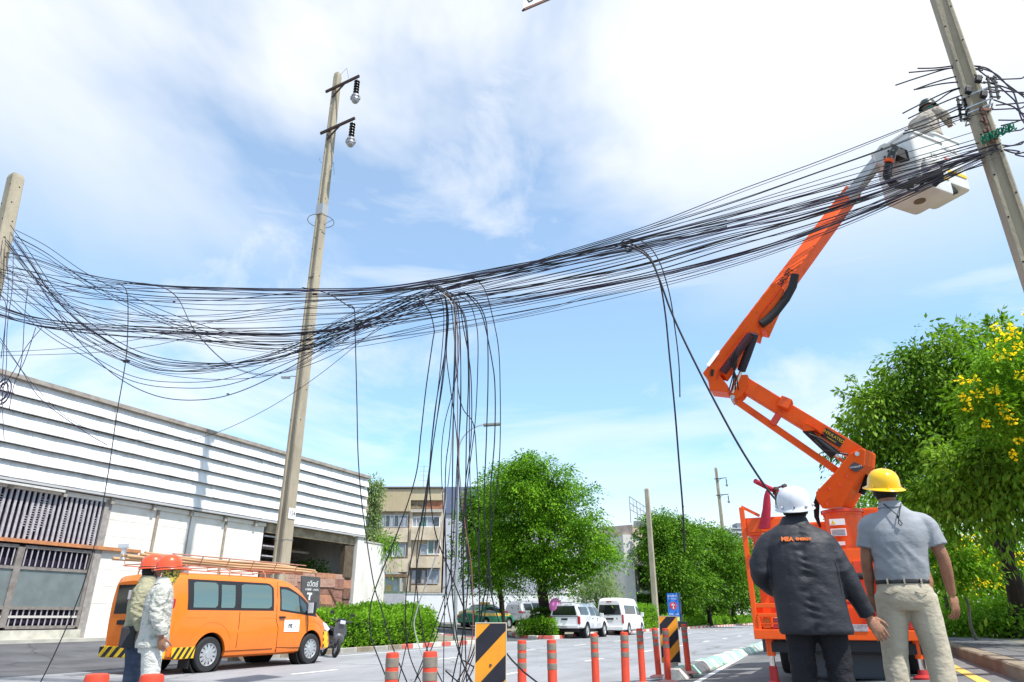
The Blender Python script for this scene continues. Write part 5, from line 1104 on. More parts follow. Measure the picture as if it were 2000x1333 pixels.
# ------------------------------------------------------------------ vehicles (local x forward, y left, z up)
def paint(name, c, rough=.28, var=.10): return mat(name, c, rough, .0, var=var, vscale=2.5, coat=.5, spec=.5, detail=9, lo=.45, hi=.75, bump=.05, bscale=3)
M_auto_glass = mat('car_glass', (.035, .05, .05), .06, spec=1.0); M_gtint = mat('tinted_glass', (.012, .015, .016), .07, spec=.8)
M_pale_glass = mat('van_glass', (.22, .28, .24), .05, .7)
M_tail = mat('tail_lamp_red', (.42, .02, .03), .2, coat=.6); M_headl = mat('head_lamp', (.7, .72, .75), .1, .2, coat=.8); M_trim = mat('black_trim', (.022, .022, .025), .55)
M_seam = mat('panel_gap_or_crease', (.05, .012, .002), .8)
class Shell:
    def __init__(s, st):
        s.st = st; q = []
        for a, b_ in zip(st[:-1], st[1:]):
            for k in range(4):
                t = k / 4; q.append(tuple(a[i] + (b_[i] - a[i]) * t for i in range(8)))
        q.append(st[-1]); q = np.array(q, float)
        # light smoothing along the length keeps corners rounded
        for _ in range(2):
            z = q.copy(); z[1:-1, 1:] = (q[:-2, 1:] + 2 * q[1:-1, 1:] + q[2:, 1:]) / 4; q = z
        s.q = q
    def half(s, r):
        x, zb, wl_, zbelt, wb, zt_, wt, lean = r
        zm = zb + (zbelt - zb) * .55
        p = [(0, zb), (wl_ * .86, zb), (wl_ * .97, zb + .05), (wl_, zb + .14), ((wl_ + wb) / 2 + .012, zm), (wb + .002, zbelt - .05), (wb - .006, zbelt)]
        for t in (.33, .66): p.append((wb + (wt - wb) * (t ** 1.25), zbelt + (zt_ - .09 - zbelt) * t))
        p += [(wt, zt_ - .09), (wt - .045, zt_ - .03), (wt - .16, zt_ + .0), (wt * .4, zt_ + .018), (0, zt_ + .022)]
        return p
    def row(s, x):
        q = s.q; i = int(np.clip(np.searchsorted(q[:, 0], x) - 1, 0, len(q) - 2)); t = (x - q[i, 0]) / (q[i + 1, 0] - q[i, 0]); return q[i] * (1 - t) + q[i + 1] * t
    def ring(s, r):
        h = s.half(r); full = h + [(-y, z) for y, z in h[-2:0:-1]]
        return [Vector((r[0] + r[7] * (z - r[1]), y, z)) for y, z in full]
    def y(s, x, z):
        h = s.half(s.row(x)); h = h[3:11]; zs = [p[1] for p in h]; return float(np.interp(z, zs, [p[0] for p in h]))
    def build(s, m, parent, arches=(), ar=.42):
        b = MB(); b.loft([s.ring(r) for r in s.q]); o = b.build('body', m, parent, False)
        for x, zc in arches:
            for sd_ in (-1, 1):
                c = MB(); c.lathe([(ar, -.5), (ar, .24)], 36, (x, sd_ * .98, zc), 'y') if sd_ > 0 else c.lathe([(ar, -.24), (ar, .5)], 36, (x, sd_ * .98, zc), 'y')
                boolean(o, c)
        o.data.materials.clear(); o.data.materials.append(m); o.data.shade_smooth(); o.data.set_sharp_from_angle(angle=R(30)); 
        for x, zc in arches:
            for sd_ in (-1, 1):
                w = MB(); n = 24; rings = []
                y0, y1 = (.66, .90)
                for (rr2, yy) in ((ar - .012, y1), (ar - .012, y0), (.02, y0), (.02, y0 - .02), (ar + .02, y0 - .02), (ar + .02, y1 - .0), (ar - .012, y1)):
                    rings.append([Vector((x + rr2 * math.cos(a), sd_ * yy, zc + rr2 * math.sin(a))) for a in [k * 2 * math.pi / n for k in range(n)]])
                w.loft(rings, False); w.build('wheel_well', M_dark, parent)
        return o
    def patch(s, x0, x1, zlo, zhi, off, side, nx=14, nz=5):
        """panel that lies on the side: zlo, zhi are numbers or functions of t in 0..1"""
        f = lambda g, t: g(t) if callable(g) else g
        vs = []; b = MB()
        for i in range(nx + 1):
            t = i / nx; x = x0 + (x1 - x0) * t
            for j in range(nz + 1):
                z = f(zlo, t) + (f(zhi, t) - f(zlo, t)) * j / nz; r = s.row(x); vs.append(Vector((x + r[7] * (z - r[1]), side * (s.y(x, z) + off), z)))
        return b.add(vs, [(i * (nz + 1) + j, (i + 1) * (nz + 1) + j, (i + 1) * (nz + 1) + j + 1, i * (nz + 1) + j + 1) for i in range(nx) for j in range(nz)])
    def line(s, pts, off, side, r=.006):
        b = MB(); q = []
        for (x, z) in pts: rr2 = s.row(x); q.append(Vector((x + rr2[7] * (z - rr2[1]), side * (s.y(x, z) + off), z)))
        b.tube(q, r, 4); return b
def rrect(t0, rad=.12, top=True):
    """rounds the ends of a window: returns a factor function"""
    return lambda t: 1 - max(0, (rad - t) / rad) ** 2.2 * t0 - max(0, (t - 1 + rad) / rad) ** 2.2 * t0
def wheel(parent, x, y, r, w, side, spokes=12, rim_m=None, hub=.62):
    t = thing('wheel', None, None, (x, y, r)); t.parent = parent
    b = MB(); b.lathe([(r * .64, -w / 2), (r * .93, -w / 2), (r * .985, -w * .40), (r, -w * .30), (r, w * .30), (r * .985, w * .40), (r * .93, w / 2), (r * .64, w / 2)], 32, (0, 0, 0), 'y', None, True); b.build('tyre', M_rubber, t, True)
    b = MB(); o = side * w * .42
    b.lathe([(r * .655, o - .03), (r * .655, o + .012), (r * .60, o + .012), (r * .58, o - .01), (r * .56, o - .03)] if side > 0 else [(r * .56, o + .03), (r * .58, o + .01), (r * .60, o - .012), (r * .655, o - .012), (r * .655, o + .03)], 32, (0, 0, 0), 'y', None, True)
    for k in range(spokes):
        a = k * 2 * math.pi / spokes; c = Vector((math.cos(a), 0, math.sin(a)))
        b.beam(c * r * .16 + Vector((0, o - side * .0, 0)), c * r * .60 + Vector((0, o - side * .012, 0)), r * .17, .02, up=(0, 1, 0))
    b.lathe([(.001, o - .02), (r * .22, o - .02), (r * .22, o + side * .02 if side > 0 else o), (.001, o + .022)], 16, (0, 0, 0), 'y')
    b.build('rim', rim_m or MATS['rim_silver'], t, 30)
    b = MB(); b.lathe([(.001, o - side * .05 - .01), (r * .66, o - side * .05 - .01), (r * .66, o - side * .05), (.001, o - side * .05)], 20, (0, 0, 0), 'y'); b.build('hub_disc', M_trim, t)
    return t
mat('rim_silver', (.62, .63, .65), .35, .7, var=.15, vscale=20)
def vplace(name, label, cat, x, y, z, head, group=None): return thing(name, label, cat, (x, y, z), R(90 - head), group)

# ---- orange van
VH = 25.8; rt = Vector((math.cos(R(VH)), -math.sin(R(VH)), 0)); fw = Vector((math.sin(R(VH)), math.cos(R(VH)), 0))
pr = G(395, 1314); ax = Vector((pr.x, pr.y, 0)) - rt * .86; org = ax - fw * 1.10
van = vplace('van', 'orange works van with bamboo poles on its roof rack and striped bumper', 'van', org.x, org.y, 0.0, VH)
st = [(0.02, .34, .90, 1.22, .86, 1.80, .74, -.10), (.10, .30, .955, 1.24, .93, 1.93, .80, -.09), (.45, .27, .965, 1.26, .95, 1.985, .83, -.03), (1.6, .26, .97, 1.26, .955, 2.0, .835, 0), (2.9, .26, .97, 1.25, .955, 1.995, .83, 0), (3.45, .26, .97, 1.22, .95, 1.95, .80, 0),
      (3.95, .27, .965, 1.17, .94, 1.77, .76, 0), (4.35, .28, .955, 1.12, .92, 1.50, .72, 0), (4.72, .29, .94, 1.02, .88, 1.22, .70, 0), (5.0, .30, .90, .93, .82, 1.08, .66, 0), (5.16, .31, .84, .80, .76, .95, .60, 0), (5.25, .36, .72, .62, .66, .72, .52, 0)]
sh_ = Shell(st); M_vo = paint('van_orange', (.83, .185, .010), .3); sh_.build(M_vo, van, ((1.10, .36), (4.31, .36)), .43)
for sd_ in (-1, 1):
    wf = sh_.patch(.42, 2.88, 1.235, lambda t: 1.855 - .10 * max(0, (t - .93) / .07) ** 1.5, .004, sd_, 22, 5).build('window_surround', M_trim, van, True)
    for (a, c_) in ((.55, 1.18), (1.27, 1.66), (1.84, 2.80)):
        lo = (lambda t: 1.285 + .05 * max(0, (t - .9) / .1) ** 2); hi = (lambda t, a=a: 1.805 - .03 * max(0, (.08 - t) / .08) - .05 * max(0, (t - .93) / .07))
        sh_.patch(a, c_, lo, (hi if a != 1.27 else 1.77), .012, sd_, 10, 4).build('window', M_pale_glass, van, True)
    fr_ = sh_.patch(3.09, 4.52, lambda t: 1.235 - .14 * t, lambda t: max(1.235 - .14 * t + .01, 1.80 - .04 * t - .60 * max(0, t - .22) ** 1.25), .004, sd_, 22, 5).build('window_surround', M_trim, van, True)
    sh_.patch(3.13, 3.80, lambda t: 1.27 - .06 * t, lambda t: 1.755 - .06 * t - .10 * t ** 2 - .03 * (1 - t) ** 6, .012, sd_, 10, 4).build('window', M_pale_glass, van, True)
    sh_.patch(3.84, 4.08, lambda t: 1.21 - .03 * t, lambda t: 1.56 - .16 * t, .012, sd_, 6, 3).build('window', M_auto_glass, van, True)
    for pts in ([(3.03, 1.90), (3.0, 1.6), (2.98, 1.25), (2.99, 1.02), (3.07, .85), (3.08, .32)], [(3.09, .42), (3.6, .40), (3.88, .40)], [(4.1, 1.15), (4.13, .95), (4.12, .72)], [(1.45, .40), (2.95, .40)], [(1.82, 1.21), (1.83, .95), (1.83, .45)], [(.44, 1.08), (2.9, 1.07), (4.6, .98)]):
        sh_.line(pts, -.001, sd_, .0085 if pts[0][0] != .44 else .005).build('panel_gap_or_crease', M_seam if pts[0][0] != .44 else mat('van_crease_shade', (.6, .12, .008), .4), van)  # waist crease is a darker line, its shade put into the colour
    # wheel-arch brows
    for xc in (1.10, 4.31):
        pts = [(xc + .60 * math.cos(a), .40 + .60 * math.sin(a)) for a in [R(25 + 130 * k / 12) for k in range(13)]]
        sh_.line([p for p in pts if .2 < p[0] < 5.0], -.006, sd_, .016).build('arch_brow', M_vo, van, True)
    b = MB(); b.cbox((3.17, sd_ * (sh_.y(3.17, 1.07) + .02), 1.09), (.19, .04, .045), .015); b.build('door_handle', M_trim, van)
    b = MB(); b.cbox((4.05, sd_ * (.94 + .17), 1.30), (.09, .20, .30), .04); b.beam((4.08, sd_ * .90, 1.20), (4.06, sd_ * 1.05, 1.22), .05, .05); b.build('mirror', M_trim, van, 40)
    b = MB(); b.cbox((4.0, sd_ * (.94 + .17), 1.31), (.02, .16, .25), .01); b.build('mirror_glass', M_headl, van)
    sh_.patch(.16, .72, .30, .52, .010, sd_, 8, 2).build('bumper_panel', mat('stripe_yellow', (.72, .45, .02), .5), van, True)
    for k in range(5):
        x0 = .14 + k * .14; b = MB(); vs = [(x0, .305), (x0 + .07, .305), (x0 + .07 + .13, .515), (x0 + .13, .515)]
        vs = [(min(.715, x), z) for x, z in vs]
        b.add([Vector((x, sd_ * (sh_.y(x, z) + .014), z)) for x, z in vs], [(0, 1, 2, 3)]); b.build('black_stripe', M_blk, van, fix=False)
    b = MB(); sh = sh_.patch(4.80, 5.06, .36, .75, .008, sd_, 6, 3); sh.build('bumper_panel', MATS['stripe_yellow'], van, True)
    for k in range(3):
        z0 = .36 + k * .15; b = MB(); b.add([Vector((x, sd_ * (sh_.y(x, z) + .013), z)) for x, z in ((4.80, z0), (5.06, z0 + .12), (5.06, z0 + .19), (4.80, z0 + .07))], [(0, 1, 2, 3)]); b.build('black_stripe', M_blk, van, fix=False)
    b = MB(); hp = [Vector((x, sd_ * (sh_.y(min(x, 5.0), z) + .01), z)) for x, z in ((4.78, .98), (5.0, .93), (5.12, .80), (5.02, .74), (4.88, .80))]; b.prism(hp, (0, sd_ * -.03, 0)); b.build('headlight', M_headl, van)
    b = MB(); b.cbox((.05, sd_ * .86, 1.20), (.08, .12, .5), .03); b.build('tail_lamp', M_tail, van)
    sh_.patch(1.16 - .7, 1.02 - .2, .24, .30, .004, sd_, 3, 1)
    b = MB(); b.box((.62, sd_ * .80, .20), (.02, .3, .20)); b.build('mud_flap', M_trim, van)
for x in (1.10, 4.31):
    for sd_ in (-1, 1): wheel(van, x, sd_ * .86, .35, .20, sd_, 12)
# door magnet sign
sgn = sh_.patch(3.26, 3.80, .76, 1.03, .012, -1, 4, 2).build('door_sign', mat('sign_white', (.82, .82, .82), .5), van, True)
yv = -(sh_.y(3.5, .9) + .018)
text_mesh('nt', .17, mat('letter_charcoal', (.05, .05, .055), .5), 'lettering', sgn, frame_m((3.47, yv, .905), (1, 0, 0), (0, 0, 1)), .002, bold=.004)
text_mesh('mobile', .045, mat('letter_grey', (.45, .45, .47), .5), 'lettering', sgn, frame_m((3.64, yv, .885), (1, 0, 0), (0, 0, 1)), .002)
# rear end: tailgate glass, handle, bumper stripes, ladder
def rx(z, o=0): return .02 - .10 * (z - .34) * -1 * -1 + .0 - o if False else .02 + (-.10) * (z - .34) * -1 * -1 - o
def rearx(z): return .02 - .10 * (z - .34) * (-1) * (-1)
# the rear leans forwards going up
RL = -.10
def RXZ(z, o=.0): return .02 + RL * (z - .34) - o
b = MB(); b.add([Vector((RXZ(z, .006), y, z)) for y, z in ((-.74, 1.16), (.74, 1.16), (.66, 1.74), (-.66, 1.74))], [(0, 1, 2, 3)]); b.build('rear_window', M_gtint, van, fix=False)
b = MB(); b.cbox((RXZ(1.0, .03), 0, .99), (.05, 1.1, .09), .015); b.build('tailgate_handle', M_trim, van)
b = MB(); b.cbox((-.03, 0, .42), (.14, 1.86, .22), .03); bp_ = b.build('rear_bumper', MATS['stripe_yellow'], van)
b = MB(); stripes(b, 1.84, .20, .26, .05, lambda x, y: Vector((-.103, .92 - x, .32 + y)), 1, .5); b.build('black_stripe', M_blk, bp_, fix=False)
b = MB()
for y in (-.42, -.74): 
    b.tube([Vector((-.10, y, .50)), Vector((-.17, y, .62)), Vector((RXZ(1.1, .16), y, 1.1)), Vector((RXZ(1.7, .15), y, 1.75)), Vector((RXZ(1.9, .10), y, 1.98)), Vector((.1, y, 2.08))], .014, 6)
for z in (.62, .82, 1.05, 1.3, 1.55, 1.8): b.tube([Vector((RXZ(z, .16), -.42, z)), Vector((RXZ(z, .16), -.74, z))], .012, 6)
b.build('ladder', M_steel, van, True)
# roof rack of thin tube
b = MB()
for z, w in ((2.14, .70), (2.34, .80)):
    b.tube([Vector((-.1, -w, z)), Vector((4.0 if z > 2.2 else 3.7, -w, z))], .014, 6); b.tube([Vector((-.1, w, z)), Vector((4.0 if z > 2.2 else 3.7, w, z))], .014, 6)
for x in (-.05, .7, 1.45, 2.2, 2.95, 3.68):
    b.tube([Vector((x, -.80, 2.34)), Vector((x, -.72, 2.16)), Vector((x, .72, 2.16)), Vector((x, .80, 2.34))], .013, 6)
for x in (.35, 1.5, 2.6, 3.3):
    for s_ in (-1, 1): b.tube([Vector((x, s_ * .70, 2.14)), Vector((x + .02, s_ * .78, 2.06)), Vector((x + .02, s_ * .80, 1.95))], .014, 6)
b.build('roof_rack', mat('rack_orange_pink', (.55, .26, .17), .5, .3, var=.25), van, True)
M_bam = mat('bamboo', (.55, .34, .18), .6, col2=(.40, .24, .14), vscale=5, stretch=(.3, 3, 3))
random.seed(5)
for (y, z, x0, x1, r_) in ((-.66, 2.21, -1.15, 4.35, .030), (-.58, 2.20, -.9, 4.1, .028), (-.50, 2.25, -1.0, 4.75, .032), (-.42, 2.20, -.5, 4.3, .03), (-.62, 2.27, -.7, 4.55, .028), (-.54, 2.32, -.55, 3.9, .03), (-.3, 2.22, -.8, 4.0, .03), (-.36, 2.28, -.3, 4.2, .03), (-.2, 2.22, -1.0, 3.6, .032)):
    n = 14; b = MB(); pts = [Vector((x0 + (x1 - x0) * k / n, y + .02 * math.sin(k * .7 + z * 9), z + .02 * math.sin(k * .5 + y * 7) - .03 * (k / n))) for k in range(n + 1)]
    b.tube(pts, [r_ * (1.12 if k % 3 == 0 else 1) for k in range(n + 1)], 7); o = b.build('bamboo_pole', M_bam, None, True)
    o.location = van.location; o.rotation_euler = van.rotation_euler; tag(o, 'long brown bamboo pole lying on the rack of orange van', 'pole', 'bamboo poles on the van rack')
# small white fitting at the pole ends
o = MB().cbox((-1.1, -.62, 2.42), (.07, .34, .09), .01).box((-1.1, -.62, 2.30), (.05, .09, .28)).build('pole_end_bracket', mat('bracket_white', (.7, .7, .7), .5), None); o.location = van.location; o.rotation_euler = van.rotation_euler; tag(o, 'small white T-shaped bracket on the bamboo pole ends', 'bracket')

# ---- generic car
def car(label, cat, x, y, z, head, st, pm, arches, wr, wins, ar=.40, rear=None, half=.80, spokes=10, sides=(-1, 1), extras=None, name='car', glass=M_gtint, wind=None):
    t = vplace(name, label, cat, x, y, z, head); s = Shell(st); s.build(pm, t, arches, ar)
    for sd_ in sides:
        for (x0, x1, lo, hi) in wins:
            s.patch(x0, x1, lo, hi, .008, sd_, 10, 4).build('window', glass, t, True)
    for a, _z in arches:
        for sd_ in (-1, 1): wheel(t, a, sd_ * half, wr, .22, sd_, spokes)
    if extras: extras(t, s)
    return t
M_vw = paint('van_white', (.78, .78, .79), .3, .03); M_silver = mat('silver_paint', (.42, .42, .44), .35, .6, coat=.4)
def rear_panel(t, name, pts, m, o=.0):
    b = MB(); b.add([Vector(p) for p in pts], [tuple(range(len(pts)))]); return b.build(name, m, t, fix=False)
# white pickup with canopy
st = [(0.0, .55, .86, 1.10, .84, 1.72, .62, -.22 * 0 + .0), (.08, .52, .90, 1.12, .88, 1.76, .66, .0), (.5, .50, .91, 1.13, .895, 1.80, .70, 0), (1.7, .46, .91, 1.13, .895, 1.82, .70, 0), (3.0, .45, .915, 1.12, .90, 1.82, .70, 0), (3.35, .45, .915, 1.11, .90, 1.78, .69, 0), (3.85, .46, .915, 1.10, .89, 1.42, .70, 0), (4.15, .47, .915, 1.06, .88, 1.20, .72, 0), (4.8, .48, .90, .98, .84, 1.12, .70, 0), (5.15, .50, .86, .86, .78, 1.0, .62, 0), (5.28, .55, .78, .74, .70, .84, .56, 0)]
PH = 25.0; g = G(1145, 1247); pr_ = Vector((math.cos(R(PH)), -math.sin(R(PH)), 0)); pf = Vector((math.sin(R(PH)), math.cos(R(PH)), 0)); o_ = Vector((g.x, g.y, 0)) - pr_ * .80 - pf * 1.2
def ex_pick(t, s):
    rear_panel(t, 'rear_window', [(-.012, -.72, 1.18), (-.012, .72, 1.18), (-.012, .60, 1.66), (-.012, -.60, 1.66)], M_gtint)
    for sd_ in (-1, 1):
        MB().cbox((.03, sd_ * .84, .93), (.12, .15, .40), .03).build('tail_lamp', M_tail, t)
        MB().cbox((3.55, sd_ * 1.0, 1.2), (.10, .2, .2), .04).build('mirror', M_vw, t)
        for x in (2.15, 3.0): MB().cbox((x, sd_ * (s.y(x, 1.0) + .015), 1.02), (.14, .03, .03), .01).build('door_handle', M_trim, t)
        for pts in ([(1.85, 1.1), (1.85, .55)], [(2.72, 1.1), (2.72, .55)], [(3.55, 1.1), (3.6, .6)]): s.line(pts, -.001, sd_, .006).build('panel_gap_or_crease', M_trim, t)
    MB().cbox((-.07, 0, .60), (.16, 1.66, .16), .03).build('rear_bumper', mat('bumper_white', (.62, .62, .63), .4), t)
    MB().box((-.155, 0, .60), (.01, .42, .09)).build('number_plate', mat('plate_grey', (.35, .35, .36), .5), t)
    MB().cbox((-.012, 0, .98), (.03, .36, .09), .01).build('tailgate_handle', M_trim, t)
    MB().box((-.004, 0, 1.13), (.03, 1.6, .03)).build('canopy_seam', M_trim, t)
    b = MB(); 
    for sd_ in (-1, 1): b.tube([Vector((.4, sd_ * .6, 1.87)), Vector((2.9, sd_ * .6, 1.89))], .02, 6)
    b.build('roof_rail', M_trim, t)
    MB().box((2.6, 0, .42), (4.4, 1.3, .2)).build('underbody', M_trim, t)
car('white pickup with dark-glass canopy parked at the kerb', 'pickup', o_.x, o_.y, 0.0, PH, st, M_vw, ((1.2, .40), (4.25, .40)), .39,
    [(.22, 1.55, lambda t: 1.20, lambda t: 1.62), (1.90, 2.66, lambda t: 1.17, lambda t: 1.64 - .0 * t), (2.76, 3.62, lambda t: 1.16 - .02 * t, lambda t: max(1.17, 1.64 - .42 * max(0, t - .3)))], .46, half=.80, extras=ex_pick, name='pickup', glass=M_auto_glass)
# white high-roof minibus
st = [(0.0, .34, .84, 1.20, .83, 2.05, .66, .0), (.10, .30, .92, 1.22, .90, 2.18, .72, .0), (.5, .28, .94, 1.24, .92, 2.25, .74, 0), (3.4, .28, .94, 1.24, .92, 2.26, .74, 0), (3.9, .28, .94, 1.22, .91, 2.15, .70, 0), (4.2, .28, .93, 1.18, .90, 1.92, .68, 0), (4.6, .30, .92, 1.10, .88, 1.50, .68, 0), (4.95, .31, .90, 1.0, .85, 1.18, .68, 0), (5.2, .33, .85, .85, .78, 1.0, .62, 0), (5.35, .38, .76, .7, .68, .78, .55, 0)]
g = G(1226, 1241); o_ = Vector((g.x, g.y, 0)) - pr_ * .80 - pf * 1.1
def ex_bus(t, s):
    rear_panel(t, 'rear_window', [(-.012, -.76, 1.22), (-.012, .76, 1.22), (-.012, .66, 1.82), (-.012, -.66, 1.82)], M_gtint)
    for sd_ in (-1, 1):
        MB().cbox((.03, sd_ * .86, .98), (.10, .12, .52), .02).build('tail_lamp', M_tail, t)
        MB().cbox((4.2, sd_ * 1.02, 1.25), (.10, .2, .28), .04).build('mirror', M_vw, t)
        for pts in ([(3.1, 1.9), (3.1, .4)], [(1.85, 1.22), (1.85, .4)], [(4.1, 1.1), (4.1, .5)]): s.line(pts, -.001, sd_, .006).build('panel_gap_or_crease', M_trim, t)
        MB().cbox((3.25, sd_ * (s.y(3.25, 1.05) + .015), 1.08), (.14, .03, .03), .01).build('door_handle', M_trim, t)
    MB().cbox((-.06, 0, .42), (.16, 1.76, .22), .04).build('rear_bumper', M_vw, t)
    MB().box((-.02, 0, .98), (.03, .5, .10)).build('number_plate', M_trim, t)
    MB().box((-.0, 0, 2.02), (.04, .34, .05)).build('brake_lamp', M_tail, t)
    MB().box((2.6, 0, .30), (4.4, 1.3, .12)).build('underbody', M_trim, t)
car('white high-roof minibus parked in front of the pickup', 'minibus', o_.x, o_.y, 0.0, PH, st, M_vw, ((1.1, .36), (4.3, .36)), .35,
    [(.45, 2.95, lambda t: 1.27, lambda t: 1.80), (3.2, 4.22, lambda t: 1.25 - .06 * t, lambda t: max(1.25, 1.78 - .5 * max(0, t - .35)))], .42, half=.84, extras=ex_bus, name='minibus')
# silver suv
st = [(0.0, .50, .80, 1.05, .82, 1.52, .58, .0), (.12, .45, .90, 1.08, .88, 1.70, .64, .0), (.6, .42, .92, 1.08, .90, 1.80, .68, 0), (2.4, .40, .93, 1.08, .90, 1.82, .68, 0), (3.0, .40, .93, 1.06, .90, 1.72, .68, 0), (3.6, .42, .92, 1.05, .88, 1.28, .70, 0), (4.3, .44, .90, .96, .85, 1.12, .68, 0), (4.8, .5, .8, .8, .74, .9, .58, 0)]
gc = P(1000, 1219, 50); o_ = Vector((gc.x + .1, gc.y, 0))
def ex_suv(t, s):
    rear_panel(t, 'rear_window', [(-.0, -.66, 1.12), (-.0, .66, 1.12), (.05, .56, 1.52), (.05, -.56, 1.52)], M_gtint)
    for sd_ in (-1, 1): MB().cbox((.03, sd_ * .70, 1.02), (.14, .42, .14), .03).build('tail_lamp', M_tail, t)
    MB().cbox((-.05, 0, .58), (.16, 1.72, .24), .04).build('rear_bumper', M_silver, t); MB().box((-.03, 0, .90), (.03, .5, .11)).build('number_plate', MATS['plate_grey'], t)
    MB().box((2.4, 0, .40), (4.0, 1.3, .14)).build('underbody', M_trim, t)
car('silver sport utility car parked behind the small hedge', 'car', o_.x, o_.y, tz(o_.x, o_.y), 38, st, M_silver, ((1.0, .38), (3.8, .38)), .37, [(.3, 1.2, lambda t: 1.14, lambda t: 1.60), (1.3, 3.3, lambda t: 1.13, lambda t: max(1.15, 1.66 - .42 * max(0, t - .5)))], .44, extras=ex_suv)
# green and yellow taxi
st = [(0.0, .40, .74, .72, .74, .88, .58, .0), (.15, .32, .84, .88, .82, 1.00, .66, .0), (.75, .28, .86, .95, .85, 1.08, .66, 0), (1.15, .27, .87, .95, .86, 1.36, .60, 0), (1.6, .27, .87, .94, .86, 1.45, .60, 0), (2.5, .27, .87, .94, .86, 1.45, .60, 0), (3.0, .27, .87, .93, .85, 1.22, .62, 0), (3.3, .27, .87, .92, .84, 1.03, .66, 0), (4.2, .30, .84, .78, .78, .88, .62, 0), (4.5, .36, .70, .62, .62, .68, .5, 0)]
M_taxi = mat('taxi_green', (.015, .20, .10), .3, coat=.5); M_taxiy = mat('taxi_yellow', (.70, .42, .03), .3, coat=.5)
gc = P(921, 1229, 43.5); o_ = Vector((gc.x - .35, gc.y, 0))
def ex_taxi(t, s):
    for sd_ in (-1, 1):
        s.patch(.16, 4.2, lambda t: .76, lambda t: .93 - .10 * max(0, t - .7), .006, sd_, 16, 2).build('yellow_band', M_taxiy, t, True)
        MB().cbox((.03, sd_ * .62, .74), (.10, .28, .13), .02).build('tail_lamp', M_tail, t)
    b = MB(); vs = []
    for (x, z, w) in ((.03, .80, .66), (.12, 1.02, .70), (.45, 1.075, .70), (.80, 1.12, .68)): vs += [Vector((x - .012, -w, z)), Vector((x - .012, w, z))]
    b.add(vs, [(0, 1, 3, 2), (2, 3, 5, 4), (4, 5, 7, 6)]); b.build('boot_lid', M_taxiy, t, fix=False)
    b = MB(); b.add([Vector((.86, -.60, 1.11)), Vector((.86, .60, 1.11)), Vector((1.24, .52, 1.43)), Vector((1.24, -.52, 1.43))], [(0, 1, 2, 3)]); b.build('rear_window', M_auto_glass, t, fix=False)
    MB().cbox((2.0, 0, 1.55), (.22, .7, .13), .04).build('roof_sign', M_taxiy, t); MB().box((-.02, 0, .62), (.03, .4, .11)).build('number_plate', MATS['plate_grey'], t)
    MB().cbox((2.05, 0, 1.462), (1.2, 1.1, .02), .008).build('roof_panel', M_taxiy, t)
    MB().box((2.2, 0, .26), (3.8, 1.3, .10)).build('underbody', M_trim, t)
car('green and yellow taxi turning into the side road', 'taxi', o_.x, o_.y, tz(o_.x, o_.y), 34, st, M_taxi, ((.95, .32), (3.6, .32)), .31, [(1.18, 1.98, lambda t: .97, lambda t: 1.34 - .12 * (1 - t)), (2.04, 3.05, lambda t: .97, lambda t: max(1.0, 1.35 - .30 * max(0, t - .35)))], .37, half=.76, extras=ex_taxi, glass=M_auto_glass)
t = car('silver saloon car partly hidden behind the taxi', 'car', o_.x + 5.5, o_.y + 9, .55, 65, st, M_silver, ((.95, .32), (3.6, .32)), .31, [(1.18, 3.05, lambda t: .97, lambda t: max(1.0, 1.34 - .3 * max(0, t - .6)))], .37, half=.76)
# ---- scooter parked behind the van nose
g = G(641, 1283); scs = vplace('scooter', 'black and silver motor scooter parked between van and hedge', 'scooter', g.x, g.y, 0, 150)
M_scs = mat('scooter_silver', (.13, .135, .145), .3, .5); M_scb = mat('scooter_black', (.02, .02, .022), .35, coat=.3)
for x in (.62, -.62):
    w = thing('wheel', None, None, (x, 0, .27)); w.parent = scs
    b = MB(); b.lathe([(.19, -.045), (.25, -.045), (.27, -.02), (.27, .02), (.25, .045), (.19, .045)], 26, (0, 0, 0), 'y', None, True); b.build('tyre', M_rubber, w, True)
    b = MB(); b.lathe([(.17, -.02), (.195, -.02), (.195, .02), (.17, .02)], 22, (0, 0, 0), 'y', None, True)
    for k in range(5): a = k * 1.2566; b.beam((.02 * math.cos(a), 0, .02 * math.sin(a)), (.18 * math.cos(a), 0, .18 * math.sin(a)), .03, .02, up=(0, 1, 0))
    b.build('rim', MATS['rim_silver'], w)
b = MB(); b.loft([[Vector((x, y * w, z + zz)) for y, zz in ((-1, 0), (-.6, h), (.6, h), (1, 0), (.5, -h), (-.5, -h))] for x, z, w, h in ((.52, .92, .16, .10), (.62, .75, .20, .18), (.60, .50, .15, .16), (.48, .34, .12, .08))]); b.build('front_shield', M_scs, scs, True)
b = MB(); b.loft([[Vector((x, y * w, z + zz)) for y, zz in ((-1, 0), (-.6, h), (.6, h), (1, 0), (.5, -h), (-.5, -h))] for x, z, w, h in ((.45, .30, .13, .05), (.15, .28, .14, .06), (-.12, .45, .16, .15), (-.5, .60, .17, .14), (-.85, .72, .08, .07))]); b.build('body', M_scb, scs, True)
b = MB(); b.loft([[Vector((x, y * w, z + zz)) for y, zz in ((-1, 0), (-.6, h), (.6, h), (1, 0), (.5, -h), (-.5, -h))] for x, z, w, h in ((-.02, .74, .12, .04), (-.3, .78, .15, .05), (-.75, .82, .12, .04))]); b.build('seat', M_trim, scs, True)
b = MB(); b.tube([(.48, -.34, 1.02), (.50, -.15, .98), (.50, .15, .98), (.48, .34, 1.02)], .022, 8); b.tube([(.50, -.2, 1.0), (.46, -.30, 1.18)], .008, 5); b.tube([(.50, .2, 1.0), (.46, .30, 1.18)], .008, 5); b.cbox((.52, 0, 1.0), (.14, .26, .14), .04); b.build('handlebar', M_scb, scs, True)
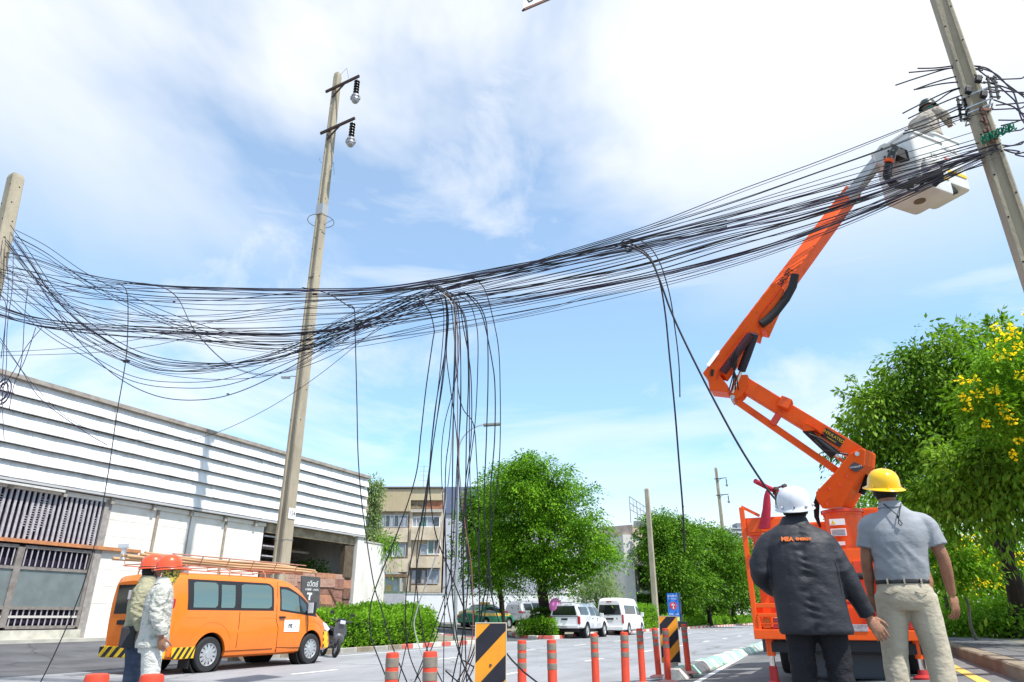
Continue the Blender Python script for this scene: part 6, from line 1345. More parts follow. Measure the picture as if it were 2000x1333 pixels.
for y in (-.32, .32): MB().cbox((.45, y, 1.2), (.03, .13, .08), .02).build('mirror', M_scb, scs)
MB().cbox((.66, 0, .96), (.06, .16, .10), .02).build('headlight', M_headl, scs)
b = MB(); b.tube([(.62, .07, .27), (.56, .07, .6), (.52, .04, .85)], .02, 6); b.tube([(.62, -.07, .27), (.56, -.07, .6), (.52, -.04, .85)], .02, 6); b.build('fork', M_scb, scs)
b = MB(); b.lathe([(.001, -.06), (.14, -.05), (.16, 0), (.10, .05)], 12, (.66, 0, .5), 'x'); b.build('mudguard', M_scs, scs, True)
scs.rotation_euler = (R(-9), 0, R(90 - 150))
# ------------------------------------------------------------------ boom truck (local x right, y forward along the road, z up, origin on the road under the tail)
TL, TS = -.16, 10.38; TG = tz_L(TL)
M_to = mat('truck_orange', (.85, .10, .006), .42, col2=(.58, .065, .008), vscale=5, coat=.12, lo=.55, hi=.80, detail=10, bump=.04, bscale=6); M_tod = mat('truck_red_orange', (.70, .045, .006), .35, coat=.4)
to = RF(TL, TS, 0)
tr = thing('boom_truck', 'orange bucket truck with raised jointed boom standing on its stabilisers', 'truck', to, -AZ)
def TB(): return MB()
W2 = 1.10
# chassis and underside
b = MB(); b.box((0, 3.0, .80), (.9, 6.0, .22)); b.box((0, .12, .73), (1.9, .1, .12)); b.build('chassis', M_trim, tr)
b = MB(); b.cbox((.05, .5, .52), (.9, .5, .32), .03); b.build('tow_box', mat('tow_box_dark', (.06, .065, .075), .5), tr)
b = MB(); b.cbox((-.09, .25, .74), (1.9, .04, .16), .01); b.build('rear_apron', mat('apron_grey', (.12, .12, .13), .6), tr)
for x in (-.80, -.55, .55, .80):
    w = wheel(tr, x * 1.06, 1.25, .37, .20, 1 if x > 0 else -1, 6); w.rotation_euler = (0, 0, R(90)); w.location = (x, 1.25, TG + .37)
for x in (-.82, .82):
    w = wheel(tr, x, 4.6, .37, .22, 1 if x > 0 else -1, 6); w.rotation_euler = (0, 0, R(90)); w.location = (x, 4.6, TG + .37)
# deck with tail beam
b = MB(); b.cbox((-.09, 2.2, .93), (2.0, 4.3, .10), .01); b.build('deck', M_to, tr)
b = MB(); b.cbox((-.09, .0, .885), (2.02, .10, .12), .01); b.build('tail_beam', M_to, tr)
# cab far forward
b = MB(); b.loft([[Vector((x * w, y, z)) for x, z in ((-1, .6), (-1, 1.7), (-.88, 2.45), (-.7, 2.55), (.7, 2.55), (.88, 2.45), (1, 1.7), (1, .6))] for y, w in ((4.0, .98), (4.1, 1.0), (5.6, 1.0), (5.75, .95))]); b.build('cab', M_to, tr, 30)
b = MB(); b.box((0, 3.985, 2.0), (1.3, .02, .5)); b.build('cab_rear_window', M_gtint, tr)
for s_ in (-1, 1): MB().cbox((s_ * 1.16, 5.4, 2.15), (.14, .08, .42), .04).build('mirror', M_to, tr)
# left tool rack and lockers
def fr(name, boxes, m=M_to, ch=.008):
    b = MB()
    for (c, s_) in boxes: b.cbox(c, s_, ch)
    return b.build(name, m, tr)
fr('corner_post', [((-1.07, .02, 1.74), (.065, .065, 1.62))]); fr('corner_post', [((-.55, .02, 1.60), (.06, .06, 1.35))]); fr('corner_post', [((.86, .10, 1.62), (.065, .065, 1.40))]); fr('corner_post', [((-1.07, 2.4, 1.74), (.06, .06, 1.62))])
b = MB(); b.beam((-1.07, .02, 2.56), (-.84, .02, 2.42), .04, .04, up=(0, 1, 0)); b.build('brace', M_to, tr)
fr('locker', [((-.74, .32, 2.28), (.62, .60, .24))], M_to, .015)
fr('locker_lid', [((-.74, .008, 2.285), (.55, .02, .17))], M_to, .005)
b = MB(); b.prism([Vector((-1.0, .05, 2.16)), Vector((-.45, .05, 2.16)), Vector((-.60, .05, 1.9)), Vector((-.86, .05, 1.9))], (0, .5, 0)); b.build('locker_bracket', M_tod, tr)
for z in (1.86, 1.58, 1.24): fr('rack_rail', [((-.81, .02, z), (.47, .05, .06))])
for z in (1.58, 1.24): fr('rack_rail', [((-1.04, 1.2, z), (.05, 2.3, .05))])
fr('side_panel', [((-1.06, 1.2, 1.1), (.03, 2.3, .28))], M_to); fr('side_panel', [((.88, 1.2, 1.2), (.03, 2.3, .5))], M_to)
fr('rear_panel', [((-.42, .40, 1.33), (.80, .04, .80))], M_to); fr('rear_panel', [((.36, .36, 1.45), (.98, .04, 1.02))], M_to)
fr('rear_panel', [((-.79, .42, 1.62), (.44, .03, 1.05))], M_to); fr('rear_door', [((.46, .33, 1.40), (.44, .03, .80))], M_tod, .01)
fr('rear_locker', [((.66, .25, 1.25), (.38, .35, .62))], M_to, .02)
fr('red_band', [((.45, .32, 1.27), (.9, .012, .03))], mat('reflector_red', (.5, .01, .02), .3))
fr('lamp_frame', [((-.80, .0, 1.12), (.46, .05, .05)), ((-1.02, .0, 1.02), (.04, .05, .18)), ((-.58, .0, 1.02), (.04, .05, .18)), ((-.80, .0, 1.02), (.46, .02, .02))])
for x in (-.93, -.80, -.67, .54, .67, .80):
    b = MB(); b.cbox((x, .03, 1.02), (.10, .05, .13), .02); b.build('tail_lamp', M_tail if x not in (-.93, .83) else mat('amber_lamp', (.6, .12, .01), .25), tr)
b = MB(); b.tube([(-.2, .28, 1.60), (.2, .22, 1.60), (.78, .22, 1.60)], .045, 10); b.build('hose_bundle', M_trim, tr, True)
b = MB(); b.cbox((.16, -.052, .97), (.24, .012, .085), .003); b.build('number_plate', mat('plate_pale', (.45, .40, .42), .5, col2=(.25, .2, .22), vscale=30), tr)
# stabilisers
for x in (-.93, .80):
    b = MB(); b.tube([(x, .12, .9), (x, .12, .62)], .055, 12); b.build('leg_sleeve', M_to, tr, True)
    b = MB(); b.tube([(x, .12, .95), (x, .12, TG + .08)], .036, 14); b.build('stabiliser_rod', M_chrome, tr, True)
    b = MB(); b.lathe([(.001, TG + tz_L(TL + x) - TG), (.115, tz_L(TL + x)), (.115, tz_L(TL + x) + .02), (.06, tz_L(TL + x) + .05), (.05, TG + .16), (.001, TG + .16)], 18, (x, .12, 0)); b.build('stabiliser_foot', mat('foot_red', (.42, .03, .03), .5), tr, True)
# pedestal and turret
def LT(p):   # world -> truck local
    d = Vector(p) - to; return Vector((d.x * CA - d.y * SA, d.x * SA + d.y * CA, d.z))
def Q(u, v, d): return LT(P(u, v, d))
pc = Q(1640, 1000, 9.95)
b = MB(); zt_ = pc.z; b.lathe([(.30, .98), (.30, 1.25), (.27, 1.5), (.255, zt_ - .05), (.265, zt_ - .05), (.265, zt_ + .01)], 28, (pc.x + .03, pc.y + .12, 0)); b.build('pedestal', M_to, tr, 30)
b = MB(); b.lathe([(.29, zt_ - .015), (.29, zt_ + .03)], 28, (pc.x + .03, pc.y + .12, 0)); b.build('slew_ring', M_tod, tr, 30)
fr('pedestal_gusset', [((pc.x + .34, pc.y + .1, 1.5), (.12, .3, .9)), ((pc.x - .34, pc.y + .1, 1.35), (.10, .3, .6))], M_tod)
ydir = (Q(1709, 888, 10.35) - Q(1688, 879, 9.75))
poly = [Q(u, v, 9.78) for u, v in ((1606, 994), (1645, 990), (1688, 908), (1690, 880), (1683, 874), (1660, 886), (1631, 922), (1593, 962), (1594, 975))]
b = MB(); b.prism(poly, ydir); hd = b.build('turret_head', M_to, tr); 
md = hd.modifiers.new('bv', 'BEVEL'); md.width = .012; md.segments = 2; md.limit_method = 'ANGLE'; md.angle_limit = R(40)
b = MB(); s0, s1 = Q(1687, 925, 9.9), Q(1672, 962, 9.9); off_ = ydir.normalized() * .22 + (Q(1700, 930, 9.9) - Q(1690, 925, 9.9)).normalized() * .035
b.tube([s0 + off_, s1 + off_], .045, 10); b.build('slot', M_dark, tr, True)
dn = poly[1] - poly[0]
xu = (Q(1670, 915, 9.76) - Q(1650, 920, 9.76)).normalized(); zu = Vector((0, 0, 1)); fy = Vector((0, -1, 0))
c = Q(1671, 914, 9.74); b = MB(); b.prism([c + Vector((-.10, 0, .02)), c + Vector((.0, 0, -.065)), c + Vector((.11, 0, .0)), c + Vector((.0, 0, .085))], (0, .03, 0)); db = b.build('diamond_badge', mat('badge_dark', (.05, .045, .05), .4), tr)
text_mesh('VERSALIFT', .036, mat('badge_silver', (.7, .7, .72), .4), 'lettering', db, frame_m(c + Vector((.003, -.004, .01)), (1, 0, .08), (0, 0, 1)), .002)
for (u, v) in ((1674, 887), (1655, 930), (1640, 948), (1620, 955), (1626, 930), (1615, 985)): b = MB(); b.lathe([(.001, -.012), (.018 if u != 1674 else .032, -.012), (.018 if u != 1674 else .032, .01), (.001, .01)], 10, Q(u, v, 9.75), 'y'); b.build('bolt', M_steel if u == 1674 else M_tod, tr, True)
# stickers on the pedestal
for (u, v, w, h, m) in ((1635, 1020, .20, .085, 'a'), (1638, 1040, .20, .10, 'b'), (1641, 1062, .13, .05, 'c')):
    q = Q(u, v, 9.63); b = MB(); b.cbox(q, (w, .008, h), .002); st_ = b.build('sticker', mat('sticker_white', (.76, .74, .74), .5), tr)
    if m == 'a': b = MB(); b.prism([q + Vector((-.085, -.006, -.03)), q + Vector((-.025, -.006, -.03)), q + Vector((-.055, -.006, .03))], (0, .004, 0)); b.build('warning_triangle', MATS['stripe_yellow'], st_)
    if m == 'b':
        for k in range(5): b = MB(); b.box(q + Vector((0, -.006, .035 - k * .017)), (.17, .003, .005)); b.build('text_line', mat('text_red', (.5, .08, .05), .5) if k == 0 else M_trim, st_)
# hoses behind the pedestal
b = MB(); 
for k in range(4): b.tube([Q(1600 + k * 2, 955, 10.2), Q(1590 + k * 3, 985, 10.2), Q(1592 + k * 2, 1010, 10.2), Q(1602, 1030, 10.2)], .014, 6)
b.tube([Q(1700, 1005, 10.1), Q(1706, 1040, 10.0), Q(1700, 1085, 10.0), Q(1704, 1110, 10.0)], .035, 8); b.build('hydraulic_hose', M_trim, tr, True)
b = MB(); b.cbox(Q(1690, 1005, 10.3), (.5, .25, .16), .05); b.cbox(Q(1585, 1035, 10.6), (.5, .3, .2), .03); b.build('valve_cover', M_to, tr)
# lower boom
a0, a1 = Q(1672, 886, 9.95), Q(1446, 748, 10.35); dlow = (a1 - a0).normalized(); nl_ = Vector((dlow.z, 0, -dlow.x)).normalized()
b = MB(); b.beam(a0, a1, .20, .225, up=(0, -.25, 1)); lo_ = b.build('lower_boom', M_to, tr); md = lo_.modifiers.new('bv', 'BEVEL'); md.width = .012; md.segments = 2
l0, l1 = Q(1640, 924, 9.95), Q(1433, 780, 10.35)
b = MB(); b.beam(l0, l1, .085, .095, up=(0, -.25, 1)); b.build('parallel_link', M_to, tr)
b = MB(); b.beam(Q(1532, 793, 10.15), Q(1509, 829, 10.15), .09, .07, up=(0, 1, 0)); b.build('link_strut', M_tod, tr)
b = MB(); b.cbox(Q(1534, 790, 10.1), (.16, .26, .16), .015, Matrix.Rotation(R(32), 3, 'Y')); b.build('boom_clamp', M_to, tr)
b = MB(); q = [Q(u, v, 9.88) for u, v in ((1570, 826), (1566, 837), (1572, 842), (1598, 840), (1600, 846), (1610, 848))]; b.prism(q, (0, .2, 0)); b.build('cylinder_lug', M_to, tr)
b = MB(); b.tube([Q(1572, 840, 9.95), Q(1628, 888, 9.9)], [.045, .07], 12); b.build('lift_cylinder', M_trim, tr, True)
b = MB(); b.tube([Q(1626, 885, 9.9), Q(1648, 903, 9.9)], .028, 10); b.build('cylinder_rod', M_chrome, tr, True)
b = MB(); b.tube([Q(1590, 860, 9.85), Q(1610, 880, 9.8), Q(1635, 885, 9.8), Q(1656, 888, 9.8)], .014, 6); b.tube([Q(1580, 848, 9.85), Q(1605, 858, 9.8), Q(1640, 884, 9.8)], .012, 6); b.build('hydraulic_hose', M_trim, tr, True)
pm = a0.lerp(a1, .215); yl = Vector((dlow.z, 0, -dlow.x)); yl = yl if yl.z > 0 else -yl
xl = -dlow; fn_ = xl.cross(yl)
pm = pm + fn_.normalized() * (.112 if fn_.y < 0 else -.112)
b = MB(); b.prism([pm - xl * .15 - yl * .075, pm + xl * .15 - yl * .075, pm + xl * .15 + yl * .075, pm - xl * .15 + yl * .075], (0, .01, 0)); pl_ = b.build('warning_plate', M_blk, tr)
text_mesh('INSULATED', .062, MATS['stripe_yellow'], 'lettering', pl_, frame_m(pm + Vector((0, -.012, 0)) + yl * .02, xl, yl), .002); text_mesh('WARNING', .03, MATS['stripe_yellow'], 'lettering', pl_, frame_m(pm + Vector((0, -.012, 0)) - yl * .045, xl, yl), .002)
# elbow
q = [Q(u, v, 10.2) for u, v in ((1438, 733), (1460, 732), (1462, 752), (1450, 770), (1440, 778), (1428, 782), (1424, 772), (1430, 750))]; b = MB(); b.prism(q, (0, .3, 0)); b.build('elbow_bracket', M_to, tr)
b = MB(); b.lathe([(.001, -.03), (.035, -.03), (.035, .3), (.001, .3)], 12, Q(1431, 777, 10.15), 'y'); b.build('elbow_pin', M_steel, tr, True)
# upper boom
U0, U1 = Q(1392, 744, 10.25), Q(1667, 373, 11.3); du_ = (U1 - U0).normalized(); nu_ = du_.cross(Vector((0, 1, 0))).normalized()   # to the upper left
if nu_.x > 0: nu_ = -nu_
sidev = du_.cross(nu_).normalized()
upv = (nu_ * .93 + sidev * (.36 if sidev.y > 0 else -.36)).normalized()
def taper_beam(name, p0, p1, w0, h0, w1, h1, up, m, par=tr, bev=.015):
    d = (p1 - p0).normalized(); a = d.cross(up).normalized(); b2 = a.cross(d).normalized(); vs = []
    for p, w, h in ((p0, w0, h0), (p1, w1, h1)): vs += [p + a * (x * w / 2) + b2 * (y * h / 2) for x, y in ((-1, -1), (1, -1), (1, 1), (-1, 1))]
    b = MB(); b.add(vs, [(3, 2, 1, 0), (4, 5, 6, 7), (0, 1, 5, 4), (1, 2, 6, 5), (2, 3, 7, 6), (3, 0, 4, 7)]); o = b.build(name, m, par)
    md = o.modifiers.new('bv', 'BEVEL'); md.width = bev; md.segments = 2; return o
ub = taper_beam('upper_boom', U0.lerp(U1, .03), U1, .26, .27, .21, .215, upv, M_to)
# deep root section: side plates that widen towards the elbow
q = [Q(u, v, 10.08) for u, v in ((1372, 729), (1512, 550), (1532, 566), (1497, 645), (1484, 642), (1480, 657), (1468, 652), (1404, 732), (1421, 752), (1421, 766), (1386, 762), (1382, 740))]
b = MB(); b.prism(q, (0, .36, 0)); rp_ = b.build('boom_root', M_to, tr); md = rp_.modifiers.new('bv', 'BEVEL'); md.width = .01; md.segments = 2; md.limit_method = 'ANGLE'
b = MB(); b.tube([Q(1392, 722, 10.06), Q(1390, 735, 10.06)], .022, 8); b.build('pivot_cap', M_trim, tr)
b = MB(); b.tube([Q(1400, 742, 10.07), Q(1404, 722, 10.07), Q(1460, 648, 10.07)], .008, 5); b.tube([Q(1481, 640, 10.07), Q(1484, 618, 10.07), Q(1535, 550, 10.07)], .008, 5); b.build('weld_seam', M_tod, tr)
hc = [Q(u, v, 10.05) for u, v in ((1553, 536), (1548, 560), (1535, 584), (1518, 606), (1500, 625), (1486, 634))]
b = MB(); b.tube(hc, .062, 12); b.build('hose_sleeve', M_trim, tr, True)
b = MB(); b.tube([Q(1474, 652, 10.0), Q(1460, 692, 10.1), Q(1448, 724, 10.2)], .062, 12); b.build('knuckle_cylinder', mat('cylinder_dark', (.035, .035, .05), .35), tr, True)
b = MB(); b.tube([Q(1450, 718, 10.2), Q(1441, 742, 10.2), Q(1430, 768, 10.2)], .026, 10); b.tube([Q(1440, 700, 10.15), Q(1432, 730, 10.2)], .02, 8); b.build('cylinder_rod', M_chrome, tr, True)
b = MB(); b.tube([Q(1466, 655, 9.98), Q(1440, 690, 10.0), Q(1412, 728, 10.05)], .055, 10); b.build('cable_tray', mat('tray_dark', (.06, .02, .03), .5), tr, True)
for k in range(4): b = MB(); b.tube([Q(1455, 660, 10.0), Q(1440 - k * 5, 700, 9.95), Q(1430 + k * 3, 740, 10.0), Q(1424 + k * 6, 762, 10.1)], .010, 5); b.build('hydraulic_hose', M_trim, tr, True)
# lettering on the upper boom
nf = du_.cross(upv).normalized(); nf = nf if nf.y < 0 else -nf
cpt = U0.lerp(U1, .47) + nf * .128 - upv * .04
ydir_t = nf.cross(du_)
text_mesh('VERSALIFT', .15, M_blk, 'lettering', ub, frame_m(cpt, du_, nf.cross(du_)), .003, sx_=.85)
b = MB(); c2_ = U0.lerp(U1, .045) + upv * .05; lab_c = Q(1394, 700, 10.06); b.prism([lab_c - du_ * .15 - nu_ * .02, lab_c + du_ * .15 - nu_ * .02, lab_c + du_ * .15 + nu_ * .03, lab_c - du_ * .15 + nu_ * .03], (0, .01, 0)); b.build('sticker', MATS['sticker_white'], tr)
# inner telescoping boom and jib head
M_ib = mat('inner_boom_grey', (.52, .52, .52), .45, var=.15); M_bw = mat('bucket_white', (.72, .72, .71), .4, col2=(.55, .54, .52), vscale=3, lo=.5, hi=.85, coat=.2)
I1 = Q(1733, 292, 11.2); taper_beam('inner_boom', U0.lerp(U1, .9), I1, .15, .17, .15, .17, upv, M_ib)
q = [Q(u, v, 11.05) for u, v in ((1718, 285), (1728, 280), (1742, 286), (1752, 296), (1746, 316), (1728, 322), (1712, 318), (1706, 302))]; b = MB(); b.prism(q, (0, .3, 0)); b.build('jib_head', M_bw, tr)
for (u, v) in ((1722, 292), (1735, 296), (1728, 308)): b = MB(); b.lathe([(.001, -.02), (.016, -.02), (.016, 0)], 8, Q(u, v, 11.05), 'y'); b.build('bolt', M_trim, tr)
# buckets
e1 = Vector((.91, .41, 0)); e2 = Vector((-.41, .91, 0)); e1l = LT(to + e1); e2l = LT(to + e2); e1l.z = e2l.z = 0
def bucket(nm, near, w, dd, h, taper=.94, tilt=0):
    n = LT(near); rings = []
    cx = n + e1l * w / 2 + e2l * dd / 2
    def rg(k, z, s=1.0):
        a, c_ = w / 2 * k * s, dd / 2 * k * s; r_ = .07; o = []
        for sx2, sy2 in ((-1, -1), (1, -1), (1, 1), (-1, 1)):
            for t in range(4):
                an = math.atan2(sy2, sx2) - math.pi / 4 + t * math.pi / 6
                o.append(cx + e1l * (sx2 * (a - r_) + r_ * math.cos(an)) + e2l * (sy2 * (c_ - r_) + r_ * math.sin(an)) + Vector((0, 0, z)))
        return o
    rings = [rg(.90, 0), rg(.98, .02), rg(1.0, .06), rg(1.03, h - .04), rg(1.09, h - .035), rg(1.09, h), rg(1.0, h), rg(.96, .1)]
    b = MB(); b.loft(rings); o = b.build(nm, M_bw, tr, 32)
    return o, cx
nB = Vector((6.46, 9.02, 7.41)); nA = Vector((7.35, 9.72, 7.95))
bkB, cB = bucket('bucket', nB, .78, .70, 1.04); bkA, cA = bucket('bucket', nA, .70, .70, 1.02)
b = MB(); b.lathe([(.001, -.012), (.09, -.012), (.085, .0), (.001, .0)], 14, cB); b.build('drain_plate', mat('drain_brown', (.16, .13, .09), .7), bkB)
def on_bucket(cx, w, dd, z0, z1, m, nm, par, off=.012, face=0, t0=-.48, t1=.48, k=1.03):
    if face == 0: ctr = cx - e2l * (dd / 2 * k + off); a, c_ = e1l, -e2l; ww = w
    else: ctr = cx - e1l * (w / 2 * k + off); a, c_ = -e2l, -e1l; ww = dd
    if face == 2: ctr = cx + e1l * (w / 2 * k + off); a = e2l; ww = dd
    b = MB(); p = [ctr + a * (ww * t0) + Vector((0, 0, z0)), ctr + a * (ww * t1) + Vector((0, 0, z0)), ctr + a * (ww * t1) + Vector((0, 0, z1)), ctr + a * (ww * t0) + Vector((0, 0, z1))]
    b.prism(p, (a.cross(Vector((0, 0, 1)))) * -.008); return b.build(nm, m, par)
M_yb = mat('bucket_yellow', (.80, .50, .02), .45)
for f in (0, 1): on_bucket(cA, .70, .70, .22, .28, M_yb, 'yellow_stripe', bkA, .006, f, -.40, .40)
on_bucket(cB, .78, .70, .26, .31, M_yb, 'yellow_stripe', bkB, .006, 0, -.1, .40)
on_bucket(cA, .70, .70, .50, .53, mat('stripe_rose', (.7, .12, .1), .5), 'red_stripe', bkA, .006, 0, -.42, -.1)
for (t0, t1, z0, z1, f, cx, w, par) in ((-.35, -.05, .55, .75, 1, cB, .62, bkB), (.02, .2, .52, .72, 0, cB, .70, bkB), (-.3, .3, .72, .78, 0, cA, .62, bkA), (.1, .35, .40, .52, 0, cB, .70, bkB)):
    o = on_bucket(cx, .78 if par == bkB else .70, .70, z0, z1, mat('decal_grey', (.35, .36, .37), .5, col2=(.65, .65, .65), vscale=22, lo=.48, hi=.52), 'decal', par, .006, f, t0, t1)
b = MB(); cc_ = cB - e2l * .40 + Vector((0, 0, .30)) - e1l * .18; b.cbox(cc_, (.22, .16, .34), .03, Matrix.Rotation(R(24), 3, 'Z')); b.build('mount_cover', M_bw, tr)
b = MB(); b.beam(I1, cB - e2l * .40 + Vector((0, 0, .3)), .14, .16, up=(0, 0, 1)); b.beam(cB - e2l * .38 - e1l * .3 + Vector((0, 0, .12)), cA - e2l * .2 + e1l * .1 + Vector((0, 0, .02)), .10, .12); b.build('platform_mount', M_trim, tr)
hp = [Q(u, v, d) for u, v, d in ((1748, 290, 10.95), (1742, 300, 10.8), (1735, 325, 10.7), (1733, 345, 10.7), (1742, 358, 10.6), (1758, 364, 10.5), (1785, 362, 10.4))]
b = MB(); b.tube(hp, [.05, .055, .065, .065, .06, .05, .045], 10); b.build('hose_loop', M_trim, tr, True)
b = MB(); b.tube([Q(1737, 312, 10.7), Q(1735, 318, 10.7)], .072, 12); b.build('orange_strap', M_to, tr)
b = MB(); b.tube([Q(1775, 355, 10.4), Q(1800, 352, 10.35), Q(1825, 345, 10.4), Q(1836, 340, 10.5)], .055, 10); b.tube([Q(1770, 362, 10.4), Q(1775, 372, 10.4), Q(1790, 372, 10.4), Q(1805, 355, 10.4)], .02, 8); b.tube([Q(1834, 330, 10.5), Q(1838, 350, 10.5), Q(1825, 362, 10.5)], .04, 8); b.build('rubber_hose', M_rubber, tr, True)
# red rag, tip-over handle and clamp at the left of the deck
o = MB(); o.tube([P(1475, 940, 9.5), P(1500, 953, 9.6), P(1530, 966, 9.7)], .035, 10); rh = o.build('padded_bar', mat('handle_red', (.42, .03, .06), .5), None, True); tag(rh, 'dark red padded bar sticking up left of the white helmet', 'bar')
b = MB(); rings = []
for k in range(9):
    t = k / 8; c = P(1499 - t * 6, 958 + t * 75, 9.45); w = .02 + .055 * t ** .6
    rings.append([c + Vector((math.cos(a) * w * (1 + .25 * math.sin(3 * a + t * 4)), math.sin(a) * w * .5, 0)) for a in [i * math.pi / 6 for i in range(12)]])
b.loft(rings); o = b.build('red_rag', mat('rag_red', (.62, .04, .08), .7, var=.3, vscale=9), None, True); tag(o, 'bright red rag tied to the bar above the truck locker', 'rag')
b = MB(); b.tube([P(1508, 956, 9.6), P(1528, 950, 9.6), P(1534, 946, 9.6)], .015, 6); b.tube([P(1512, 962, 9.6), P(1535, 985, 9.6), P(1545, 1030, 9.6)], .03, 8); b.tube([P(1514, 952, 9.6), P(1516, 990, 9.6)], .012, 6)
for (u, v) in ((1516, 955), (1532, 950), (1522, 975)): b.cbox(P(u, v, 9.55), (.06, .06, .05), .01)
o = b.build('cable_grip', mat('grip_bronze', (.12, .07, .06), .5, .4), None, True); tag(o, 'metal cable grip where the thick cable meets the truck', 'cable grip')
# ------------------------------------------------------------------ people
def fuse(mb, voxel, sm=2, name='x', smf=.5):
    me = mb.mesh(name); o = bpy.data.objects.new('tmp', me); COL.objects.link(o)
    m = o.modifiers.new('r', 'REMESH'); m.mode = 'VOXEL'; m.voxel_size = voxel; m.adaptivity = 0
    s = o.modifiers.new('s', 'SMOOTH'); s.iterations = sm; s.factor = smf
    r = eval_mods(o); bpy.data.objects.remove(o); r.name = name; return r
def wrinkle(me, amp, sc=(9, 9, 16), seed=0.0, zones=None, ridge=True):
    """folds: push points along their normal by stretched noise; zones = [(centre, radius, extra amplitude)]"""
    n = len(me.vertices); co = np.empty(n * 3, np.float32); me.vertices.foreach_get('co', co); nr = np.empty(n * 3, np.float32); me.vertices.foreach_get('normal', nr)
    co = co.reshape(-1, 3); nr = nr.reshape(-1, 3); out = co.copy()
    for i in range(n):
        p = co[i]; a = amp
        if zones:
            for c, r_, e in zones:
                d = math.dist(p, c)
                if d < r_: a += e * (1 - d / r_)
        w = mnoise.noise(Vector((p[0] * 3 + seed, p[1] * 3, p[2] * 2))) * .9
        q = Vector((p[0] * sc[0] + seed + w * 3, p[1] * sc[1], p[2] * sc[2] + p[0] * 6 * w + w * 2)); v = mnoise.noise(q)
        v = (1 - abs(v) * 2.6) if ridge else v
        v += .35 * mnoise.noise(q * 2.3)
        out[i] += nr[i] * a * (v - .3)
    me.vertices.foreach_set('co', out.reshape(-1)); me.update(); return me
def rings(b, rs, seg=22, p=2.3):
    """stack of super-ellipse sections (cx, cy, z, rx, ry, [tilt of the section about x])"""
    R_ = []
    for r in rs:
        cx, cy, z, rx_, ry_ = r[:5]; o = []
        for k in range(seg):
            t = 2 * math.pi * k / seg; c, s = math.cos(t), math.sin(t)
            o.append(Vector((cx + math.copysign(abs(c) ** (2 / p), c) * rx_, cy + math.copysign(abs(s) ** (2 / p), s) * ry_, z)))
        R_.append(o)
    b.loft(R_)
def limb(b, pts, rad, seg=14): b.tube(cr([tuple(p) for p in pts], 4), list(np.interp(np.linspace(0, 1, (len(pts) - 1) * 4 + 1), np.linspace(0, 1, len(rad)), rad)), seg)
def hand(b, wr, d, pn, side, curl=.5, L=.18, spread=1.0):
    """wrist, direction of the hand, palm normal, side -1/+1 (which way the thumb lies); fingers curl towards the palm normal"""
    d = Vector(d).normalized(); pn = Vector(pn); pn = (pn - d * pn.dot(d)).normalized(); t = d.cross(pn) * side
    R3 = Matrix((t, pn, d)).transposed()
    c = Vector(wr) + d * L * .28
    b.ell(c, (L * .235, L * .10, L * .32), R3, 14, 10); b.ell(Vector(wr) + d * L * .42, (L * .225, L * .085, L * .14), R3, 12, 8)
    for k, (off, ln) in enumerate(((.20, .42), (.068, .47), (-.065, .44), (-.19, .35))):
        p0 = Vector(wr) + d * L * .40 + t * L * off; r_ = L * .047 * (1 if k < 3 else .9); q = [p0, p0 + d * L * .14]; dd = d.copy()
        a = curl * (.75 + .18 * k); q1 = q[-1]
        for seg_, fr in enumerate((.42, .33, .25)):
            dd = (dd * math.cos(a * .62) + pn * math.sin(a * .62)); dd.normalize(); pn2 = pn; dd += t * off * .25 * spread; dd.normalize()
            q1 = q1 + dd * L * ln * fr; q.append(q1)
        b.tube(q, [r_ * 1.1, r_ * 1.05, r_ * 1.0, r_ * .92, r_ * .72], 8)
    p0 = Vector(wr) + d * L * .10 + t * L * .16; q = [p0, p0 + (d * .6 + t * .55 + pn * .25) * L * .25, p0 + (d * .85 + t * .62 + pn * .42) * L * .40, p0 + (d * 1.1 + t * .60 + pn * .6) * L * .50]
    b.tube(q, [L * .085, L * .07, L * .06, L * .045], 8)
def head(b, c, yaw=0, pitch=0, s=1.0):
    """skull, jaw, nose, brow, lips and ears; looks along +y before turning"""
    R3 = Matrix.Rotation(yaw, 3, 'Z') @ Matrix.Rotation(pitch, 3, 'X'); c = Vector(c)
    def e(p, r, n1=16, n2=12): b.ell(c + R3 @ (Vector(p) * s), tuple(x * s for x in r), R3, n1, n2)
    e((0, -.008, .022), (.076, .095, .092)); e((0, .030, -.045), (.058, .062, .062)); e((0, .064, -.082), (.030, .026, .022), 10, 8)
    e((0, .094, -.012), (.013, .020, .030), 10, 8); e((0, .106, -.024), (.017, .016, .013), 10, 8); e((0, .080, .030), (.052, .018, .013), 12, 8); e((0, .086, -.055), (.024, .013, .006), 10, 6); e((0, .085, -.066), (.022, .012, .007), 10, 6)
    for s_ in (-1, 1): e((s_ * .078, -.004, -.012), (.010, .022, .034), 8, 8); e((s_ * .046, .048, -.020), (.024, .030, .026), 10, 8); e((s_ * .031, .085, .008), (.013, .008, .009), 8, 6)
    return R3
M_skin = mat('skin_brown', (.34, .165, .095), .5, col2=(.25, .11, .065), vscale=9, bump=.2, bscale=90, spec=.4); M_skin2 = mat('skin_tan', (.42, .22, .14), .5, col2=(.33, .155, .095), vscale=9, bump=.2, bscale=90, spec=.4)
M_hair = mat('dark_hair', (.02, .016, .014), .7, bump=1.0, bscale=120)
def P_(name, label, x, y, z, face, cat='person', grp=None): return thing(name, label, cat, (x, y, z), -R(face), grp)
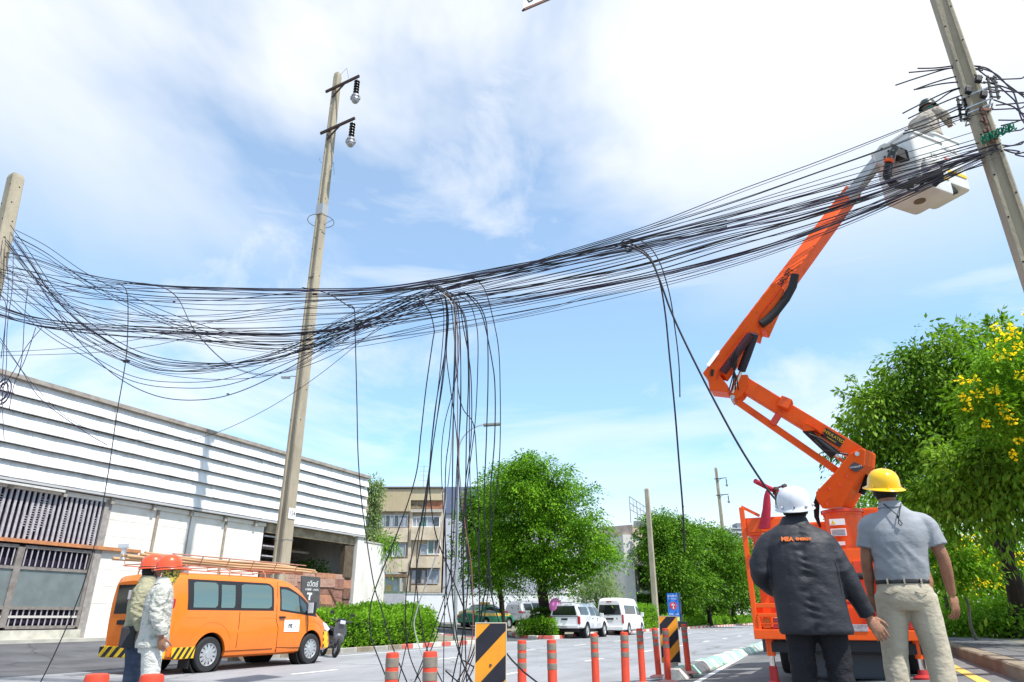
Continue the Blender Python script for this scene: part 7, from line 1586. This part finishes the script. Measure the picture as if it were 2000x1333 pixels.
def helmet(parent, c, yaw, pitch, m, brim='full', size=1.0, roll=0, lift=.0, peak=.05):
    R3 = Matrix.Rotation(yaw, 3, 'Z') @ Matrix.Rotation(pitch, 3, 'X') @ Matrix.Rotation(roll, 3, 'Y'); c = Vector(c); b = MB(); seg = 36; RS = []
    prof = [(.001, .118), (.03, .116), (.06, .106), (.085, .088), (.102, .060), (.110, .030), (.113, .000), (.115, -.018)]
    br = .028 if brim == 'full' else .012
    prof += [(.118 + br * .5, -.026), (.118 + br, -.034), (.119 + br, -.037), (.116 + br, -.040), (.114, -.024), (.108, .0), (.10, .03)]
    for r_, z in prof:
        o = []
        for k in range(seg):
            t = 2 * math.pi * k / seg; x, y = math.cos(t), math.sin(t); rr2 = r_
            ext = 1.14 if r_ > .02 else 1
            yy = y * rr2 * ext * (1.0); zz = z; fr_ = max(0, y) ** 3
            if r_ > .1145 and z < -.02: yy += fr_ * peak; zz -= fr_ * .012
            rid = .004 * max(0, 1 - abs(x) * 7) if z > .02 else 0
            o.append(c + R3 @ (Vector((x * rr2, yy, zz + rid + lift)) * size))
        RS.append(o)
    b.loft(RS); o = b.build('helmet', m, parent, 50)
    return o, R3
def helmet_details(parent, c, R3, size, m, n=4, r=.117):
    for k in range(n):
        a = math.pi * (1.5 + (k - (n - 1) / 2) * .28); b = MB(); q = Vector(c) + R3 @ (Vector((math.cos(a) * r, math.sin(a) * r * 1.14, -.008)) * size); b.ell(q, (.006, .006, .006), None, 8, 6); b.build('rivet', m, parent, True)
def shoes(parent, feet, m, yaw=0):
    for (x, y, z) in feet:
        b = MB(); b.ell((x, y + .05, z + .045), (.048, .135, .05)); b.ell((x, y - .03, z + .07), (.045, .06, .06)); b.box((x, y + .05, z + .012), (.085, .26, .024)); me = fuse(b, .012, 2, 'shoe'); link('shoe', me, m, parent, 'all')
def cloth_mat(name, c, c2=None, rough=.75, bump=1.2, bs=26, vs=5, lo=.35, hi=.65, stretch=(1, 1, 1.6), **k): return mat(name, c, rough, col2=c2 or tuple(x * .8 for x in c), vscale=vs, bump=bump, bscale=bs, lo=lo, hi=hi, stretch=stretch, **k)
VX = .009
# ======== man in grey polo shirt and yellow helmet (seen from behind)
Y0 = 5.15; x0 = (1768 - 1000) / FPX * (Y0 / 1.05); gz_ = tz(x0, Y0)
FACE = math.degrees(math.atan2(x0, Y0))
pm_ = P_('person', 'man in grey polo shirt, beige trousers and yellow full-brim helmet seen from behind', x0, Y0, gz_, FACE - 4)
hc_ = (-.035, .015, 1.615)
sh_l, sh_r = (-.185, .0, 1.375), (.18, .0, 1.365)
el_l, wr_l = (-.245, .015, 1.10), (-.255, .06, .875)
el_r, wr_r = (.245, .0, 1.10), (.255, .06, .865)
b = MB()
rings(b, [(.0, .0, .86, .13, .10), (.0, .0, .95, .155, .105), (0, .0, 1.08, .14, .10), (0, .0, 1.25, .165, .11), (-.0, .0, 1.38, .17, .10), (-.01, .0, 1.44, .10, .075), (-.02, .0, 1.48, .058, .06), (-.03, .005, 1.56, .055, .06)])
hr_ = head(b, hc_, R(12), R(14))
for (s_, e_, w_) in ((sh_l, el_l, wr_l), (sh_r, el_r, wr_r)): limb(b, [s_, Vector(s_).lerp(Vector(e_), .5), e_, Vector(e_).lerp(Vector(w_), .45), w_], [.056, .048, .040, .039, .026])
hand(b, wr_l, (.05, .12, -1), (.15, .9, 0), -1, .45, .185); hand(b, wr_r, (.03, .10, -1), (-.75, .6, 0), 1, .7, .185)
for s_, ft in ((-1, (-.19, .0)), (1, (.08, -.03))): limb(b, [(s_ * .09 - .04, 0, .86), (ft[0] * .8, .01, .48), (ft[0], ft[1], .07)], [.085, .055, .038])
link('body', fuse(b, .0062, 2, 'body'), M_skin, pm_, 'all')
M_shirt = cloth_mat('polo_grey', (.29, .305, .335), (.24, .255, .28), .7, .6, 7, 3)
b = MB()
rings(b, [(-.035, .0, .945, .172, .125), (-.035, 0, .96, .178, .13), (-.032, -.005, 1.02, .178, .132), (-.022, -.005, 1.12, .182, .132), (-.012, -.005, 1.22, .195, .138), (-.006, -.003, 1.30, .205, .132), (0, -.0, 1.365, .195, .112), (-.0, .0, 1.42, .145, .092), (-.006, .0, 1.45, .105, .08), (-.012, .0, 1.475, .085, .072), (-.02, .0, 1.49, .068, .066)], 26)
for s_, e_ in ((sh_l, el_l), (sh_r, el_r)):
    s_ = Vector(s_); e_ = Vector(e_); limb(b, [s_ + Vector((-.07 * (1 if s_.x > 0 else -1), 0, .005)), s_ + Vector((0, 0, -.02)), s_.lerp(e_, .35), s_.lerp(e_, .66)], [.070, .070, .070, .076])
me = fuse(b, VX, 3, 'polo_shirt'); wrinkle(me, .0022, (5, 5, 4), 3.0, [((.12, 0, 1.06), .22, .006), ((-.12, 0, 1.05), .2, .005), ((-.2, 0, 1.3), .12, .004), ((.2, 0, 1.3), .12, .004), ((0, -.12, 1.2), .2, .003)]); link('polo_shirt', me, M_shirt, pm_, 'all')
b = MB(); rings(b, [(-.018, .0, 1.465, .082, .078), (-.020, .003, 1.50, .070, .070), (-.020, .003, 1.515, .072, .071), (-.019, .002, 1.505, .077, .076), (-.018, 0, 1.47, .088, .082)], 24); b.build('collar', M_shirt, pm_, True)
M_tr = cloth_mat('trouser_beige', (.47, .42, .325), (.41, .36, .275), .8, .6, 14, 4)
b = MB()
rings(b, [(-.04, .0, .76, .165, .118), (-.04, -.008, .82, .184, .135), (-.04, -.008, .88, .184, .135), (-.036, -.002, .945, .172, .122), (-.035, 0, .97, .170, .12)], 26)
limb(b, [(-.13, -.01, .86), (-.15, .0, .69), (-.175, .01, .47), (-.19, -.005, .28), (-.20, -.01, .06)], [.108, .098, .080, .078, .084], 18); limb(b, [(.05, -.01, .86), (.065, .0, .69), (.085, .005, .47), (.085, -.02, .28), (.08, -.03, .06)], [.108, .10, .082, .080, .086], 18)
me = fuse(b, VX, 2, 'trousers'); wrinkle(me, .0016, (5, 5, 8), 9.0, [((-.04, -.1, .76), .18, .009), ((-.17, 0, .45), .14, .006), ((.08, 0, .45), .14, .006), ((-.19, 0, .2), .18, .009), ((.08, 0, .2), .18, .009)]); link('trousers', me, M_tr, pm_, 'all')
b = MB(); rings(b, [(-.035, 0, .940, .176, .129), (-.035, 0, .944, .179, .132), (-.035, 0, .966, .178, .131), (-.035, 0, .970, .174, .128)], 30); b.build('belt', M_black, pm_, True)
for s_ in (-1, 1):
    b = MB(); b.tube([(s_ * .055 - .038, -.140, .885), (s_ * .10 - .038, -.137, .87), (s_ * .135 - .038, -.118, .885)], .003, 5); b.build('pocket_seam', mat('seam_dark', (.30, .27, .21), .8), pm_)
for x in (-.14, -.035, .07): b = MB(); b.box((x, -.133 + abs(x + .035) * .12, .954), (.011, .008, .04)); b.build('belt_loop', M_tr, pm_)
b = MB(); rings(b, [(hc_[0], hc_[1] - .012, 1.54, .060, .064), (hc_[0], hc_[1] - .014, 1.57, .078, .088), (hc_[0], hc_[1] - .012, 1.62, .082, .096)], 20); me = fuse(b, .008, 1, 'hair'); link('hair', me, M_hair, pm_, 'all')
hm_, R3_ = helmet(pm_, (hc_[0] + .002, hc_[1] - .01, 1.650), R(8), R(16), mat('helmet_yellow', (.88, .50, .01), .3, coat=.4, var=.05), 'full', 0.98, R(4))
helmet_details(hm_, (hc_[0] + .002, hc_[1] - .01, 1.648), R3_, 1.03, MATS['helmet_yellow'], 3)
b = MB(); b.tube([(-.085, -.0, 1.52), (-.06, -.076, 1.49), (-.03, -.106, 1.45), (.0, -.132, 1.41), (.01, -.142, 1.37), (.025, -.146, 1.34), (.012, -.147, 1.325), (.0, -.146, 1.345), (.012, -.142, 1.385), (.03, -.115, 1.44), (.05, -.07, 1.49)], .0038, 6); b.ell((.006, -.138, 1.39), (.008, .008, .014)); b.build('chin_cord', M_black, pm_, True)
shoes(pm_, ((-.20, .0, 0), (.08, -.03, 0)), M_black)
# ======== man in dark jacket and white helmet (seen from behind, leaning to look)
Y0 = 5.0; x0 = (1592 - 1000) / FPX * (Y0 / 1.06); gz_ = tz(x0, Y0); FACE = math.degrees(math.atan2(x0, Y0))
pj = P_('person', 'man in black nylon work jacket and white helmet seen from behind', x0, Y0, gz_, FACE - 2)
b = MB(); hj = (-.055, .085, 1.50)
rings(b, [(-.04, 0, .82, .13, .10), (-.04, 0, .92, .15, .105), (-.05, .0, 1.05, .14, .10), (-.06, .01, 1.2, .16, .11), (-.075, .03, 1.32, .155, .10), (-.08, .05, 1.375, .09, .07), (-.075, .06, 1.41, .058, .06), (-.06, .075, 1.46, .055, .06)])
head(b, hj, R(-4), R(10))
wl2, wr2 = (-.215, .22, .93), (.305, .09, .755)
hand(b, wl2, (.3, .9, .1), (.2, 0, -1), -1, .9); hand(b, wr2, (.48, .15, -.8), (-.3, .85, .1), 1, .55, .185, .3)
limb(b, [(-.26, .02, 1.31), (-.33, .0, 1.07), wl2], [.05, .04, .027]); limb(b, [(.09, .02, 1.30), (.20, .03, 1.02), wr2], [.05, .04, .027])
for s_, ft in ((-1, (-.16, .0)), (1, (.07, -.02))): limb(b, [(-.04 + s_ * .09, 0, .88), (ft[0] + .0, .03, .46), (ft[0] + .0, ft[1], .07)], [.085, .055, .038])
link('body', fuse(b, .0062, 2, 'body'), M_skin2, pj, 'all')
M_jk = cloth_mat('jacket_black', (.024, .025, .033), (.017, .018, .024), .58, .6, 9, 4, spec=.35)
b = MB()
rings(b, [(-.04, -.02, .655, .228, .16), (-.042, -.02, .68, .236, .165), (-.048, -.02, .78, .230, .162), (-.055, -.015, .90, .228, .158), (-.06, -.01, 1.02, .228, .155), (-.065, -.005, 1.14, .228, .152), (-.07, .005, 1.24, .222, .142), (-.078, .02, 1.31, .198, .122), (-.084, .035, 1.36, .145, .098), (-.08, .05, 1.395, .09, .08), (-.078, .055, 1.405, .082, .076)], 30, 2.4)
limb(b, [(-.19, .01, 1.28), (-.265, .005, 1.24), (-.325, -.01, 1.14), (-.345, -.01, 1.05), (-.30, .08, .98), (-.225, .19, .935)], [.085, .085, .080, .076, .068, .060], 18)
limb(b, [(.03, .01, 1.28), (.10, .01, 1.235), (.15, .01, 1.13), (.20, .015, 1.01), (.255, .05, .88), (.298, .082, .775)], [.085, .086, .082, .078, .068, .056], 18)
me = fuse(b, .0085, 2, 'jacket'); wrinkle(me, .0014, (4, 4, 6), 5.0, [((-.05, -.15, 1.0), .2, .004), ((-.05, -.16, .75), .16, .006), ((-.34, 0, 1.08), .14, .013), ((.18, 0, 1.05), .14, .012), ((.25, .04, .86), .13, .011), ((-.22, 0, 1.22), .10, .006), ((.10, 0, 1.18), .10, .006)])
co_ = [v for v in me.vertices]
for v in co_:
    x_ = v.co.x + .05; 
    if v.co.y < -.05 and abs(x_) < .10: a_ = (1 - abs(x_) / .10); v.co.y += a_ * a_ * (.006 * math.sin(v.co.z * 95 + 2 * math.sin(v.co.z * 23 + x_ * 30)) + .008)
me.update(); link('jacket', me, M_jk, pj, 'all')
b = MB(); rings(b, [(-.078, .05, 1.375, .10, .088), (-.072, .06, 1.425, .078, .074), (-.072, .06, 1.44, .080, .076), (-.073, .058, 1.42, .090, .084), (-.078, .048, 1.375, .110, .098)], 26); b.build('collar', M_jk, pj, True)
for pts in ([(-.115, -.06, 1.375), (-.10, -.115, 1.28), (-.07, -.155, 1.2)],): pass
b = MB(); pts = [(-.075 + t * .14 + .0, -.178 + .0 * t, 1.16 - t * .48) for t in np.linspace(0, 1, 9)]
# yoke and sleeve seams
for q in ([(-.245, -.075, 1.25), (-.252, -.092, 1.15), (-.252, -.10, 1.0), (-.252, -.108, .86), (-.25, -.11, .70)], [(.10, -.078, 1.24), (.145, -.085, 1.12), (.155, -.09, 1.0), (.150, -.10, .86)]):
    b = MB(); b.tube(cr(q, 5), .0025, 5); b.build('seam', mat('jacket_seam', (.05, .05, .06), .4), pj)
text_mesh('MEA', .040, mat('logo_orange', (.70, .17, .04), .6), 'lettering', pj, frame_m((-.140, -.127, 1.266), (1, 0, -.04), (0, .28, 1)), .004, bold=.002)
text_mesh('ENERGY', .026, MATS['logo_orange'], 'lettering', pj, frame_m((-.036, -.129, 1.263), (1, 0, -.04), (0, .28, 1)), .004, bold=.0016)
M_bt = cloth_mat('black_trousers', (.010, .010, .013), (.015, .015, .02), .8, .8, 18, 4)
b = MB(); rings(b, [(-.045, .0, .72, .17, .125), (-.045, -.01, .84, .18, .13), (-.045, 0, .95, .165, .12)], 24)
limb(b, [(-.13, .0, .86), (-.145, .02, .66), (-.155, .03, .44), (-.16, .0, .06)], [.108, .098, .082, .080], 16); limb(b, [(.04, .0, .86), (.055, .02, .66), (.07, .03, .44), (.07, -.01, .06)], [.108, .098, .082, .080], 16)
me = fuse(b, .010, 2, 'trousers'); wrinkle(me, .003, (8, 8, 11), 2.0, [((-.15, 0, .45), .2, .007), ((.07, 0, .45), .2, .007)]); link('trousers', me, M_bt, pj, 'all')
b = MB(); rings(b, [(hj[0], hj[1] - .012, 1.43, .060, .062), (hj[0], hj[1] - .016, 1.46, .078, .088), (hj[0], hj[1] - .012, 1.51, .083, .098)], 20); link('hair', fuse(b, .008, 1, 'hair'), M_hair, pj, 'all')
cH = (hj[0], hj[1] - .012, 1.535)
hm_, R3_ = helmet(pj, cH, R(-3), R(16), mat('helmet_white', (.60, .61, .65), .28, coat=.35), 'cap', 1.07, 0, peak=.04)
helmet_details(hm_, cH, R3_, 1.07, M_trim, 1); 
for k in (-.22, .22, -.42, .42):
    a = math.pi * (1.5 + k); q = Vector(cH) + R3_ @ (Vector((math.cos(a) * .121, math.sin(a) * .121 * 1.14, -.008)) * 1.07); b = MB(); b.ell(q, (.011, .011, .011), None, 10, 8); b.build('clip', MATS['helmet_white'], hm_, True)
shoes(pj, ((-.16, .0, 0), (.07, -.02, 0)), M_black)
# ======== two workers left, facing right
M_hred = mat('helmet_orange_red', (.80, .085, .025), .3, coat=.4, var=.06)
def worker(label, x, y, face, jk, tr_, scale, mask=None, arm=0, belt=False, head_yaw=0, hp=0):
    t = P_('person', label, x, y, 0.0, face); t.scale = (scale,) * 3
    b = MB(); hcn = (0, .045, 1.60)
    rings(b, [(0, 0, .88, .13, .10), (0, 0, 1.0, .14, .10), (0, 0, 1.2, .16, .11), (0, 0, 1.36, .165, .10), (0, .005, 1.43, .09, .07), (0, .015, 1.47, .056, .06), (0, .03, 1.54, .053, .058)])
    head(b, hcn, R(head_yaw), R(hp))
    A_ = {}
    for s_ in (-1, 1):
        el = (s_ * .245, -.035 + .03 * arm, 1.13); wr_ = (s_ * .245, .055 + .04 * arm, .90)
        limb(b, [(s_ * .185, 0, 1.40), (s_ * .22, -.02, 1.27), el, wr_], [.052, .047, .040, .028]); hand(b, wr_, (0, .18, -1), (-s_ * .8, .4, 0), s_, .95); A_[s_] = (el, wr_)
    for s_ in (-1, 1): limb(b, [(s_ * .09, 0, .88), (s_ * .10, .02, .47), (s_ * .10, -.01, .07)], [.085, .055, .038])
    link('body', fuse(b, .0075, 2, 'body'), M_skin, t, 'all')
    b = MB(); rings(b, [(0, .0, .79, .205, .165), (0, .0, .82, .208, .168), (0, 0, .92, .195, .155), (0, -.005, 1.06, .185, .145), (0, -.01, 1.22, .20, .15), (0, -.01, 1.34, .205, .135), (0, 0, 1.41, .17, .105), (0, .008, 1.45, .10, .085), (0, .01, 1.48, .075, .075)], 26)
    for s_ in (-1, 1): el, wr_ = A_[s_]; limb(b, [(s_ * .13, 0, 1.37), (s_ * .20, -.005, 1.345), (s_ * .235, -.025, 1.24), el, (wr_[0], wr_[1] - .01, wr_[2] + .07), (wr_[0], wr_[1], wr_[2] + .02)], [.08, .084, .078, .070, .064, .050], 16)
    me = fuse(b, .010, 1, 'jacket'); wrinkle(me, .0032, (6, 6, 9), x, [((-.24, 0, 1.13), .2, .011), ((.24, 0, 1.13), .2, .011), ((0, 0, .9), .25, .007)]); jo = link('jacket', me, jk, t, 'all')
    b = MB(); rings(b, [(0, .0, 1.44, .10, .09), (0, .012, 1.50, .078, .08), (0, .012, 1.515, .080, .082), (0, .010, 1.49, .09, .09), (0, .0, 1.44, .112, .10)], 22); b.build('collar', jk, t, True)
    b = MB(); rings(b, [(0, .0, .74, .165, .13), (0, 0, .85, .175, .135), (0, 0, .95, .16, .12)], 22)
    for s_ in (-1, 1): limb(b, [(s_ * .085, .0, .86), (s_ * .095, .02, .66), (s_ * .10, .03, .45), (s_ * .10, -.01, .06)], [.11, .10, .086, .088], 16)
    me = fuse(b, .011, 1, 'trousers'); wrinkle(me, .0025, (6, 6, 9), y, [((0, 0, .42), .3, .006)]); link('trousers', me, tr_, t, 'all')
    cH = (0, .03, 1.635); h_, R3 = helmet(t, cH, R(head_yaw), R(8 + hp), M_hred, 'cap', 1.05, 0, peak=.075)
    b = MB(); q = [Vector(cH) + R3 @ (Vector((math.cos(a) * .119, math.sin(a) * .119 * 1.14, -.02)) * 1.05) for a in [math.pi * (.12 + 1.76 * k / 16) + math.pi / 2 for k in range(17)]]; b.tube(q, .008, 6); b.build('goggle_strap', M_trim, h_, True)
    for s_ in (-1, 1): b = MB(); b.tube([Vector(cH) + R3 @ Vector((s_ * .105, .03, -.03)), Vector(hcn) + R3 @ Vector((s_ * .082, .02, -.06)), Vector(hcn) + R3 @ Vector((s_ * .045, .055, -.115))], .006, 6); b.build('chin_strap', M_trim, h_, True)
    if mask:
        b = MB(); rings(b, [(0, .035, 1.455, .082, .085), (0, .045, 1.50, .080, .09), (0, .065, 1.54, .074, .088), (0, .062, 1.585, .082, .098), (0, .058, 1.605, .082, .096)], 24); me = fuse(b, .009, 1, 'face_scarf'); wrinkle(me, .004, (14, 14, 26), 1.0); link('face_scarf', me, mask, t, 'all')
        b = MB(); q = [Vector(hcn) + R3 @ Vector((math.sin(a) * .083, math.cos(a) * .105, .012)) for a in np.linspace(-1.5, 1.5, 13)]; b.tube(q, .015, 8); b.build('sunglasses', M_black, t, True)
    else:
        b = MB(); rings(b, [(0, .005, 1.50, .06, .065), (0, .0, 1.55, .078, .078), (0, .01, 1.61, .083, .09)], 20); link('hair', fuse(b, .009, 1, 'hair'), M_hair, t, 'all')
    shoes(t, ((-.10, 0, 0), (.10, 0, 0)), M_black)
    return t
M_camo = cloth_mat('jacket_pale_camouflage', (.50, .49, .44), (.30, .31, .27), .85, 1.4, 20, 10, .50, .60); M_camo2 = cloth_mat('jacket_olive', (.37, .35, .235), (.27, .26, .17), .85, 1.4, 20, 7)
M_palep = cloth_mat('pale_work_trousers', (.60, .59, .55), (.52, .51, .47), .85, 1.2, 20, 5); M_jean = cloth_mat('dark_jeans', (.035, .05, .085), (.06, .08, .12), .85, 1.2, 20, 8, .45, .6)
M_scarf = mat('yellow_patterned_scarf', (.55, .45, .08), .8, col2=(.03, .03, .03), vscale=38, lo=.50, hi=.56, stretch=(1, 1, 1.8))
Yw = 8.15; xw = (319 - 1000) / FPX * (Yw / 1.06)
wk = worker('worker in pale camouflage jacket with yellow patterned face scarf and orange-red helmet', xw, Yw, 62, M_camo, M_palep, 1.0, M_scarf, .3, hp=-3)
for (x, y, z, w, h) in ((.212, -.02, 1.24, .10, .12), (.2, .05, 1.02, .09, .10)):
    b = MB(); b.cbox((x, y, z), (.02, w, h), .006); b.build('pocket', mat('pocket_grey', (.36, .36, .33), .85, var=.2), wk)
Yw2 = 8.75; xw2 = (287 - 1000) / FPX * (Yw2 / 1.06)
wk2 = worker('worker in olive jacket and dark jeans standing behind the masked worker', xw2, Yw2, 66, M_camo2, M_jean, 1.03, None, -.3, hp=-5)
b = MB(); b.cbox((.20, -.08, .86), (.09, .15, .22), .03); b.build('belt_pouch', mat('pouch_black', (.03, .03, .035), .7), wk2)
b = MB(); b.cbox((.13, -.145, 1.30), (.11, .03, .10), .01); b.build('shoulder_patch', mat('patch_grey', (.30, .30, .31), .8), wk2)
# ======== worker up in the bucket
cw = to + Vector((cA.x * CA + cA.y * SA, -cA.x * SA + cA.y * CA, 0)) if False else None
wp_ = P(1812, 232, 11.45)
bw = P_('person', 'worker in tan jacket and dark green helmet working up in the white bucket', 7.52, 10.02, 8.20, 58); bw.scale = (1.06,) * 3
b = MB(); hb_ = (.05, .14, 1.50)
rings(b, [(0, -.03, .85, .13, .10), (0, -.02, 1.0, .14, .10), (0, 0, 1.2, .16, .11), (0, .03, 1.32, .16, .10), (.02, .06, 1.38, .09, .07), (.03, .09, 1.42, .056, .06), (.04, .11, 1.47, .053, .058)])
head(b, hb_, R(-10), R(-6))
for s_ in (-1, 1):
    el = (s_ * .26, .18, 1.12); wr_ = (s_ * .16, .44, 1.20 + .05 * s_); limb(b, [(s_ * .18, .02, 1.33), (s_ * .24, .07, 1.22), el, wr_], [.052, .047, .040, .028]); hand(b, wr_, (-s_ * .2, 1, .15), (0, 0, -1), -s_, .9)
for s_ in (-1, 1): limb(b, [(s_ * .09, -.02, .86), (s_ * .10, .02, .47), (s_ * .10, -.01, .07)], [.085, .055, .038])
link('body', fuse(b, .009, 2, 'body'), M_skin, bw, 'all')
b = MB(); rings(b, [(0, -.02, .78, .20, .15), (0, -.02, .9, .19, .15), (0, -.01, 1.05, .19, .145), (0, .0, 1.2, .20, .145), (0, .03, 1.30, .19, .125), (.01, .06, 1.37, .12, .09), (.02, .08, 1.41, .08, .075)], 24)
for s_ in (-1, 1): limb(b, [(s_ * .12, .02, 1.29), (s_ * .20, .03, 1.27), (s_ * .25, .09, 1.19), (s_ * .26, .18, 1.12), (s_ * .20, .33, 1.16)], [.08, .082, .076, .07, .05], 14)
me = fuse(b, .013, 1, 'jacket'); wrinkle(me, .007, (9, 9, 13), 4.0); link('jacket', me, cloth_mat('jacket_tan', (.52, .47, .40), (.36, .31, .26), .85, 1.4, 20, 8), bw, 'all')
b = MB(); limb(b, [(-.09, 0, .85), (-.10, .02, .45), (-.10, -.01, .06)], [.11, .09, .085]); limb(b, [(.09, 0, .85), (.10, .02, .45), (.10, -.01, .06)], [.11, .09, .085]); link('trousers', fuse(b, .014, 1, 'trousers'), M_jean, bw, 'all')
helmet(bw, (hb_[0], hb_[1] - .01, 1.54), R(-10), R(0), mat('helmet_dark_green', (.02, .045, .04), .35), 'cap', 1.08, 0, peak=.06)
b = MB(); rings(b, [(.05, .12, 1.37, .078, .08), (.05, .14, 1.43, .082, .092), (.05, .15, 1.50, .086, .10)], 22); link('face_scarf', fuse(b, .011, 1, 'face_scarf'), mat('scarf_green', (.01, .22, .15), .8), bw, 'all')
shoes(bw, ((-.10, 0, 0), (.10, 0, 0)), M_black)
